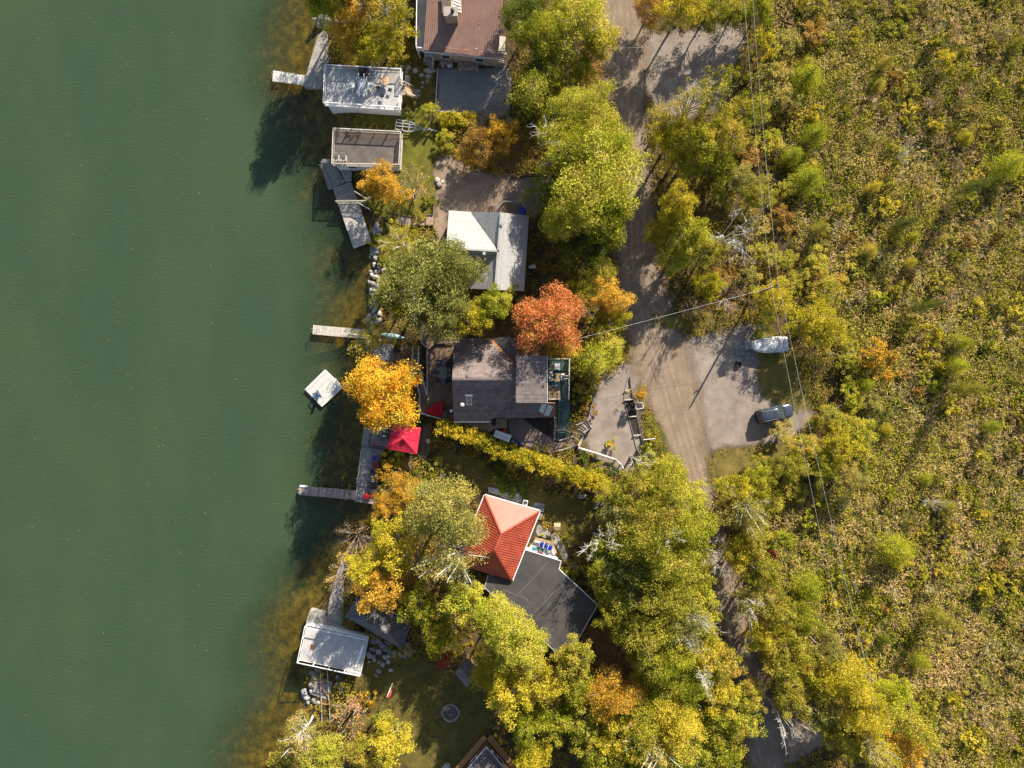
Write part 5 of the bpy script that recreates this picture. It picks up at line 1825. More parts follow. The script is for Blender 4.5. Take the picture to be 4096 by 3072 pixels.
obj('cover', MB().hexa([Ff(890, 990, zl), Ff(990, 975, zl), Ff(985, 1065, zl), Ff(900, 1040, zl)], [Ff(905, 995, .7), Ff(980, 985, .6), Ff(975, 1050, .5), Ff(905, 1030, .6)]), dgrey, t, bevel=.05)
obj('rope', MB().bar(Ff(900, 1010, .68), Ff(982, 1020, .6), .03), black, t)
t = thing('red_stool', 'bright red cushioned cube seat near the tip of the shore deck', 'stool', Ff(873, 1068, zl))
obj('cushion', MB().prism(xy(Ff(850, 1028, .5), Ff(915, 1055, .5), Ff(905, 1105, .5), Ff(833, 1095, .5)), .3, .55), red_plastic, t, bevel=.07)
obj('frame', MB().prism(xy(Ff(856, 1036, .3), Ff(905, 1058, .3), Ff(898, 1098, .3), Ff(842, 1090, .3)), zl, .3), red_cush, t)
t = thing('deck_railing', 'low dark rail around the raised part of the shore deck', 'railing', Ff(1000, 520))
railing(t, [Ff(925, 370, zl + .12), Ff(910, 515, zl + .12), Ff(1090, 545, zl + .12)], .8, dgrey, bal=.3, bw=.02)
for x, y, mt, lb in ((905, 455, purple, 'small purple pot on the lake edge of the shore deck'), (963, 487, red_plastic, 'small red pot by the low dark rail')):
    p = Ff(x, y, zl + .12)
    t = thing('flower_pot', lb, 'pot', p)
    obj('pot', MB().lathe(p, [(.12, 0), (.17, .3), (.14, .3)], 12), mt, t)
    obj('flowers', MB().lathe(p, [(.1, .3), (.2, .36), (.16, .48), (.03, .54)], 7), mt, t)
t = thing('sofa', 'grey striped garden sofa under the lower edge of the orange maple', 'sofa', Ff(1060, 330, zl))
for i in range(5):
    obj('seat_slat', MB().bar(Ff(1030, 292 + i * 16, .5), Ff(1105, 295 + i * 16, .5), .14, .06), mgrey, t)
obj('backrest', MB().bar(Ff(1112, 292, .8), Ff(1108, 375, .8), .08, .5), mgrey, t)
for y in (295, 370):
    obj('leg', MB().bar(Ff(1035, y, .3), Ff(1105, y, .3), .06, .35), dgrey, t)
t = thing('pillow_bench', 'olive cushioned bench left of the red gazebo', 'bench', Ff(1050, 395, zl))
obj('seat', MB().prism(xy(Ff(985, 375, .5), Ff(1108, 385, .5), Ff(1104, 430, .5), Ff(982, 415, .5)), .25, .5), nmat('olive_canvas', (.10, .12, .10), (.15, .17, .14)), t, bevel=.04)
obj('pillow', MB().prism(xy(Ff(1058, 385, .6), Ff(1085, 388, .6), Ff(1082, 412, .6), Ff(1055, 410, .6)), .5, .62), cushion, t, bevel=.04)
# gazebo
ze, zp = 2.3, 2.95
gz = [Dd(1045, 1225, ze), Dd(1336, 1275, ze), Dd(1290, 1566, ze), Dd(944, 1500, ze)]
pk = Dd(1128, 1388, zp)
c_ = cen(gz)
pk = Vector((c_.x, c_.y, zp))
tZ = thing('gazebo', 'bright red canvas gazebo on the shore deck', 'gazebo', (c_.x, c_.y, zl))
for i in range(4):
    a, b = gz[i], gz[(i + 1) % 4]
    m_ = (a + b) / 2 + Vector((0, 0, -.04))
    t0, t1 = a.lerp(pk, .86), b.lerp(pk, .86)
    sg = lambda v: v
    mid = (m_.lerp((t0 + t1) / 2, .5)) - Vector((0, 0, .05))
    e0, e1 = a.lerp(t0, .5), b.lerp(t1, .5)
    vsn = [a, m_, b, e0, mid, e1, t0, (t0 + t1) / 2, t1]
    o = obj('canopy_panel', MB().add(vsn + [v - Vector((0, 0, .02)) for v in vsn], [(0, 1, 4, 3), (1, 2, 5, 4), (3, 4, 7, 6), (4, 5, 8, 7), (9, 12, 13, 10), (10, 13, 14, 11), (12, 15, 16, 13), (13, 16, 17, 14)]), red_cloth, tZ)
    obj('valance', MB().bar(a - Vector((0, 0, .1)), b - Vector((0, 0, .1)), .02, .2), red_cloth, o)
    obj('rib', MB().bar(a - Vector((0, 0, .05)), a.lerp(pk, .9) - Vector((0, 0, .05)), .04), black, tZ)
    obj('seam', MB().bar(m_ + Vector((0, 0, .012)), (t0 + t1) / 2 + Vector((0, 0, .012)), .03, .012), red_cush, o)
    k = a.lerp(Vector((c_.x, c_.y, ze)), .06)
    obj('post', MB().tube([(k.x, k.y, zl), (k.x, k.y, ze)], [.05, .05], 8), black, tZ)
vt = [Vector(g_).lerp(Vector((c_.x, c_.y, ze)), .80) for g_ in gz]
for i in range(4):
    a, b = vt[i], vt[(i + 1) % 4]
    a, b = Vector((a.x, a.y, zp - .12)), Vector((b.x, b.y, zp - .12))
    obj('vent_cap', MB().hexa([a - Vector((0, 0, .02)), b - Vector((0, 0, .02)), pk + Vector((0, 0, .18))], [a, b, pk + Vector((0, 0, .2))]), red_cloth, tZ)
brd = [Ff(1440, 270, .1), Ff(1595, 270, .1), Ff(1560, 615, .1), Ff(1420, 600, .1)]
brd2 = [Ff(1110, 250, .1), Ff(1440, 270, .1), Ff(1420, 600, .1), Ff(1090, 550, .1)]
t = thing('gazebo_deck', 'dark brown boards around and under the red gazebo', 'deck', cen(brd))
boards(t, brd2, math.pi / 2 - .1, .15, .16, .05, wood_brown)
boards(t, brd, math.pi / 2 - .1, .15, .1, .05, wood_brown)
blk(*brd)
blk(*brd2)
t = thing('cooler_box', 'white square cooler on the brown boards right of the red gazebo', 'box', Ff(1553, 457, .1))
obj('tub', MB().prism(xy(Ff(1538, 436, .5), Ff(1572, 438, .5), Ff(1570, 476, .5), Ff(1536, 474, .5)), .1, .5), white_paint, t, bevel=.03)
obj('lid', MB().prism(xy(Ff(1536, 434, .5), Ff(1574, 436, .5), Ff(1572, 478, .5), Ff(1534, 476, .5)), .5, .57), white_paint, t, bevel=.03)
obj('cushion_red', MB().prism(xy(Dd(1115, 1195, .6), Dd(1175, 1205, .6), Dd(1160, 1235, .6), Dd(1110, 1230, .6)), .2, .5), red_cush, None, 'dark red cushion in the shade above the red gazebo', 'cushion', bevel=.05)
# stone path by the gazebo
for i, (x, y, r) in enumerate(((1500, 640, 45), (1530, 690, 30), (1440, 650, 38), (1390, 690, 36), (1340, 730, 34), (1300, 775, 34), (1250, 800, 30), (1200, 820, 32), (1160, 790, 26), (1600, 740, 26), (1650, 790, 28), (1690, 850, 26), (1640, 845, 20))):
    c = Ff(x, y)
    rr = r * q / S
    pl = [(c.x + rr * math.cos(k * .78) * rnd.uniform(.8, 1.15), c.y + rr * math.sin(k * .78) * rnd.uniform(.8, 1.15)) for k in range(8)]
    obj('path_stone', MB().prism(pl, -.02, .09), slate, None, 'flat grey stone of the shaded path below the red gazebo', 'stone', 'stones of the shaded path', bevel=.025)
for x, y, r in ((985, 1140, .35), (1020, 1180, .3), (955, 1365, .3), (1045, 1000, .2)):
    rock(Ff(x, y), r, {985: 'pale rock under the tip of the shore deck', 1020: 'rock right of the tip of the shore deck', 955: 'lone pale rock in the shallows below the plank dock', 1045: 'small rock behind the tarp-covered stack'}[x], None, stone_warm)

# ------------------------------------------------------------------ red-roofed house with black flat extension
ze, zr = 3.3, 5.7
tRd = thing('house', 'house with bright red ribbed hip roof below the long hedge', 'house', Hh(700, 700))
TL_, TR_, BR_ = Hh(522, 222, ze), Hh(1130, 398, ze), Hh(826, 1166, ze)
BL_ = TL_ + (BR_ - TR_)
w_ = (TR_ - TL_)
l_ = (BR_ - TR_)
hh_ = w_.length / 2
m0, m1 = (TL_ + TR_) / 2, (BL_ + BR_) / 2
ld = l_.normalized()
RA, RB = m0 + ld * hh_ + Vector((0, 0, zr - ze)), m1 - ld * hh_ + Vector((0, 0, zr - ze))
for pl in ([TL_, TR_, RA], [TR_, BR_, RB, RA], [BR_, BL_, RB], [BL_, TL_, RA, RB]):
    roof(tRd, pl, metal_red, rib=.30, ribw=.05, ribh=.05)
for a, b in ((TL_, RA), (TR_, RA), (BR_, RB), (BL_, RB), (RA, RB)):
    obj('ridge_cap', MB().bar(a + Vector((0, 0, .05)), b + Vector((0, 0, .05)), .2, .05), metal_red, tRd)
for a, b in ((TL_, TR_), (TR_, BR_), (BL_, TL_)):
    o_ = ((a + b) / 2 - (TL_ + BR_) / 2).normalized() * .08
    obj('gutter', MB().bar(a + o_ + Vector((0, 0, -.06)), b + o_ + Vector((0, 0, -.06)), .12, .1), trim_white, tRd)
cR = (TL_ + BR_) / 2
wall_ring(tRd, [p.lerp(cR, .1) for p in (TL_, TR_, BR_, BL_)], 0, ze - .1, siding_white, trim_white, glass)
blk(TL_, TR_, BR_, BL_)
zf = 2.95
bl = [Hh(928, 812, zf), Hh(1366, 950, zf), Hh(1345, 1042, zf), Hh(1770, 1436, zf), O(630, 615, zf), O(462, 732, zf), Hh(518, 1242, zf), Hh(560, 1108, zf), Hh(826, 1160, zf)]
tK = thing('house_extension', 'wide extension with black felt flat roof joined to the red-roofed house', 'house', cen(bl))
obj('flat_roof', MB().prism(xy(*bl), zf - .22, zf), tar, tK)
n_ = len(bl)
for i in range(n_ - 2):
    a, b = bl[i], bl[i + 1]
    obj('edge_trim', MB().bar(Vector((a.x, a.y, zf + .01)), Vector((b.x, b.y, zf + .01)), .09, .07), trim_white if i < 3 else galv, tK)
for a, b in (((1225, 960), (870, 1345)), ((1395, 1185), (1070, 1525)), ((720, 1265), (1000, 1380)), ((905, 1300), (1020, 1420))):
    obj('felt_lap', MB().bar(Hh(*a, zf + .004), Hh(*b, zf + .004), .05, .012), tar_seam, tK)
obj('needle_drift', MB().hexa([Hh(890, 900, zf), Hh(940, 820, zf), Hh(960, 850, zf), Hh(905, 1000, zf), Hh(850, 1110, zf), Hh(840, 1100, zf)],
                              [Hh(890, 900, zf + .05), Hh(940, 820, zf + .05), Hh(960, 850, zf + .02), Hh(905, 1000, zf + .02), Hh(850, 1110, zf + .02), Hh(840, 1100, zf + .05)]), nmat('dry_needles', (.22, .13, .06), (.36, .24, .12), scale=7, bump=1), tK, kind='stuff')
cK = cen(bl)
wall_ring(tK, [Hh(940, 835, zf), Hh(1340, 962, zf), Hh(1325, 1050, zf), Hh(1730, 1436, zf), O(610, 600, zf), O(462, 705, zf), Hh(550, 1235, zf), Hh(590, 1130, zf)], 0, zf - .25, siding_white, trim_white, glass)
blk(*bl)
# side deck with blue chairs
zx = .5
dk = [Hh(1078, 700, zx), Hh(1260, 745, zx), Hh(1312, 860, zx), Hh(1295, 925, zx), Hh(1000, 820, zx), Hh(1035, 790, zx)]
t = thing('sun_deck', 'pale timber deck with blue chairs right of the red roof', 'deck', cen(dk))
boards(t, [Hh(1078, 700, zx), Hh(1260, 745, zx), Hh(1312, 860, zx), Hh(1295, 925, zx), Hh(1000, 820, zx)], math.radians(-17), .15, zx, .05, wood_white)
obj('bench_rail', MB().bar(Hh(1080, 702, .95), Hh(1262, 748, .95), .3, .08), wood_tan, t)
obj('bench_rail', MB().bar(Hh(1262, 748, .95), Hh(1310, 862, .95), .3, .08), wood_tan, t)
for p_ in ((1080, 702), (1170, 725), (1262, 748), (1310, 862), (1298, 915)):
    obj('post', MB().bar(Hh(*p_, 0), Hh(*p_, .95), .1), wood_tan, t)
for i, (x, y, r) in enumerate(((1150, 765, 2.9), (1193, 782, 2.9), (1243, 797, 2.6))):
    chair('patio', Hh(x, y, zx), r, blue, ('left', 'middle', 'right')[i] + ' bright blue chair on the pale deck beside the red roof', 'blue deck chairs', fm=lgrey)
chair('lounge', Hh(1110, 830, zx), -1.9, teal, 'teal lounger on the pale deck beside the red roof')
t = thing('cool_box', 'red cool box by the edge of the black roof', 'box', Hh(1135, 862, zx))
obj('tub', MB().box(*Hh(1135, 862, zx + .2), .55, .4, .4, -.3), red_plastic, t, bevel=.04)
obj('lid', MB().box(*Hh(1135, 862, zx + .44), .58, .42, .07, -.3), red_plastic, t, bevel=.03)
blk(*dk)
p = Hh(1225, 840, zx)
t = thing('kettle_grill', 'dark kettle grill on the pale deck beside the black roof', 'barbecue', p)
obj('bowl', MB().lathe(p, [(.1, .45), (.25, .6), (.29, .75), (.25, .92), (.1, 1.02), (.02, 1.04)], 18), mgrey, t, smooth=True)
for k in range(3):
    a = k * 2.1
    obj('leg', MB().bar(p + Vector((math.cos(a) * .15, math.sin(a) * .15, .5)), p + Vector((math.cos(a) * .3, math.sin(a) * .3, 0)), .025), galv, t)
# walkway, terrace stones, heat pump
wk = [(1110, 540), (1160, 570), (1220, 590), (1225, 650), (1330, 640), (1390, 760), (1440, 880), (1430, 960), (1540, 990), (1640, 1040), (1560, 1060), (1440, 1000), (1380, 930), (1340, 830), (1280, 740), (1180, 690), (1080, 660)]
p_ = chaikin([(Hh(*a)[0], Hh(*a)[1]) for a in wk], 1)
obj('garden_path', MB().prism(p_, 0, .05), concrete, None, kind='structure')
CLEAR.append(p_)
t = thing('stone_terrace', 'weathered stone slabs along the upper wall of the red-roofed house', 'terrace', Hh(800, 250))
for pl in ([(560, 130), (680, 150), (735, 235), (560, 190)], [(690, 235), (760, 180), (820, 190), (940, 230), (930, 310), (760, 265)], [(1075, 300), (1190, 320), (1180, 360), (1060, 345)], [(1060, 350), (1185, 365), (1170, 410), (1140, 400), (1045, 360)], [(1120, 420), (1165, 430), (1150, 500), (1100, 490)]):
    slab(t, 'slab', [Hh(*a) for a in pl], 0, .08 + rnd.uniform(0, .05), slate, .03)
    blk(*[Hh(*a) for a in pl])
rock(Hh(882, 205), .45, 'pale pointed boulder on the stone slabs above the red roof', None, stone)
rock(Hh(1597, 230), .5, 'grey boulder in the dark grass below the hedge', None, stone)
t = thing('heat_pump', 'white heat pump with round fan at the upper wall of the red-roofed house', 'heat pump', Hh(970, 297))
p = Hh(970, 297)
obj('casing', MB().box(p.x, p.y, .4, .62, .62, .8, -.25), white_paint, t, bevel=.02)
obj('fan_grille', MB().lathe((p.x, p.y, .8), [(.24, 0), (.24, .02), (.05, .03)], 20), black, t)
for k in range(4):
    a = k * math.pi / 4
    obj('grille_bar', MB().bar((p.x - .24 * math.cos(a), p.y - .24 * math.sin(a), .84), (p.x + .24 * math.cos(a), p.y + .24 * math.sin(a), .84), .015), lgrey, t)
p = Hh(1316, 545)
t = thing('bird_table', 'tan wooden roofed bird table on a post in the dark garden', 'bird table', p)
obj('roof_board', MB().hexa([p + Vector((-.4, -.45, 1.5)), p + Vector((.4, -.45, 1.5)), p + Vector((.4, .0, 1.65)), p + Vector((-.4, .0, 1.65))], [p + Vector((-.4, -.45, 1.54)), p + Vector((.4, -.45, 1.54)), p + Vector((.4, .0, 1.7)), p + Vector((-.4, .0, 1.7))]), wood_tan, t)
obj('roof_board', MB().hexa([p + Vector((-.4, .02, 1.65)), p + Vector((.4, .02, 1.65)), p + Vector((.4, .45, 1.5)), p + Vector((-.4, .45, 1.5))], [p + Vector((-.4, .02, 1.7)), p + Vector((.4, .02, 1.7)), p + Vector((.4, .45, 1.54)), p + Vector((-.4, .45, 1.54))]), wood_tan, t)
obj('house_box', MB().box(p.x, p.y, 1.32, .5, .45, .35), wood_tan, t)
obj('post', MB().bar(p, p + Vector((0, 0, 1.2)), .1), wood_grey, t)
t = thing('log_bench', 'grey log bench at the dark edge below the hedge', 'bench', Hh(1785, 330))
for i in range(3):
    obj('seat_plank', MB().bar(Hh(1742, 352 + i * 9, .45), Hh(1835, 290 + i * 9, .45), .16, .05), wood_grey, t)
for a in ((1760, 350), (1822, 308)):
    obj('leg', MB().bar(Hh(*a, 0), Hh(*a, .43), .16), wood_grey, t)
t = thing('trellis', 'white lattice trellis leaning at the end of the long hedge', 'trellis', G(2015, 930))
o_ = G(2015, 930)
for i in range(9):
    f = -.6 + i * .15
    obj('lath', MB().bar((o_.x + f - .3, o_.y - .35, 1.2), (o_.x + f + .3, o_.y + .35, 1.35), .035, .015), white_paint, t)
    obj('lath', MB().bar((o_.x + f + .3, o_.y - .35, 1.22), (o_.x + f - .3, o_.y + .35, 1.37), .035, .015), white_paint, t)
for s_ in (-.75, .75):
    obj('post', MB().bar((o_.x + s_, o_.y, 0), (o_.x + s_, o_.y, 1.3), .08), white_paint, t)
p = Hh(772, 170)
t = thing('sprinkler', 'small green garden sprinkler above the stone slabs', 'sprinkler', p)
obj('base', MB().box(p.x, p.y, .12, .3, .06, .08, .4), nmat('green_plastic', (.02, .25, .12), (.03, .3, .15), bump=0), t)
obj('arm', MB().bar(p + Vector((-.22, .05, .2)), p + Vector((.2, -.08, .2)), .05), nmat('green_plastic_arm', (.02, .25, .12), (.03, .3, .15), bump=0), t)

# ------------------------------------------------------------------ bottom-left cottage
z = 1.7
fl = [I(350, 822, z), I(1035, 965, z), I(950, 1362, z), I(265, 1215, z)]
bhE = boathouse('boathouse with pale roof terrace and thin white rails at the lower left shore', fl, z, deck_white, siding_white, white_paint,
                [[fl[1], fl[0], fl[3], fl[2]]], bal=0, win=False)
nn = [fl[2].lerp(fl[3], .25), fl[2]]
railing(bhE, nn, .98, white_paint, bal=.16, bw=.05)
t = thing('deck_strip', 'narrow grey strip along the right end of the pale roof terrace', 'decking', cen(fl))
slab(t, 'strip', [I(945, 950, z), I(1030, 970, z), I(945, 1352, z), I(872, 1335, z)], z + .004, z + .012, deck_grey)
slab(t, 'white_patch', [I(960, 1060, z), I(990, 1065, z), I(940, 1200, z), I(895, 1300, z), I(885, 1290, z), I(930, 1150, z)], z + .013, z + .016, white_paint)  # white patch laid over the grey strip
obj('leaf_pile', MB().prism(xy(I(395, 1045, z), I(440, 1050, z), I(435, 1100, z), I(400, 1095, z)), z + .004, z + .05), nmat('rusty_leaves', (.32, .10, .02), (.45, .18, .05), scale=9, bump=1), None, kind='stuff', label='little heap of rusty leaves on the pale terrace', cat='leaves')
pad = [I(395, 652, -.2), I(560, 668, -.2), I(590, 780, -.2), I(800, 850, -.2), I(1035, 960, -.2), I(350, 830, -.2), I(355, 770, -.2)]
obj('concrete_pad', MB().prism(xy(*pad), -2.2, .25), concrete, None, 'bright concrete slab above the pale-terraced boathouse', 'slab', bevel=.04)
sw = [I(735, 125, -.1), I(760, 150, -.1), I(760, 760, -.1), I(740, 830, -.1), I(575, 780, -.1), I(600, 550, -.1), I(690, 230, -.1)]
obj('sea_wall', MB().prism(xy(*sw), -2.2, .07), concrete, None, 'long concrete sea wall leading down to the pale-terraced boathouse', 'sea wall', bevel=.05)
blk(*pad)
blk(*sw)
sw = [I(1040, 960), I(830, 900), I(760, 760), I(780, 730), I(1000, 880)]
# cottage with metal hip roof
ze, zr = 2.5, 4.2
tY = thing('cottage', 'small cottage with blue-grey ribbed metal hip roof behind the pale boathouse', 'cottage', I(1150, 850))
SWy, SEy, NEy, NWy = I(775, 735, ze), I(1400, 1098, ze), I(1500, 850, ze), I(905, 520, ze)
RWy, REy = I(985, 705, zr), I(1290, 815, zr)
cY = (SWy + NEy) / 2
RWy = (SWy + NWy) / 2 + (SEy - SWy).normalized() * 2.6 + Vector((0, 0, zr - ze))
REy = (SEy + NEy) / 2 - (SEy - SWy).normalized() * 2.0 + Vector((0, 0, zr - ze))
for pl in ([SWy, SEy, REy, RWy], [SEy, NEy, REy], [NEy, NWy, RWy, REy], [NWy, SWy, RWy]):
    roof(tY, pl, metal_slate, rib=.28, ribw=.045)
for a, b in ((SWy, RWy), (NWy, RWy), (SEy, REy), (NEy, REy), (RWy, REy)):
    obj('ridge_cap', MB().bar(a + Vector((0, 0, .05)), b + Vector((0, 0, .05)), .2, .05), metal_slate, tY)
wall_ring(tY, [p.lerp(cY, .1) for p in (SWy, SEy, NEy, NWy)], 0, ze - .1, siding_tan, trim_white, glass)
t = thing('porch', 'brown slatted porch ramp with orange rail at the cottage wall', 'porch', I(1080, 960))
boards(t, [I(1010, 900, .4), I(1040, 880, .4), I(1190, 980, .4), I(1165, 1005, .4)], math.radians(60), .15, .4, .05, wood_brown)
obj('handrail', MB().bar(I(1000, 905, 1.1), I(1165, 1010, 1.1), .09), wood_orange, t)
for f in (0, .33, .66, 1):
    k = I(1000, 905, 1.1).lerp(I(1165, 1010, 1.1), f)
    obj('post', MB().bar((k.x, k.y, 0), k, .09), wood_orange, t)
blk(SWy, SEy, NEy, NWy)
# slab steps and boulders
t = thing('slab_steps', 'grey stone slab steps between the cottage and the pale terrace', 'steps', I(1180, 1060))
for i, pl in enumerate(([(1045, 1000), (1090, 985), (1130, 1030), (1080, 1050)], [(1095, 985), (1160, 985), (1190, 1020), (1135, 1045)], [(1140, 1050), (1190, 1020), (1235, 1055), (1180, 1090)], [(1115, 1095), (1175, 1090), (1180, 1150), (1120, 1155)], [(1185, 1095), (1240, 1060), (1260, 1100), (1210, 1135)], [(1240, 1110), (1290, 1085), (1285, 1150), (1235, 1160)], [(1200, 1000), (1280, 1010), (1300, 1060), (1245, 1050)], [(1045, 1070), (1110, 1075), (1105, 1120), (1050, 1110)])):
    slab(t, 'slab', [I(*a) for a in pl], -.1, .06 + .05 * (i % 4), slate, .04)
    blk(*[I(*a) for a in pl])
for i, (x, y, r) in enumerate(((1040, 1160, .55), (1095, 1195, .42), (1210, 1180, .4), (1255, 1175, .34), (1320, 1140, .5), (1380, 1150, .42), (1435, 1170, .36), (1190, 1265, .4), (1255, 1232, .36), (1150, 1340, .42), (1122, 1385, .3), (1283, 1325, .34), (1150, 1235, .28), (1045, 1235, .2), (1500, 1150, .3), (1545, 1120, .26))):
    rock(I(x, y), r, 'grey boulder below the slab steps of the blue-grey cottage', 'boulders below the slab steps', stone)
t = thing('carved_slab', 'tan star-shaped flat stone at the lower corner of the cottage', 'stone', I(1465, 1120))
slab(t, 'slab', [I(*a) for a in ((1405, 1100), (1440, 1085), (1520, 1095), (1522, 1135), (1490, 1140), (1500, 1190), (1465, 1160), (1420, 1160), (1435, 1130))], 0, .35, wood_tan, .04)
obj('step_planks', MB().prism(xy(I(1440, 1010), I(1500, 1030), I(1500, 1085), I(1450, 1080)), 0, .3), wood_grey, t)
# canoe, boat rails, rocks
a, b = I(712, 1372), I(752, 1655)
hull_shape(((a.x + b.x) / 2, (a.y + b.y) / 2, -.1), math.atan2(b.y - a.y, b.x - a.x), (b - a).length, .85, .42, canoe_green, 'overturned dark green canoe below the pale terrace', 'canoe', 'canoe', up=True)
dk = [I(450, 1395), I(640, 1460), I(590, 1655), I(412, 1600)]
t = thing('launch_platform', 'grey slatted landing platform under the boat rails', 'deck', cen(dk))
boards(t, dk, math.radians(-17), .15, .1, .05, wood_grey)
blk(*dk)
t = thing('boat_rails', 'pair of steel launching rails running down from the pale terrace', 'rails', I(560, 1500))
for p0, p1 in (((500, 1320), (520, 1900)), ((580, 1330), (610, 1905))):
    obj('rail', MB().bar(I(*p0, .35), I(*p1, .2), .08, .12), galv, t)
for p0, p1 in (((505, 1400), (600, 1480)), ((590, 1400), (500, 1500)), ((510, 1580), (605, 1590)), ((512, 1700), (608, 1710)), ((520, 1520), (600, 1640))):
    obj('cross_tie', MB().bar(I(*p0, .3), I(*p1, .3), .07, .07), wood_orange, t)
obj('pulley', MB().lathe(I(515, 1455, .4), [(.15, 0), (.2, .05), (.2, .15), (.1, .2)], 14), wood_tan, t)
for i, (x, y, r) in enumerate(((315, 1615, .75), (345, 1650, .5), (400, 1500, .5), (405, 1580, .42), (440, 1380, .55), (475, 1330, .4), (400, 1360, .3), (420, 1440, .3), (690, 1400, .3), (690, 1480, .28), (360, 1700, .35), (430, 1665, .4), (480, 1690, .36))):
    rock(I(x, y), r, 'largest pale boulder at the lower left shoreline' if i == 0 else 'grey boulder around the slatted landing platform', None if i == 0 else 'boulders around the landing platform', stone)
p = I(1300, 1472)
t = thing('flagpole', 'white flagpole with a red and white maple leaf flag on the lawn', 'flagpole', p)
hf = 4.2
obj('pole', MB().tube([p, p + Vector((0, 0, hf))], [.05, .035], 8), white_paint, t)
fl_ = obj('flag', MB().bar(p + Vector((.12, .02, hf - .05)), p + Vector((.30, .05, hf - .62)), .42, .03), flag_red, t)
obj('flag_middle', MB().bar(p + Vector((.30, .05, hf - .63)), p + Vector((.22, .0, hf - 1.25)), .46, .03), white_paint, fl_)
obj('flag_end', MB().bar(p + Vector((.22, .0, hf - 1.26)), p + Vector((.30, .04, hf - 1.85)), .40, .03), flag_red, fl_)
lfm = MB()
o_ = p + Vector((.285, .03, hf - .93))
for k in range(7):
    a = math.pi / 2 + (k - 3) * .62
    lfm.bar(o_, o_ + Vector((.03, math.cos(a) * .17, math.sin(a) * .19)), .05, .04)
obj('maple_leaf', lfm, flag_red, fl_)
# fire pit
c_ = J(1555, 775)
t = thing('fire_pit', 'diamond-shaped stone fire pit on the lower lawn', 'fire pit', c_)
cr = [J(1548, 692), J(1640, 768), J(1560, 862), J(1478, 775)]
for k in range(22):
    a = 6.283 * k / 22
    rr = 1.12 * (abs(math.cos(a)) ** 1.5 + abs(math.sin(a)) ** 1.5) ** (-1 / 1.5)
    o = inst('stone', ROCKS[k % 6], t, (c_.x + rr * math.cos(a), c_.y + rr * math.sin(a), .12), rnd.uniform(0, 6), (.24, .18, .17))
    o.material_slots[0].link = 'OBJECT'
    o.material_slots[0].material = concrete
obj('ash_bed', MB().prism(xy(*[Vector(k).lerp(c_, .16) for k in cr]), 0, .06), ash, t)
for a, b in (((1500, 745), (1560, 735)), ((1515, 765), (1545, 730)), ((1540, 790), (1575, 800))):
    obj('charred_log', MB().tube([J(*a, .12), J(*b, .2)], [.06, .05], 6), wood_tan, t)
obj('fire_pit_ring', MB().prism(xy(*[(c_.x + 2.1 * math.cos(a) * .85 + .1 * math.sin(5 * a), c_.y + 2.1 * math.sin(a) * .85) for a in np.linspace(0, 6.0, 20)]), .006, .012), nmat('bare_earth', (.06, .045, .02), (.11, .08, .035), scale=2), None, kind='structure')
# shed and bench slats
zg, zr = 2.2, 3.1
t = thing('shed', 'small shed with mauve pitched roof half under the yellow trees', 'shed', J(1700, 470))
g0, g1, g2, g3 = J(1590, 420, zg), J(1695, 558, zg), J(1800, 400, zg), J(1690, 290, zg)
ra_, rb_ = (g1 + g2) / 2 + Vector((0, 0, zr - zg)), (g0 + g3) / 2 + Vector((0, 0, zr - zg))
roof(t, [g0, g1, ra_, rb_], sh_mauve, course=.25)
roof(t, [g2, g3, rb_, ra_], sh_mauve, course=.25)
wall_ring(t, [p.lerp((g0 + g2) / 2, .12) for p in (g0, g1, g2, g3)], 0, zg, siding_brown, trim_white, glass)
blk(g0, g1, g2, g3)
t = thing('slatted_bench', 'dark red slatted garden seat right of the mauve shed', 'bench', J(1830, 480))
for i in range(9):
    obj('slat', MB().bar(J(1795, 380 + i * 24, .45), J(1860, 390 + i * 24, .45), .17, .04), maroon, t)
for x in (1800, 1852):
    obj('side_rail', MB().bar(J(x, 375, .36), J(x + 3, 590, .36), .08, .12), maroon, t)
# roof at the bottom edge
ze, zr = 2.8, 4.6
t = thing('house', 'house with grey roof and orange timber surround cut off by the bottom edge', 'house', J(1870, 1350))
c_ = J(1870, 1400, ze)
k4 = [J(1870, 1085, ze), J(2130, 1390, ze), J(1870, 1720, ze), J(1610, 1390, ze)]
pk = Vector((c_.x, c_.y, zr))
for i in range(4):
    roof(t, [k4[i], k4[(i + 1) % 4], pk], sh_dark, course=.3)
    a, b = k4[i], k4[(i + 1) % 4]
    oo = ((a + b) / 2 - Vector((c_.x, c_.y, ze))).normalized()
    pl = [a, b, b + oo * .75, a + oo * .75]
    for st_ in strips(xy(*pl), math.atan2(b.y - a.y, b.x - a.x), .18, .02):
        obj('timber_board', MB().prism(st_, .6, .66), wood_orange, t)
    obj('fascia', MB().bar(a + oo * .03 + Vector((0, 0, -.1)), b + oo * .03 + Vector((0, 0, -.1)), .05, .2), trim_white, t)
wall_ring(t, [p.lerp(Vector((c_.x, c_.y, ze)), .08) for p in k4], 0, ze - .1, siding_brown, trim_white, glass)
blk(*k4)
p = J(1922, 1055)
t = thing('lamp_post', 'white globe garden lamp above the orange-timbered house', 'lamp', p)
obj('post', MB().tube([p, p + Vector((0, 0, 1.7))], [.04, .04], 8), black, t)
obj('globe', MB().lathe(p, [(.06, 1.7), (.2, 1.8), (.22, 1.95), (.12, 2.1), (.02, 2.12)], 14), white_paint, t, smooth=True)
p = J(1515, 1245)
t = thing('stone_cairn', 'pale pointed boulder on the lawn at the bottom edge', 'rock', p)
inst('boulder', ROCKS[2], t, p + Vector((0, 0, .35)), .4, (.75, .6, .6))
inst('boulder', ROCKS[4], t, p + Vector((.1, .3, .75)), 1.4, (.4, .35, .4))

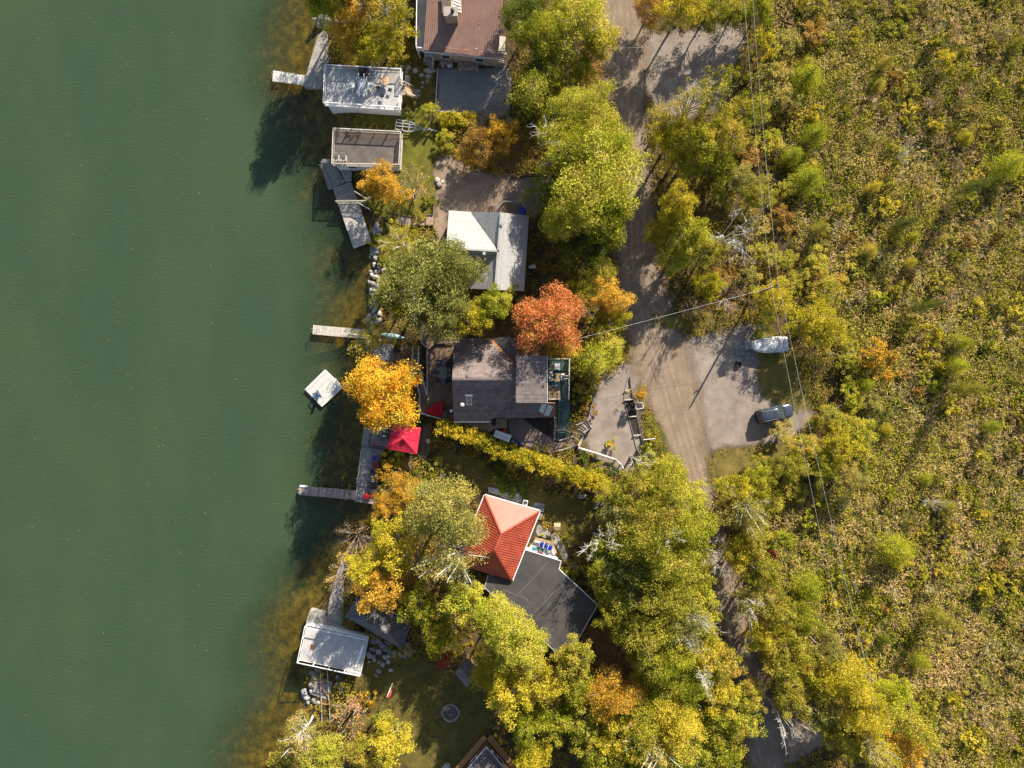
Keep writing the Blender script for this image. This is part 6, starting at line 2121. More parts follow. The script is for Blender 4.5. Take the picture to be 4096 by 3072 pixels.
# ------------------------------------------------------------------ shoreline boulders (rip-rap)
for i, (x, y, r) in enumerate(((330, 85, 20), (350, 110, 16), (322, 125, 20), (345, 138, 14), (310, 105, 14), (290, 230, 15), (300, 260, 18), (325, 240, 20), (320, 290, 17), (345, 300, 14), (310, 330, 14), (350, 348, 16), (372, 365, 14), (330, 375, 16), (285, 372, 12), (300, 400, 17), (325, 410, 18), (280, 440, 14), (305, 450, 18), (330, 465, 14), (290, 490, 15), (315, 495, 17), (300, 520, 14), (312, 545, 22), (300, 580, 16), (325, 585, 17), (320, 615, 18), (305, 630, 13), (340, 690, 20), (322, 660, 14), (345, 640, 16), (360, 655, 12), (298, 545, 11), (340, 330, 12), (300, 470, 11), (283, 275, 12), (335, 520, 12), (290, 600, 12), (300, 700, 12), (335, 430, 11))):
    rock(M(x, y), r * .63 / S * 1.25, 'grey boulder in the rip-rap bank below the angled dock', 'boulders of the rip-rap bank', stone if i % 3 else stone_warm)
rock(M(278, 665), .62, 'largest round boulder at the foot of the rip-rap bank, left of the others', None, stone_warm)
rock(M(486, 332), .3, 'lone pale rock in the dry grass right of the rip-rap bank', None, stone_warm)

# ------------------------------------------------------------------ parking area
# planter of timbers along the driveway
t = thing('timber_planter', 'long timber-framed planter bed between driveway and road', 'planter', K(480, 1050))
pl_ = [(432, 715), (402, 830), (398, 905), (432, 1040), (470, 1190), (498, 1300), (590, 1490)]
pr_ = [(440, 718), (450, 820), (470, 900), (495, 1035), (528, 1185), (560, 1340), (596, 1480)]
for i in range(6):
    obj('side_timber', MB().bar(K(*pl_[i], .06), K(*pl_[i + 1], .06), .08, .12), wood_grey, t)
    obj('side_timber', MB().bar(K(*pr_[i], .12), K(*pr_[i + 1], .1), .11, .2), wood_dark, t)
    if 0 < i < 6:
        obj('cross_timber', MB().bar(K(*pl_[i], .28), K(*pr_[i], .28), .13, .1), wood_pale, t)
    mat_ = soil if i in (2, 3) else gmat
    if i in (2, 3):
        slab(t, 'bed', [K(*pl_[i]), K(*pl_[i + 1]), K(*pr_[i + 1]), K(*pr_[i])], 0, .12, mat_)
blk(*([K(*a) for a in pl_] + [K(*a) for a in pr_[::-1]]))
t = thing('barrow_rack', 'white-framed rack with dark slats beside the small golden tree', 'rack', K(520, 955))
fr = [K(492, 930, .8), K(545, 925, .8), K(550, 970, .8), K(498, 980, .8)]
for i in range(4):
    obj('frame_bar', MB().bar(fr[i], fr[(i + 1) % 4], .06), white_paint, t)
    obj('leg', MB().bar(fr[i], (fr[i].x, fr[i].y, 0), .06), white_paint, t)
for k in range(5):
    f = (k + .5) / 5
    obj('slat', MB().bar(fr[0].lerp(fr[3], f), fr[1].lerp(fr[2], f), .09, .03), dgrey, t)
t = thing('sign', 'white sign board on a dark post at the roadside', 'sign', K(560, 1290))
s0_, s1_ = K(555, 1224, 1.8), K(640, 1216, 1.8)
obj('board', MB().bar(s0_, s1_, .06, .7), white_paint, t)
for f in (.15,):
    k = s0_.lerp(s1_, f)
    obj('post', MB().bar((k.x, k.y, 0), (k.x, k.y, 1.9), .1), wood_dark, t)
k = s0_.lerp(s1_, .85)
obj('post', MB().bar((k.x, k.y, 0), (k.x, k.y, 1.9), .1), wood_dark, t)
obj('hanger', MB().bar(K(548, 1224, 2.15), K(645, 1214, 2.15), .08), white_paint, t)
# pallets, tyre
for i, (pl, a, mt, lb) in enumerate((([(300, 282), (420, 278), (427, 402), (310, 408)], 1.5, wood_grey, 'grey pallet furthest left of the white covered boat'), ([(428, 202), (540, 198), (545, 322), (430, 330)], 0.02, wood_pale, 'pale pallet under the bow of the white covered boat'), ([(432, 352), (552, 352), (552, 465), (432, 465)], 0.0, wood_grey, 'grey pallet below the bow of the white covered boat'))):
    t = thing('pallet', lb, 'pallet', cen([L(*k) for k in pl]))
    boards(t, [L(*k, .15) for k in pl], a, .15, .16, .03, mt, name='slat', gap=.04)
    for f in (.08, .5, .92):
        p0, p1 = L(*pl[0], .07).lerp(L(*pl[1], .07), f), L(*pl[3], .07).lerp(L(*pl[2], .07), f)
        if abs(a) > 1:
            p0, p1 = L(*pl[0], .07).lerp(L(*pl[3], .07), f), L(*pl[1], .07).lerp(L(*pl[2], .07), f)
        obj('bearer', MB().bar(p0, p1, .09, .11), mt, t)
p = L(332, 525)
t = thing('fire_ring', 'black round fire drum left of the white covered boat', 'fire ring', p)
obj('ring', MB().lathe(p, [(.38, 0), (.40, .02), (.40, .35), (.36, .35), (.36, .05)], 22), black, t)
obj('ash_bed', MB().lathe(p, [(.02, .04), (.35, .05), (.35, .06), (.05, .12)], 18), ash, t)
# white covered boat on its trailer, bow to the left
st_, bw_ = L(968, 262), L(482, 290)
boat((st_.x - .15, st_.y + .05, 0.0), math.atan2(bw_.y - st_.y, bw_.x - st_.x), 4.6, 2.0, 'boat under a white cover on a trailer in the gravel parking area', cover_white, lgrey, zg=1.25, hump=.42, hx=.42, trailer=True, motor=False)


# SUV
def suv(loc, rz):
    t = thing('parked_car', 'dark grey SUV parked on the gravel at the right', 'car', loc, rz)
    T_ = WM[t]
    st_ = [(-2.33, .74, .92), (-2.25, .85, 1.02), (-1.9, .91, 1.06), (-1.2, .93, 1.06), (0, .94, 1.05), (.9, .93, 1.04), (1.3, .92, 1.02), (1.8, .89, .97), (2.1, .82, .90), (2.28, .70, .80), (2.36, .56, .66)]
    secs = []
    for x, w, zt_ in st_:
        row = [(w * .90, .26), (w, .5), (w * .995, zt_ - .22), (w * .93, zt_ - .03), (w * .6, zt_ + .015), (0, zt_ + .04)]
        secs.append([T_ @ Vector((x, -a, b)) for a, b in row] + [T_ @ Vector((x, a, b)) for a, b in row[::-1][1:]])
    obj('body', loft(secs), car_paint, t, smooth=True)
    obj('undertray', MB().hexa([T_ @ Vector(v) for v in ((-2.2, -.8, .2), (2.2, -.7, .2), (2.2, .7, .2), (-2.2, .8, .2))], [T_ @ Vector(v) for v in ((-2.2, -.8, .3), (2.2, -.7, .3), (2.2, .7, .3), (-2.2, .8, .3))]), car_trim, t)
    cb = [(-2.2, .80, 1.04), (1.08, .80, 1.04)]
    low = [(-2.22, -.82, 1.03), (1.10, -.82, 1.03), (1.10, .82, 1.03), (-2.22, .82, 1.03)]
    top = [(-1.85, -.62, 1.66), (.25, -.62, 1.66), (.25, .62, 1.66), (-1.85, .62, 1.66)]
    gh = obj('cabin_glass', MB().hexa([T_ @ Vector(v) for v in low], [T_ @ Vector(v) for v in top]), glass, t)
    rows = []
    for x, w, z_ in ((-1.98, .60, 1.60), (-1.9, .64, 1.66), (-1.2, .67, 1.71), (-.4, .67, 1.72), (.1, .65, 1.69), (.32, .61, 1.64)):
        rows.append([T_ @ Vector((x, -w, z_ - .05)), T_ @ Vector((x, -w * .85, z_)), T_ @ Vector((x, 0, z_ + .02)), T_ @ Vector((x, w * .85, z_)), T_ @ Vector((x, w, z_ - .05))])
    rf_ = obj('roof_panel', loft(rows), car_paint, t, smooth=True)
    obj('sunroof', MB().hexa([T_ @ Vector(v) for v in ((-.45, -.42, 1.735), (.0, -.40, 1.725), (.0, .40, 1.725), (-.45, .42, 1.735))], [T_ @ Vector(v) for v in ((-.45, -.42, 1.75), (.0, -.40, 1.74), (.0, .40, 1.74), (-.45, .42, 1.75))]), glass, rf_)
    for s_ in (-1, 1):
        obj('roof_rail', MB().bar(T_ @ Vector((-1.75, .60 * s_, 1.73)), T_ @ Vector((.0, .60 * s_, 1.74)), .035, .04), mgrey, rf_)
        for x0, z0, x1, z1 in ((1.06, 1.05, .26, 1.66), (-.35, 1.05, -.4, 1.66), (-1.25, 1.05, -1.2, 1.66), (-2.16, 1.05, -1.86, 1.66)):
            obj('pillar', MB().bar(T_ @ Vector((x0, .825 * s_, z0)), T_ @ Vector((x1, .63 * s_, z1)), .09, .05), car_paint, t)
        mr_ = obj('mirror', MB().box(*(T_ @ Vector((.78, 1.0 * s_, 1.12))), .13, .18, .13, rz), car_paint, t, bevel=.03)
        obj('headlamp', MB().hexa([T_ @ Vector(v) for v in ((1.95, .62 * s_, .80), (2.22, .50 * s_, .70), (2.20, .68 * s_, .70), (1.95, .80 * s_, .80))], [T_ @ Vector(v) for v in ((1.98, .66 * s_, .93), (2.22, .54 * s_, .845), (2.19, .68 * s_, .815), (1.98, .82 * s_, .905))]), lamp_clear, t)
        obj('tail_lamp', MB().hexa([T_ @ Vector(v) for v in ((-2.36, .5 * s_, .85), (-2.05, .93 * s_, .85), (-2.05, .6 * s_, .85))], [T_ @ Vector(v) for v in ((-2.33, .5 * s_, 1.10), (-2.05, .90 * s_, 1.10), (-2.05, .6 * s_, 1.10))]), lamp_red, t)
        for x in (-1.38, 1.42):
            w_ = obj('tyre', MB().tube([T_ @ Vector((x, s_ * .74, .34)), T_ @ Vector((x, s_ * .95, .34))], [.34, .34], 22), rubber, t)
            obj('rim', MB().tube([T_ @ Vector((x, s_ * .93, .34)), T_ @ Vector((x, s_ * .96, .34))], [.22, .2], 14), galv, w_)
        obj('door_handle', MB().bar(T_ @ Vector((.2, .945 * s_, .9)), T_ @ Vector((.4, .945 * s_, .9)), .03), galv, t)
    obj('rear_bumper', MB().hexa([T_ @ Vector(v) for v in ((-2.42, -.7, .35), (-2.2, -.88, .35), (-2.2, .88, .35), (-2.42, .7, .35))], [T_ @ Vector(v) for v in ((-2.42, -.7, .62), (-2.2, -.9, .62), (-2.2, .9, .62), (-2.42, .7, .62))]), car_trim, t)
    obj('wiper_cowl', MB().bar(T_ @ Vector((1.12, -.7, 1.06)), T_ @ Vector((1.12, .7, 1.06)), .1, .03), car_trim, t)
    obj('rear_spoiler', MB().bar(T_ @ Vector((-1.98, -.58, 1.66)), T_ @ Vector((-1.98, .58, 1.66)), .2, .04), car_trim, t)


a, b = L(632, 1225, .8), L(1062, 1128, .8)
suv(((a.x + b.x) / 2 - .15, (a.y + b.y) / 2, 0), math.atan2(b.y - a.y, b.x - a.x))

# ------------------------------------------------------------------ power pole and lines
hp = 9.2
pt = W(3113, 1140, hp)
t = thing('utility_pole', 'tall wooden utility pole in the scrub above the white covered boat', 'pole', (pt.x, pt.y, 0))
obj('shaft', MB().tube([(pt.x, pt.y, 0), (pt.x, pt.y, hp)], [.17, .11], 10), pole_mat, t, smooth=True)
obj('bracket', MB().bar((pt.x - .1, pt.y, hp - 1.3), (pt.x - .45, pt.y, hp - 1.3), .08), galv, t)
for dx, z_ in ((0, hp), (-.45, hp - 1.25)):
    obj('insulator', MB().lathe((pt.x + dx, pt.y, z_), [(.05, 0), (.08, .05), (.05, .1), (.08, .15), (.03, .22)], 10), lgrey, t)
top_ = Vector((pt.x, pt.y, hp + .2))
low_ = Vector((pt.x - .45, pt.y, hp - 1.05))


def wire(label, a, b, sag=.6, r=.013):
    a, b = Vector(a), Vector(b)
    pts_ = []
    for i in range(13):
        f = i / 12
        p = a.lerp(b, f)
        p.z -= sag * 4 * f * (1 - f)
        pts_.append(p)
    return obj('power_line', MB().tube(pts_, [r] * 13, 4), wire_mat, None, label, 'wire')


wire('upper power line from the pole to the top edge', top_, W(3000, -160, 9.6))
wire('lower power line from the pole to the top edge', low_, W(2966, -160, 8.3))
wire('upper power line from the pole down to the bottom edge', top_, W(3600, 3200, 9.2), 1.0)
wire('lower power line from the pole down to the bottom edge', low_, W(3520, 3200, 8.0), 1.0)
wire('service wire crossing the road from the pole towards the dark-roofed house', Vector((pt.x, pt.y, hp - 2)), E(1180, 330, 6.6), .7, .013)
wire('service wire from the brown-roofed house across the dirt road', N(690, 388, hz + 1.0), W(2985, 170, 7.5), .4, .011)

# ------------------------------------------------------------------ plants
def leaf_quads(Cn, size, aspect=.6, upb=.5, rng=nrng, droop=0.0):
    n = len(Cn)
    nm = rng.normal(size=(n, 3))
    nm[:, 2] = np.abs(nm[:, 2]) + upb
    nm[:, 1] += .25
    nm /= np.linalg.norm(nm, axis=1, keepdims=True)
    t = rng.normal(size=(n, 3))
    t[:, 2] -= droop
    t -= (t * nm).sum(1, keepdims=True) * nm
    t /= np.linalg.norm(t, axis=1, keepdims=True) + 1e-9
    b_ = np.cross(nm, t)
    s = size * rng.uniform(.65, 1.35, (n, 1))
    V = np.empty((n, 4, 3))
    V[:, 0] = Cn - t * s * .5
    V[:, 1] = Cn + b_ * s * .5 * aspect
    V[:, 2] = Cn + t * s * .5
    V[:, 3] = Cn - b_ * s * .5 * aspect
    return V.reshape(-1, 3)


def leaf_mesh(name, Cn, tint, size, aspect=.6, upb=.15, mat=None, droop=0.0):
    V = leaf_quads(Cn, size, aspect, upb, droop=droop)
    n = len(Cn)
    me = fastmesh(name, V, np.arange(n * 4).reshape(-1, 4), mat)
    a = me.attributes.new('tint', 'FLOAT', 'FACE')
    a.data.foreach_set('value', np.clip(tint, 0, 1).astype(np.float32))
    return me


def clusters_to_leaves(cc, cr, per, rng, flat=.75):
    n = len(cc)
    k = n * per
    d = rng.normal(size=(k, 3))
    d /= np.linalg.norm(d, axis=1, keepdims=True)
    r = rng.uniform(.25, 1, (k, 1)) ** .6
    idx = np.repeat(np.arange(n), per)
    P_ = cc[idx] + d * r * cr[idx][:, None] * np.array([1, 1, flat])
    ct = rng.uniform(0, 1, n)
    tint = .35 * ct[idx] + .65 * rng.uniform(0, 1, k)
    return P_, tint


def broad_proto(seed, R, h, ncl, per, size, crown_r=None, open_=0.0, bark=bark_grey, zmid=.64, vr=.36, limbs=9, lt=1.0):
    rng = np.random.default_rng(seed)
    ph = rng.uniform(0, 6.28, 5)
    am = rng.uniform(.07, .22, 5)
    th = rng.uniform(0, 6.28, ncl)
    u_ = rng.uniform(-.55, 1.0, ncl)
    rr = rng.uniform(.15, 1, ncl) ** .42
    lobe = 1 + sum(am[i] * np.sin((i + 2) * th + ph[i]) for i in range(5))
    ct = np.sqrt(np.clip(1 - u_ ** 2, 0, 1))
    cc = np.stack([np.cos(th) * ct * rr * R * lobe * .86, np.sin(th) * ct * rr * R * lobe * .86, h * zmid + u_ * rr * h * vr * (.9 + .3 * lobe - .3)], 1)
    cr = R * rng.uniform(.12, .30, ncl)
    Pn, tint = clusters_to_leaves(cc, cr, per, rng)
    crown = leaf_mesh('crown', Pn, tint, size)
    crown.materials.clear()
    crown.materials.append(None)
    mb = MB()
    r0 = .035 * h * (.55 + .1 * rng.random())
    top = Vector((rng.normal() * .3, rng.normal() * .3, h * .78))
    mb.tube([(0, 0, -.2), (rng.normal() * .1, rng.normal() * .1, h * .25), tuple(top * .62), tuple(top)], [r0, r0 * .75, r0 * .5, r0 * .12], 7)
    order = rng.permutation(ncl)[:limbs]
    for k in order:
        e_ = Vector(cc[k])
        s_ = Vector((0, 0, min(e_.z * .6, h * .55)))
        m_ = s_.lerp(e_, .5) + Vector((rng.normal() * .2, rng.normal() * .2, .25))
        e2 = e_ + (e_ - s_).normalized() * float(cr[k]) * (.6 if lt == 1 else 1.05)
        mb.tube([s_, m_, e_, e2], [r0 * .36 * lt, r0 * .26 * lt, r0 * .15 * lt, r0 * .05 * lt], 5)
        for _ in range(2):
            f = m_.lerp(e_, .6 + .4 * rng.random())
            mb.tube([f, f + Vector((rng.normal(), rng.normal(), .4)) * R * .14], [r0 * .11, r0 * .03], 4)
    tr_ = rawmesh('trunk', mb, bark, True)
    return crown, tr_, R, h


def conifer_proto(seed, R, h, whorls, per, size, cone=1.0, bark=bark_grey):
    rng = np.random.default_rng(seed)
    pts_, tn = [], []
    mb = MB()
    mb.tube([(0, 0, -.2), (0, 0, h * .5), (0, 0, h)], [.022 * h, .014 * h, .02], 6)
    for i in range(whorls):
        f = (i + .5) / whorls
        z_ = h * (.12 + .86 * f)
        rad = R * (1 - f * cone) ** .75 * rng.uniform(.75, 1.1) + .08
        nb_ = 6 if f < .7 else 4
        a0 = rng.uniform(0, 6.28)
        for k in range(nb_):
            a = a0 + 6.28 * k / nb_ + rng.normal() * .2
            rl = rad * rng.uniform(.65, 1.15)
            e_ = Vector((math.cos(a) * rl, math.sin(a) * rl, z_ + rl * .12))
            mb.tube([(0, 0, z_), e_ * .8 + Vector((0, 0, z_ * .2))], [.005 * h * (1 - f * .7), .006], 4)
            n = max(6, int(per * rl / R))
            t = rng.uniform(.25, 1.05, n)
            sp = .26 * rl * (1 - .55 * t) + .07
            x = np.stack([e_.x * t, e_.y * t, z_ + (e_.z - z_) * t], 1) + rng.normal(size=(n, 3)) * sp[:, None] * np.array([1, 1, .45])
            pts_.append(x)
            tn.append(.4 * rng.random() + .6 * rng.uniform(0, 1, n))
    crown = leaf_mesh('crown', np.concatenate(pts_), np.concatenate(tn), size, aspect=.35)
    crown.materials.clear()
    crown.materials.append(None)
    return crown, rawmesh('trunk', mb, bark, True), R, h


def bare_proto(seed, R, h, n, leaves, mat, r0=.05):
    rng = np.random.default_rng(seed)
    mb = MB()
    tips = []
    for i in range(n):
        a = rng.uniform(0, 6.28)
        rl = R * rng.uniform(.4, 1)
        b0 = Vector((rng.normal() * .12, rng.normal() * .12, 0))
        e_ = Vector((math.cos(a) * rl, math.sin(a) * rl, h * rng.uniform(.55, 1)))
        m_ = b0.lerp(e_, .5) + Vector((0, 0, h * .12))
        mb.tube([b0, m_, e_], [r0, r0 * .6, r0 * .15], 4)
        for _ in range(7):
            f = m_.lerp(e_, rng.uniform(0, 1))
            g_ = f + Vector((math.cos(a + rng.normal() * .8), math.sin(a + rng.normal() * .8), .5 + rng.normal() * .4)) * R * rng.uniform(.16, .34)
            mb.tube([f, g_], [r0 * .38, r0 * .1], 3)
            for __ in range(3):
                k_ = f.lerp(g_, rng.uniform(.3, 1))
                g2 = k_ + Vector((rng.normal(), rng.normal(), rng.normal() * .5 + .3)) * R * .1
                mb.tube([k_, g2], [r0 * .2, r0 * .08], 3)
                tips.append(g2)
    k = min(leaves, len(tips) * 6)
    T_ = np.array([tuple(v) for v in tips])
    Pn = T_[rng.integers(0, len(T_), k)] + rng.normal(size=(k, 3)) * .22
    crown = leaf_mesh('crown', Pn, rng.uniform(0, 1, k), .2)
    crown.materials.clear()
    crown.materials.append(None)
    return crown, rawmesh('trunk', mb, mat, False), R, h


PROTO = {
    'L': [broad_proto(s, 4.2, 10.5, 210, 110, .172, limbs=16) for s in (1, 2, 3)],
    'M': [broad_proto(s, 2.9, 7.8, 120, 90, .165, limbs=14) for s in (11, 12, 13)],
    'S': [broad_proto(s, 1.7, 4.4, 50, 75, .15, zmid=.58, vr=.40, limbs=6) for s in (21, 22)],
    'birch': [broad_proto(s, 3.6, 10.5, 100, 62, .165, bark=bark_white, limbs=46, lt=1.5) for s in (31, 32)],
    'thin': [broad_proto(s, 2.6, 9.0, 48, 48, .18, bark=bark_grey, limbs=14) for s in (41, 42)],
    'pine': [conifer_proto(s, 2.8, 9.5, 17, 120, .20, cone=.8, bark=bark_brown) for s in (51, 52)],
    'larch': [conifer_proto(s, 1.8, 6.0, 18, 90, .17, cone=.95, bark=bark_brown) for s in (61, 62)],
    'shrub': [broad_proto(s, 1.15, 1.9, 20, 60, .17, zmid=.5, vr=.45, limbs=4) for s in (71, 72, 73)],
    'bare': [bare_proto(s, 2.6, 4.5, 16, 420, twig_mat) for s in (81, 82)],
    'dead': [bare_proto(s, 3.0, 8.0, 9, 60, bark_white, .07) for s in (91,)],
    'bareshrub': [bare_proto(s, 1.0, 1.5, 12, 160, nmat('grey_twig', (.26, .24, .22), (.38, .35, .32)), .022) for s in (95, 96)],
}
NAMES = {'L': 'broadleaf_tree', 'M': 'broadleaf_tree', 'S': 'small_tree', 'birch': 'birch_tree', 'thin': 'slender_tree', 'pine': 'pine_tree', 'larch': 'tamarack_tree', 'shrub': 'shrub', 'bare': 'twiggy_bush', 'dead': 'dead_tree', 'bareshrub': 'twiggy_shrub'}
tr = random.Random(3)


def plant(form, leaf, x, y, r, h, label, group=None, name=None, disp=True, lean=0.0):
    crown, trunk, R0, h0 = tr.choice(PROTO[form])
    zc = h * (.66 if form not in ('shrub', 'bareshrub', 'larch', 'pine') else .5)
    p = DS(x, y, zc) if disp else Vector((x, y, 0))
    rad = r * (4096 / 2212) / S * (H - zc) / H if disp else r
    cat = 'shrub' if form in ('shrub', 'bareshrub', 'bare') else 'tree'
    o = bpy.data.objects.new(name or NAMES[form], None)
    C.objects.link(o)
    s = rad / R0 / .97
    zg = 0.0
    if float(shore_d(p.x, p.y)) < 1:
        zg = float(terrain_z(np.array([p.x]), np.array([p.y]))[0])
    o.matrix_basis = Matrix.Translation((p.x, p.y, zg)) @ Matrix.Rotation(lean, 4, 'Y') @ Matrix.Rotation(tr.uniform(0, 6.28), 4, 'Z') @ Matrix.Diagonal((s * tr.uniform(.94, 1.06), s * tr.uniform(.94, 1.06), h / h0, 1))
    tag(o, label, cat, group)
    c = bpy.data.objects.new('crown', crown)
    C.objects.link(c)
    c.parent = o
    c.material_slots[0].link = 'OBJECT'
    c.material_slots[0].material = LM[leaf]
    k = bpy.data.objects.new('trunk' if cat == 'tree' else 'stems', trunk)
    C.objects.link(k)
    k.parent = o
    return o


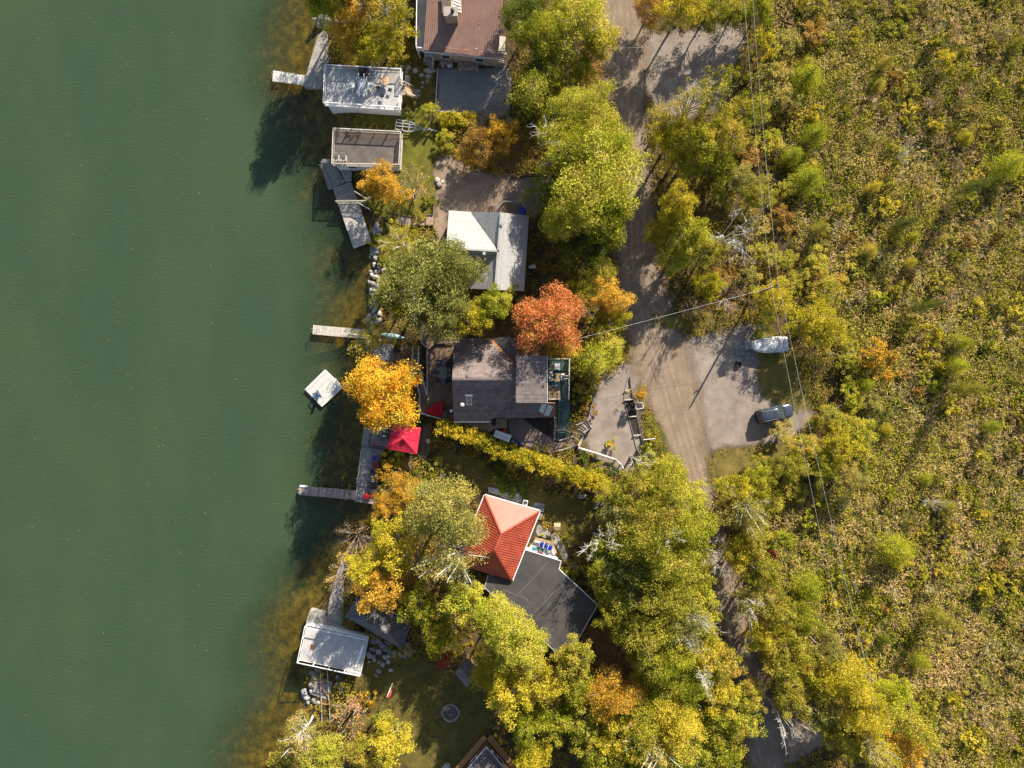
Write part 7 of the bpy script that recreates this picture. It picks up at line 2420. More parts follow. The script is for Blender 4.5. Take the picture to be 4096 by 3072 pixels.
# (form, leaf, x, y, radius in display px, height m, label)
T1 = [
    # upper left shore
    ('M', 'gold', 752, 40, 48, 5.5, 'golden tree beside the silver-tarped boat at the top'),
    ('M', 'yellow', 800, 92, 52, 5.0, 'low yellow tree above the white-railed boathouse terrace'),
    ('M', 'gold', 770, 105, 42, 4.0, 'golden bushy tree between concrete apron and log swing'),
    ('thin', 'yellow', 868, 52, 40, 6.0, 'green tree left of the grey balcony at the top'),
    ('thin', 'yellow', 830, 15, 50, 6.4, 'yellow tree cut by the top edge left of the brown roof'),
    ('thin', 'brown', 780, -5, 45, 7.0, 'bare-trunked brown tree at the top edge above the tarped boat'),
    ('S', 'yellow', 850, 110, 28, 3.5, 'small yellow tree at the right end of the log swing'),
    ('S', 'bright', 925, 240, 22, 2.6, 'small round bright yellow-green bush at the corner of the stone pad'),
    ('shrub', 'oak', 886, 243, 20, 1.3, 'low grey-green juniper left of the round yellow-green bush'),
    ('L', 'yellow', 708, -50, 60, 10.0, 'tall tree whose big trunk stands by the tarped boat, crown beyond the top edge'),
    ('L', 'green', 700, 5, 40, 9.5, 'tall tree at the top of the shore, left of the tarped boat'),
    ('thin', 'green', 790, -80, 56, 11.0, 'tall tree beyond the top edge, left of the brown roof'),
    ('thin', 'green', 862, -45, 46, 11.0, 'tall tree with pale slanting trunk left of the grey balcony'),
    # upper middle
    ('L', 'bright', 1250, 40, 75, 9.5, 'large bright green tree at the top between brown roof and road'),
    ('L', 'green', 1180, 70, 60, 9.0, 'green tree close to the right side of the brown roof'),
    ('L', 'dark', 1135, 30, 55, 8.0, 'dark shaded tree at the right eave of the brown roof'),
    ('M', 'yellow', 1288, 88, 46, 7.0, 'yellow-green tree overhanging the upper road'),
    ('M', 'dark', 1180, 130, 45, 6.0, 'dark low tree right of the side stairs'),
    ('M', 'green', 1250, 150, 40, 5.5, 'green low tree at the left edge of the upper road'),
    ('pine', 'pine', 1150, 205, 66, 9.0, 'yellow-green pine at the right rim of the stone pad'),
    ('pine', 'pine', 1190, 175, 45, 7.0, 'smaller pine touching the upper right of the stone-pad pine'),
    ('L', 'bright', 1262, 235, 62, 9.5, 'bright tree left of the road bend, above the great maple'),
    ('M', 'green', 1205, 265, 45, 7.5, 'green tree between the stone-pad pine and the great maple'),
    ('M', 'brown', 1040, 312, 46, 5.0, 'orange-brown bushy tree above the shared driveway'),
    ('M', 'gold', 1085, 290, 36, 5.0, 'golden-brown tree right of the orange-brown bushy tree'),
    ('S', 'gold', 1005, 345, 24, 2.6, 'small golden bush at the upper left of the shared driveway'),
    ('S', 'green', 960, 300, 22, 2.0, 'small green bush below the stone pad'),
    ('L', 'bright', 1285, 395, 100, 11.5, 'great bright maple above the narrow road, largest of its group'),
    ('L', 'green', 1235, 320, 70, 10.5, 'tall green tree upper left of the great maple'),
    ('L', 'bright', 1320, 320, 55, 9.5, 'bright tree at the upper right of the great maple'),
    ('L', 'green', 1235, 455, 66, 10.0, 'green tree at the lower left of the great maple'),
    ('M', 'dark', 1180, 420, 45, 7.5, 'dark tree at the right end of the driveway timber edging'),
    ('L', 'green', 1310, 470, 62, 9.5, 'green tree at the lower right of the great maple'),
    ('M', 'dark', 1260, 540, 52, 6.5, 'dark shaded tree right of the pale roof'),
    ('M', 'olive', 1290, 590, 42, 6.5, 'olive tree left of the road, above the red-orange maple'),
    ('dead', 'pale', 1200, 300, 45, 10.5, 'white dead branches in the tall green tree by the driveway'),
    # top right of road
    ('M', 'brown', 1405, 15, 40, 5.0, 'brownish tree at the top edge right of the road'),
    ('M', 'yellow', 1470, 15, 52, 6.5, 'yellow tree at the top edge above the gravel clearing'),
    ('M', 'olive', 1530, 25, 46, 6.0, 'olive tree at the top edge, right above the gravel clearing'),
    ('S', 'yellow', 1645, 95, 38, 4.5, 'yellow bushy tree under the power lines at the top'),
    ('thin', 'olive', 1548, 195, 48, 9.0, 'slender tree leaning over the gravel clearing, rightmost of three'),
    ('thin', 'olive', 1495, 220, 42, 9.0, 'slender tree leaning over the gravel clearing, middle of three'),
    ('thin', 'pale', 1440, 245, 40, 8.0, 'slender tree leaning over the gravel clearing, leftmost of three'),
    ('M', 'yellow', 1450, 300, 46, 6.5, 'yellow-green tree at the right side of the narrow road'),
    ('M', 'green', 1510, 300, 52, 7.0, 'green tree below the gravel clearing'),
    ('M', 'bright', 1480, 350, 45, 6.0, 'bright green tree below the slender trees, nearest the narrow road'),
    ('M', 'olive', 1565, 290, 50, 6.5, 'olive tree below the right end of the gravel clearing'),
    ('M', 'green', 1545, 350, 45, 5.5, 'green tree above the dark hollow right of the road'),
    ('M', 'olive', 1620, 240, 46, 5.5, 'olive tree left of the power lines, below the gravel clearing'),
    ('S', 'pale', 1675, 165, 40, 4.5, 'soft pale willow bush just right of the power lines, upper one'),
    ('S', 'pale', 1690, 215, 34, 4.0, 'soft pale willow bush just right of the power lines, lower one'),
    ('larch', 'lime', 1745, 165, 38, 5.0, 'bright lime tamarack right of the upper pale willow bush'),
    ('larch', 'lime', 1762, 288, 34, 4.5, 'bright lime tamarack standing alone in the upper marsh'),
    ('larch', 'lime', 1715, 335, 26, 3.5, 'small lime tamarack below the lone marsh tamarack'),
    ('larch', 'lime', 1748, 385, 42, 4.5, 'broad lime tamarack beside the power lines'),
    ('S', 'yellow', 2045, 130, 24, 3.0, 'pale yellow bush high in the right marsh'),
    ('larch', 'lime', 2180, 355, 40, 5.0, 'lime tamarack at the right edge of the marsh'),
    # centre right of road
    ('M', 'yellow', 1465, 440, 44, 7.5, 'clear yellow birch-like tree right of the road bend'),
    ('M', 'yellow', 1425, 500, 34, 6.0, 'yellow tree at the very edge of the road below the clear yellow tree'),
    ('M', 'green', 1490, 505, 46, 6.5, 'green tree right below the clear yellow tree'),
    ('M', 'bright', 1460, 555, 40, 6.0, 'bright green tree at the road edge above the service wire'),
    ('M', 'olive', 1530, 540, 40, 5.5, 'olive tree left of the dead grey tree'),
    ('dead', 'pale', 1585, 500, 58, 8.5, 'grey dead tree with spreading branches left of the power lines'),
    ('bare', 'olive', 1600, 545, 44, 4.0, 'twiggy olive bush under the grey dead tree'),
    ('M', 'yellow', 1530, 615, 36, 5.0, 'yellow tree left of the utility pole'),
    ('bare', 'brown', 1575, 640, 46, 3.0, 'brown twiggy thicket at the upper rim of the parking area'),
    ('bare', 'red', 1500, 665, 34, 2.4, 'reddish twiggy thicket at the road corner of the parking area'),
    ('M', 'yellow', 1675, 645, 46, 6.0, 'yellow tree at the right of the utility pole'),
    ('M', 'yellow', 1745, 690, 50, 6.4, 'bright yellow-green tree above right of the white covered boat'),
    ('M', 'yellow', 1790, 715, 44, 6.0, 'yellow-green tree, rightmost of the clump beside the white covered boat'),
    ('S', 'gold', 1900, 778, 45, 4.0, 'round golden-orange tree standing in the marsh'),
    # middle shore
    ('M', 'gold', 822, 392, 42, 6.3, 'orange-gold bush below the brown-terraced boathouse'),
    ('bare', 'gold', 893, 402, 46, 4.0, 'pale twiggy bush right of the orange-gold bush'),
    ('S', 'gold', 858, 425, 30, 3.2, 'small orange bush between orange-gold and twiggy bush'),
    ('birch', 'yellow', 866, 520, 44, 7.0, 'small white-trunked birch on the dry lawn left of the pale roof'),
    ('L', 'oak', 905, 605, 84, 11.0, 'large grey-green oak between pale roof and lake, leftmost'),
    ('L', 'oak', 975, 590, 66, 10.5, 'grey-green oak overlapping the lower left of the pale roof'),
    ('L', 'oak', 960, 675, 62, 10.0, 'grey-green oak above the lake deck'),
    ('M', 'green', 855, 645, 46, 7.5, 'green tree at the lake side of the large oak'),
    ('birch', 'yellow', 800, 728, 42, 7.5, 'yellow birch leaning over the foot of the plank dock'),
    ('M', 'yellow', 1018, 690, 42, 8.0, 'yellow-green tree above the skylight end of the dark roof'),
    ('M', 'bright', 1065, 660, 42, 7.5, 'bright green tree at the lower end of the pale roof'),
    ('S', 'green', 1095, 630, 26, 5.5, 'small green tree at the lower right corner of the pale roof'),
    ('L', 'red', 1185, 690, 76, 9.0, 'red-orange maple above the right part of the dark-roofed house'),
    ('M', 'gold', 1205, 730, 46, 7.5, 'golden lower side crown beneath the red-orange maple'),
    ('M', 'gold', 1318, 640, 42, 6.5, 'yellow-orange tree at the left edge of the road'),
    ('M', 'green', 1262, 630, 36, 6.0, 'green tree between the red-orange maple and the yellow-orange one'),
    ('M', 'yellow', 1322, 690, 36, 6.0, 'yellow tree directly below the yellow-orange road tree'),
    ('pine', 'green', 1282, 775, 56, 7.5, 'green spruce-like tree above the gravel driveway'),
    ('M', 'bright', 1310, 745, 40, 6.0, 'pale green tree between spruce-like tree and road'),
    ('L', 'maple', 830, 850, 80, 10.8, 'large orange-gold maple at the middle shore'),
    ('S', 'gold', 1382, 850, 17, 3.0, 'small golden tree in the timber planter'),
    # lower shore
    ('L', 'pale', 960, 1105, 78, 10.0, 'large pale birch-like tree at the left of the red roof'),
    ('birch', 'pale', 985, 1205, 66, 10.5, 'white-branched birch overlapping the red roof'),
    ('M', 'yellow', 850, 1175, 58, 7.5, 'round yellow tree left of the white-branched birch'),
    ('M', 'gold', 870, 1065, 42, 3.5, 'golden shrub-like tree below the shore deck'),
    ('M', 'gold', 830, 1090, 30, 3.0, 'golden bush at the waterline below the plank dock'),
    ('bare', 'brown', 760, 1165, 42, 4.0, 'bare pinkish bush overhanging the dark water'),
    ('bare', 'gold', 745, 1235, 40, 4.0, 'bare golden bush over the concrete sea wall'),
    ('M', 'gold', 820, 1275, 52, 7.5, 'orange-yellow tree above the blue-grey cottage'),
    ('M', 'brown', 868, 1255, 36, 5.5, 'orange-brown tree right above the cottage roof'),
    ('M', 'yellow', 785, 1225, 40, 8.0, 'yellow tree at the lake side above the cottage'),
    ('M', 'green', 905, 1310, 46, 6.5, 'green tree between cottage and black roof'),
    ('M', 'bright', 1000, 1295, 46, 8.0, 'bright green tree at the left corner of the black roof'),
    ('L', 'bright', 1078, 1345, 58, 9.5, 'bright green maple overlapping the lower edge of the black roof'),
    ('L', 'bright', 1130, 1400, 55, 9.0, 'bright green tree below the black roof'),
    ('M', 'yellow', 960, 1370, 48, 6.0, 'yellow tree right of the slab steps'),
    ('L', 'yellow', 1072, 1440, 60, 6.4, 'large yellow tree right of the mauve shed'),
    ('M', 'yellow', 1100, 1500, 54, 8.5, 'yellow tree below the large yellow tree'),
    ('M', 'yellow', 1170, 1470, 50, 8.0, 'yellow tree left of the round golden tree'),
    ('M', 'olive', 1235, 1420, 46, 7.5, 'olive-yellow tree at the bottom corner of the black roof'),
    ('L', 'gold', 1322, 1500, 56, 7.5, 'round golden tree in the lower wood'),
    ('S', 'scarlet', 955, 1430, 18, 2.2, 'small dark red bush left of the mauve shed'),
    # bottom left
    ('birch', 'pale', 650, 1590, 46, 6.5, 'pale twiggy birch at the bottom left shore'),
    ('M', 'bright', 700, 1630, 46, 6.0, 'bright green tree at the bottom edge by the lake'),
    ('bare', 'red', 760, 1545, 48, 4.5, 'bare reddish bush above the bottom left trees'),
    ('M', 'yellow', 845, 1605, 48, 6.5, 'yellow tree at the bottom edge left of the lawn'),
    ('M', 'olive', 790, 1625, 44, 6.0, 'olive tree at the bottom edge between bright and yellow tree'),
    ('S', 'green', 830, 1560, 28, 4.0, 'small green tree at the upper side of the bottom yellow tree'),
    ('S', 'olive', 610, 1650, 40, 4.5, 'olive bush in the bottom left corner of the shore'),
    ('dead', 'pale', 1300, 1180, 46, 9.0, 'big bare white-branched tree right of the curved garden path'),
    ('dead', 'pale', 1446, 1168, 30, 10.5, 'bare white branches in the wood level with the red roof'),
    ('dead', 'pale', 1530, 1195, 34, 9.0, 'bare grey branches hanging over the lower road'),
    ('dead', 'pale', 1482, 1388, 26, 11.5, 'bare white forked branch in the wood right of the round golden tree'),
    ('dead', 'pale', 1515, 1348, 26, 11.5, 'bare white branches just left of the lower road, below the black roof level'),
    ('dead', 'pale', 1526, 1466, 28, 11.0, 'bare pale branches in the yellow crown beside the lower road'),
    ('dead', 'pale', 1628, 1312, 30, 8.0, 'bare white limb right of the lower road'),
    ('dead', 'pale', 1385, 1000, 26, 9.0, 'bare pale branches in the tree top at the end of the gravel driveway'),
    ('dead', 'pale', 1700, 1560, 36, 8.0, 'fallen-looking white trunk above the gravel turnaround'),
    ('larch', 'dark', 2110, 400, 20, 7.5, 'slim dark spruce near the right edge of the upper marsh'),
    ('larch', 'dark', 2000, 660, 18, 6.5, 'slim dark spruce in the middle of the right marsh'),
    ('larch', 'olive', 2090, 840, 22, 7.0, 'olive spruce with a long shadow in the right marsh'),
    ('larch', 'dark', 1960, 480, 18, 6.0, 'slim dark spruce in the upper marsh right of the broad tamarack'),
    ('larch', 'lime', 1870, 830, 20, 4.0, 'lime sapling just below the round golden-orange marsh tree'),
    ('larch', 'lime', 2070, 790, 24, 4.5, 'lime tamarack right of the round golden-orange marsh tree'),
    ('larch', 'lime', 2080, 740, 20, 4.0, 'small lime tamarack above the one right of the golden marsh tree'),
    ('larch', 'olive', 2040, 1340, 24, 6.5, 'olive spruce in the lower right marsh'),
    ('dead', 'pale', 1960, 330, 22, 5.0, 'small grey dead tree in the upper marsh'),
    ('dead', 'pale', 2020, 1090, 22, 5.0, 'small grey dead tree in the lower marsh near the right edge'),
    # right marsh trees, lower
    ('larch', 'green', 1668, 1085, 34, 5.5, 'dark green spruce right of the lower road'),
    ('M', 'yellow', 1820, 960, 44, 6.0, 'yellow-olive tree right of the power lines, below the car'),
    ('M', 'olive', 1735, 968, 40, 5.0, 'olive tree left of the power lines, below the car'),
    ('larch', 'lime', 1748, 1270, 42, 5.5, 'lime tamarack left of the power lines in the lower marsh'),
    ('larch', 'lime', 1940, 1190, 44, 5.5, 'lime tamarack right of the power lines in the lower marsh'),
    ('S', 'scarlet', 1668, 1200, 12, 1.6, 'small scarlet bush right of the lower road'),
    ('L', 'yellow', 1830, 1470, 56, 8.5, 'bright yellow tree in the lower right wood, largest'),
    ('L', 'yellow', 1868, 1545, 52, 8.0, 'pale yellow tree below the largest bright yellow tree'),
    ('M', 'lime', 1920, 1500, 44, 7.0, 'lime tree right of the pale yellow tree'),
    ('larch', 'green', 1985, 1580, 44, 7.5, 'green tamarack at the lower right edge of the wood'),
    ('M', 'gold', 1950, 1625, 46, 5.5, 'orange tree near the bottom right, below the green tamarack'),
]
for f_, lf__, x, y, r, h, lb in T1:
    plant(f_, lf__, x, y, r, h * (1.05 if 1100 < x < 1345 and y < 600 else 1.45 if 1390 < x < 1600 and y < 640 else 1.3) if h >= 6.5 else h, lb)

# woods whose trees cannot be told apart singly
WOODS = [
    ('tree in the wood right of the red-roofed house', 'wood right of the red-roofed house', ['green', 'olive', 'green', 'bright', 'olive', 'oak'],
     [(1440, 1045, 56), (1380, 1055, 48), (1490, 1090, 50), (1420, 1110, 60), (1340, 1110, 50), (1330, 1065, 36), (1480, 1150, 56), (1400, 1175, 60), (1325, 1180, 52), (1450, 1215, 55), (1500, 1215, 42), (1370, 1235, 56), (1310, 1240, 40), (1430, 1280, 60), (1500, 1290, 42), (1360, 1300, 52), (1470, 1345, 56), (1400, 1365, 58), (1330, 1335, 40), (1520, 1350, 36)]),
    ('tree in the wood below the black roof', 'wood below the black roof', ['green', 'yellow', 'olive', 'bright', 'green'],
     [(1440, 1420, 54), (1510, 1420, 52), (1555, 1430, 45), (1400, 1440, 44), (1480, 1480, 55), (1420, 1510, 50), (1545, 1495, 48), (1390, 1560, 56), (1460, 1560, 56), (1530, 1560, 52), (1595, 1545, 50), (1340, 1600, 50), (1420, 1625, 54), (1490, 1625, 52), (1560, 1625, 44), (1260, 1560, 46), (1290, 1630, 44), (1200, 1560, 40), (1620, 1500, 34), (1360, 1660, 50), (1240, 1490, 40), (1140, 1560, 40), (1150, 1640, 40)]),
    ('bushy tree right of the lower road', 'bushy trees right of the lower road', ['olive', 'green', 'yellow', 'olive', 'pale'],
     [(1590, 1060, 42), (1620, 1100, 42), (1570, 1110, 34), (1630, 1160, 36), (1600, 1190, 40), (1650, 1240, 40), (1625, 1290, 38), (1680, 1320, 44), (1650, 1370, 42), (1710, 1390, 42), (1690, 1440, 42), (1740, 1440, 40), (1710, 1500, 42), (1770, 1470, 40), (1770, 1530, 42), (1800, 1575, 40), (1690, 1170, 30), (1640, 1040, 34), (1700, 1010, 34), (1740, 1340, 34), (1850, 1600, 42), (1890, 1620, 44), (1790, 1410, 36)]),
    ('bush in the scrub between upper road and power lines', 'scrub between road and power lines', ['olive', 'green', 'brown', 'pale', 'olive'],
     [(1620, 330, 32), (1600, 390, 34), (1640, 420, 34), (1560, 420, 26), (1630, 480, 32), (1660, 300, 30), (1690, 470, 28), (1650, 540, 32), (1690, 560, 28), (1620, 600, 28), (1560, 590, 30), (1590, 160, 24), (1700, 400, 30), (1640, 160, 28), (1590, 20, 36), (1640, 25, 34), (1700, 90, 32), (1760, 70, 30), (1650, 700, 26), (1790, 620, 34), (1720, 610, 30), (1770, 560, 28)]),
    ('bushy tree in the thicket right of the parking area', 'thicket right of the parking area', ['olive', 'olive', 'green', 'pale'],
     [(1850, 800, 30), (1840, 860, 32), (1800, 910, 34), (1850, 930, 36), (1760, 920, 26), (1780, 1010, 34), (1840, 1030, 34), (1870, 980, 32), (1690, 930, 24), (1650, 1000, 22), (1720, 1060, 28), (1830, 770, 30), (1880, 870, 30)]),
]
ORD = ['topmost', 'second', 'third', 'fourth', 'fifth', 'sixth', 'seventh', 'eighth', 'ninth', 'tenth', 'eleventh', 'twelfth', 'thirteenth', 'fourteenth', 'fifteenth', 'sixteenth', 'seventeenth', 'eighteenth', 'nineteenth', 'twentieth', 'twenty-first', 'twenty-second', 'twenty-third', 'twenty-fourth']
HUE = {'green': 'green', 'olive': 'olive', 'bright': 'bright green', 'oak': 'grey-green', 'yellow': 'yellow-green', 'pale': 'pale', 'brown': 'brownish'}
for what, gp, lv, pts_ in WOODS:
    pts_ = sorted(pts_, key=lambda k: k[1])
    for i, (x, y, r) in enumerate(pts_):
        lb = HUE[lv[i % len(lv)]] + ' ' + what + ', ' + ORD[i] + (' of them' if i == 0 else ' from the top')
        f_ = 'L' if r >= 54 else ('M' if r >= 34 else 'S')
        if tr.random() < .12 and r > 40:
            f_ = 'birch'
        h = {'L': 11.0, 'birch': 12.0, 'M': 8.0, 'S': 4.2}[f_] * tr.uniform(.85, 1.1)
        if 'scrub' in gp or 'thicket' in gp:
            h *= .62
        plant(f_, lv[i % len(lv)], x, y, r * 1.06, h, lb, gp)

# hedge
t = thing('hedge', 'long clipped yellow-green cedar hedge between the brick patio and the south lawn', 'hedge', G(900, 700))
hc = [(40, 280), (250, 350), (480, 450), (700, 560), (900, 620), (1080, 690), (1250, 740), (1420, 800), (1580, 860), (1740, 900), (1880, 950)]
cl, crr = [], []
rg_ = np.random.default_rng(9)
for i in range(len(hc) - 1):
    for f in np.arange(0, 1, .09):
        a, b = G(*hc[i], 2.7), G(*hc[i + 1], 2.7)
        p = a.lerp(b, f)
        for _ in range(6):
            cl.append((p.x + rg_.normal() * .25, p.y + rg_.uniform(-.95, .95) + rg_.normal() * .1, .5 + 2.9 * rg_.random() ** .6))
            crr.append(rg_.uniform(.32, .6))
    stp = G(*hc[i])
    obj('stem', MB().tube([(stp.x, stp.y, 0), (stp.x, stp.y, 2.2)], [.08, .03], 6), bark_grey, t)
Pn, tn = clusters_to_leaves(np.array(cl), np.array(crr), 58, rg_)
base = WM[t].inverted()
Pn = Pn + np.array(tuple(base.translation))
hm = leaf_mesh('foliage', Pn, tn, .17, mat=leaf_mat('leaf_hedge', [(.06, .08, .008), (.19, .19, .014), (.34, .29, .022), (.44, .34, .04)], ns=.5))
ho = bpy.data.objects.new('foliage', hm)
C.objects.link(ho)
ho.parent = t
CLEAR.append([tuple(G(x, y - 110)[:2]) for x, y in hc] + [tuple(G(x, y + 110)[:2]) for x, y in hc[::-1]])
t = thing('hedge', 'short sunlit yellow hedge along the lower rim of the stone pad', 'hedge', N(430, 900))
cl, crr = [], []
for f in np.arange(0, 1, .02):
    p = N(300, 905, 1).lerp(N(560, 905, 1), f)
    for _ in range(3):
        cl.append((p.x + rg_.normal() * .2, p.y + rg_.uniform(-.75, .75), rg_.uniform(.3, 1.3)))
        crr.append(rg_.uniform(.3, .5))
Pn, tn = clusters_to_leaves(np.array(cl), np.array(crr), 60, rg_)
Pn = Pn - np.array(tuple(WM[t].translation))
ho = bpy.data.objects.new('foliage', leaf_mesh('foliage', Pn, tn, .16, mat=LM['yellow']))
C.objects.link(ho)
ho.parent = t
for f in (.1, .4, .7, .95):
    p = N(300, 905).lerp(N(560, 905), f)
    obj('stem', MB().tube([p, p + Vector((0, 0, 1))], [.05, .02], 5), bark_grey, t)

# named shrubs
for (x, y, r, h, lf__, lb) in (
        (1265, 995, 22, 1.7, 'dark', 'round dark green boxwood, larger of the two under the white log rail'), (1322, 1018, 17, 1.5, 'dark', 'round dark green boxwood, smaller of the two under the white log rail'),
        (1292, 1012, 16, 1.0, 'green', 'low green plant between the two round boxwoods'),
        (1095, 1040, 30, 1.3, 'dark', 'dark green shrub on the south lawn left of the grey heat pump corner'), (1120, 1055, 26, 1.2, 'dark', 'dark green shrub just above the white heat pump'), (1075, 1025, 24, 1.1, 'dark', 'dark green shrub nearest the hedge shade above the red roof'),
        (856, 985, 24, 1.6, 'yellow', 'yellow shrub directly below the red gazebo'), (835, 1010, 20, 1.5, 'gold', 'golden shrub at the edge of the shore deck'), (880, 1000, 24, 1.3, 'brown', 'brown-green shrub right of the yellow shrub below the gazebo'),
        (905, 1030, 30, 1.3, 'dark', 'dark green shrub in the shade left of the south lawn'), (820, 1030, 15, 1.3, 'gold', 'small golden shrub beside the tarp-covered stack'), (940, 1005, 22, 1.0, 'olive', 'olive shrub at the foot of the hedge by the stone path'),
        (795, 1510, 20, 1.5, 'gold', 'golden shrub right of the green canoe'), (755, 1500, 14, 1.0, 'yellow', 'yellow shrub between canoe and landing platform'), (760, 1350, 18, .9, 'brown', 'brown shrub between sea wall and cottage'), (800, 1370, 18, .8, 'olive', 'olive shrub in front of the cottage porch'),
        (800, 435, 16, 1.0, 'green', 'green shrub at the lower right of the angled dock'), (815, 520, 20, 1.2, 'green', 'green shrub above the rip-rap bank'), (830, 560, 18, 1.0, 'yellow', 'yellow-green shrub right of the rip-rap bank'),
        (905, 470, 14, 1.0, 'olive', 'olive shrub above the garden steps'), (925, 430, 14, 1.0, 'bright', 'bright green shrub at the driveway edge by the boulder trio'),
        (880, 960, 16, 1.0, 'dark', 'dark shrub right of the red gazebo'), (875, 880, 28, 1.5, 'dark', 'dark shrub between the orange maple and the lake deck'), (900, 905, 24, 1.3, 'dark', 'dark shrub above the red gazebo'),
        (1320, 960, 14, .9, 'yellow', 'small yellow weed clump at the lower end of the driveway'), (1180, 1170, 16, .8, 'bright', 'bright green plants beside the tan bird table'), (1225, 1160, 18, 1.0, 'olive', 'olive plants along the curved garden path'), (1232, 1235, 26, 1.4, 'olive', 'olive shrub right of the black roof corner'),
        (1255, 850, 24, 1.4, 'olive', 'olive shrub right of the long green stairs'), (1250, 800, 26, 1.6, 'brown', 'orange-brown shrub right of the east balcony'), (1270, 880, 20, 1.2, 'brown', 'brown shrub at the driveway fence'),
        (1395, 985, 26, 1.4, 'bright', 'bright shrub at the lower tip of the timber planter')):
    plant('shrub', lf__, x, y, r, h, lb)

# ------------------------------------------------------------------ marsh
marsh_m = sheet_mat('marsh_litter', (.055, .055, .016), (.10, .095, .028), (.15, .13, .045), scale=1.2, rag=1.6, fine=4, bump=.9, speck=(.24, .18, .10), soft=1.2)
MB_ = px([(3060, -250), (3080, 200), (3130, 600), (3170, 900), (3200, 1150), (3400, 1450), (3420, 1700), (3300, 1850), (3080, 2080), (3100, 2400), (3230, 2650), (3520, 2900), (3600, 3350), (4900, 3350), (4900, -250)])
mpoly = MB_
sheet('marsh_ground', [(3060, -250), (3080, 200), (3130, 600), (3170, 900), (3200, 1150), (3400, 1450), (3420, 1700), (3300, 1850), (3080, 2080), (3100, 2400), (3230, 2650), (3520, 2900), (3600, 3350), (4900, 3350), (4900, -250)], 0.028, marsh_m, smooth=0, clear=False, step=1.2)


def blocked(x, y, margin=0.0):
    bl_ = shore_d(x, y) < .8
    for p in CLEAR:
        xs_ = [a for a, _ in p]
        ys_ = [b_ for _, b_ in p]
        near = (x > min(xs_) - 1) & (x < max(xs_) + 1) & (y > min(ys_) - 1) & (y < max(ys_) + 1) & ~bl_
        if near.any():
            i = np.where(near)[0]
            ins = pip(x[i], y[i], p)
            bl_[i] |= ins
    return bl_


# single shrubs of the marsh
mr_ = random.Random(21)
cnt = 0
tries = 0
placed = []
while cnt < 240 and tries < 6000:
    tries += 1
    x, y = mr_.uniform(33, 70), mr_.uniform(-52, 52)
    if not pip(np.array([x]), np.array([y]), mpoly)[0]:
        continue
    if any((x - a) ** 2 + (y - b_) ** 2 < 2.6 for a, b_ in placed):
        continue
    placed.append((x, y))
    k = mr_.random()
    where = ('upper' if y > 17 else 'middle' if y > -17 else 'lower') + ' marsh, ' + ('near the power lines' if x < 48 else 'towards the right edge')
    if k < .58:
        plant('shrub', mr_.choice(['olive', 'olive', 'yellow', 'green']), x, y, mr_.uniform(.9, 1.7), mr_.uniform(1.3, 2.4), 'rounded olive-green shrub in the ' + where, 'olive shrubs of the ' + where, disp=False)
    elif k < .68:
        plant('larch', mr_.choice(['lime', 'olive', 'yellow']), x, y, mr_.uniform(.7, 1.3), mr_.uniform(2.0, 3.8), 'young lime-green tamarack in the ' + where, 'young tamaracks of the ' + where, name='tamarack_sapling', disp=False)
    elif k < .86:
        plant('bareshrub', mr_.choice(['pale', 'marsh', 'brown']), x, y, mr_.uniform(.8, 1.5), mr_.uniform(1.2, 2.2), 'grey twiggy shrub in the ' + where, 'twiggy shrubs of the ' + where, disp=False)
    else:
        plant('shrub', mr_.choice(['brown', 'pale', 'pale']), x, y, mr_.uniform(.7, 1.3), mr_.uniform(1.0, 1.8), 'straw-brown bush in the ' + where, 'brown bushes of the ' + where, disp=False)
    cnt += 1


def stuff_leaves(name, label, mat, Pn, tint, size, aspect, upb, cat='plants', droop=0.0):
    me = leaf_mesh(name, Pn, tint, size, aspect, upb, mat, droop)
    o = bpy.data.objects.new(name, me)
    C.objects.link(o)
    return tag(o, label, cat, None, 'stuff')


rs = np.random.default_rng(77)
# low leafy scrub of the marsh: patchy
n = 21000
x, y = rs.uniform(30, 82, n), rs.uniform(-60, 60, n)
k = pip(x, y, mpoly) & ~blocked(x, y)
x, y = x[k], y[k]
pat = np.sin(x * .31 + 1.7 * np.sin(y * .21)) + np.sin(y * .37 + 1.3 * np.sin(x * .19 + 2)) + rs.normal(size=len(x)) * .8
hh = np.clip(.55 + .28 * pat, .15, 1.5)
cc = np.stack([x, y, hh * .6], 1)
Pn, tn = clusters_to_leaves(cc, np.clip(.45 + .22 * pat, .25, .95), 24, rs, flat=.8)
Pn[:, 2] = np.abs(Pn[:, 2])
stuff_leaves('marsh_scrub', 'low olive and tan scrub covering the marsh on the right', LM['marsh'], Pn, tn, .19, .6, .5)
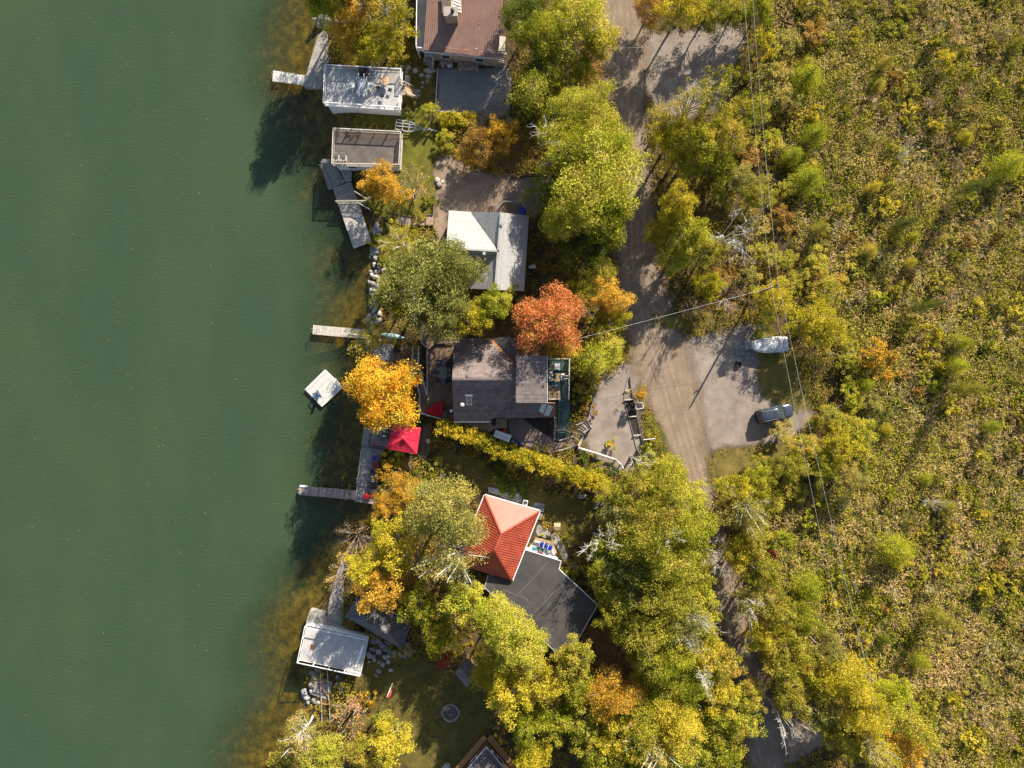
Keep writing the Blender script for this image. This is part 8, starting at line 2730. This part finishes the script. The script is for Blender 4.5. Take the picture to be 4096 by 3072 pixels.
# reeds
n = 11000
x, y = rs.uniform(30, 82, n), rs.uniform(-60, 60, n)
k = pip(x, y, mpoly) & ~blocked(x, y)
x, y = x[k], y[k]
m_ = len(x)
per = 9
P_ = np.repeat(np.stack([x, y, np.full(m_, .55)], 1), per, 0) + rs.normal(size=(m_ * per, 3)) * np.array([.3, .3, .2])
tn = np.repeat(rs.uniform(0, 1, m_), per) * .5 + rs.uniform(0, .5, m_ * per)
stuff_leaves('reeds', 'dry tan reeds standing through the marsh', LM['reed'], P_, tn, .62, .10, .35)
# undergrowth of the woods
n = 15000
x, y = rs.uniform(-28, 48, n), rs.uniform(-58, 58, n)
k = ~pip(x, y, mpoly) & ~blocked(x, y)
x, y = x[k], y[k]
pat = np.sin(x * .5 + 1.7 * np.sin(y * .33)) + np.sin(y * .45 + 1.3 * np.sin(x * .3 + 2)) + rs.normal(size=len(x)) * .6
cc = np.stack([x, y, np.clip(.3 + .22 * pat, .1, 1.1)], 1)
Pn, tn = clusters_to_leaves(cc, np.clip(.5 + .2 * pat, .25, .95), 30, rs, flat=.7)
Pn[:, 2] = np.abs(Pn[:, 2])
stuff_leaves('undergrowth', 'olive and rusty undergrowth beneath the trees', LM['under'], Pn, tn, .19, .6, .6)
# fallen leaves on open ground and flat roofs
n = 17000
x, y = rs.uniform(-25, 45, n), rs.uniform(-54, 54, n)
inr = shore_d(x, y) > 1.2
x, y = x[inr], y[inr]
zz = np.full(len(x), .03)
onb = pip(x, y, xy(*bl))
zz = np.where(onb, 2.965, zz)
for ar in (zz,):
    pass
keep = onb & (rs.random(len(x)) < .12) | ~onb
stuff_leaves('fallen_leaves', 'fallen orange and yellow leaves strewn over drives, lawns and the black roof', LM['fallen'], np.concatenate([np.stack([x, y, zz], 1)[keep], np.array(ROOFPTS)]), rs.uniform(0, 1, keep.sum() + len(ROOFPTS)), .12, .7, 4.0, 'leaves')
# floating leaves on the lake
n = 170
x, y = rs.uniform(-64, -22, n), rs.uniform(-48, 48, n)
k = shore_d(x, y) < -1
stuff_leaves('floating_leaves', 'tiny pale leaves floating on the green lake', LM['fallen'], np.stack([x[k], y[k], np.full(k.sum(), WATER_Z + .01)], 1), rs.uniform(.7, 1, k.sum()), .10, .7, 6.0, 'leaves')
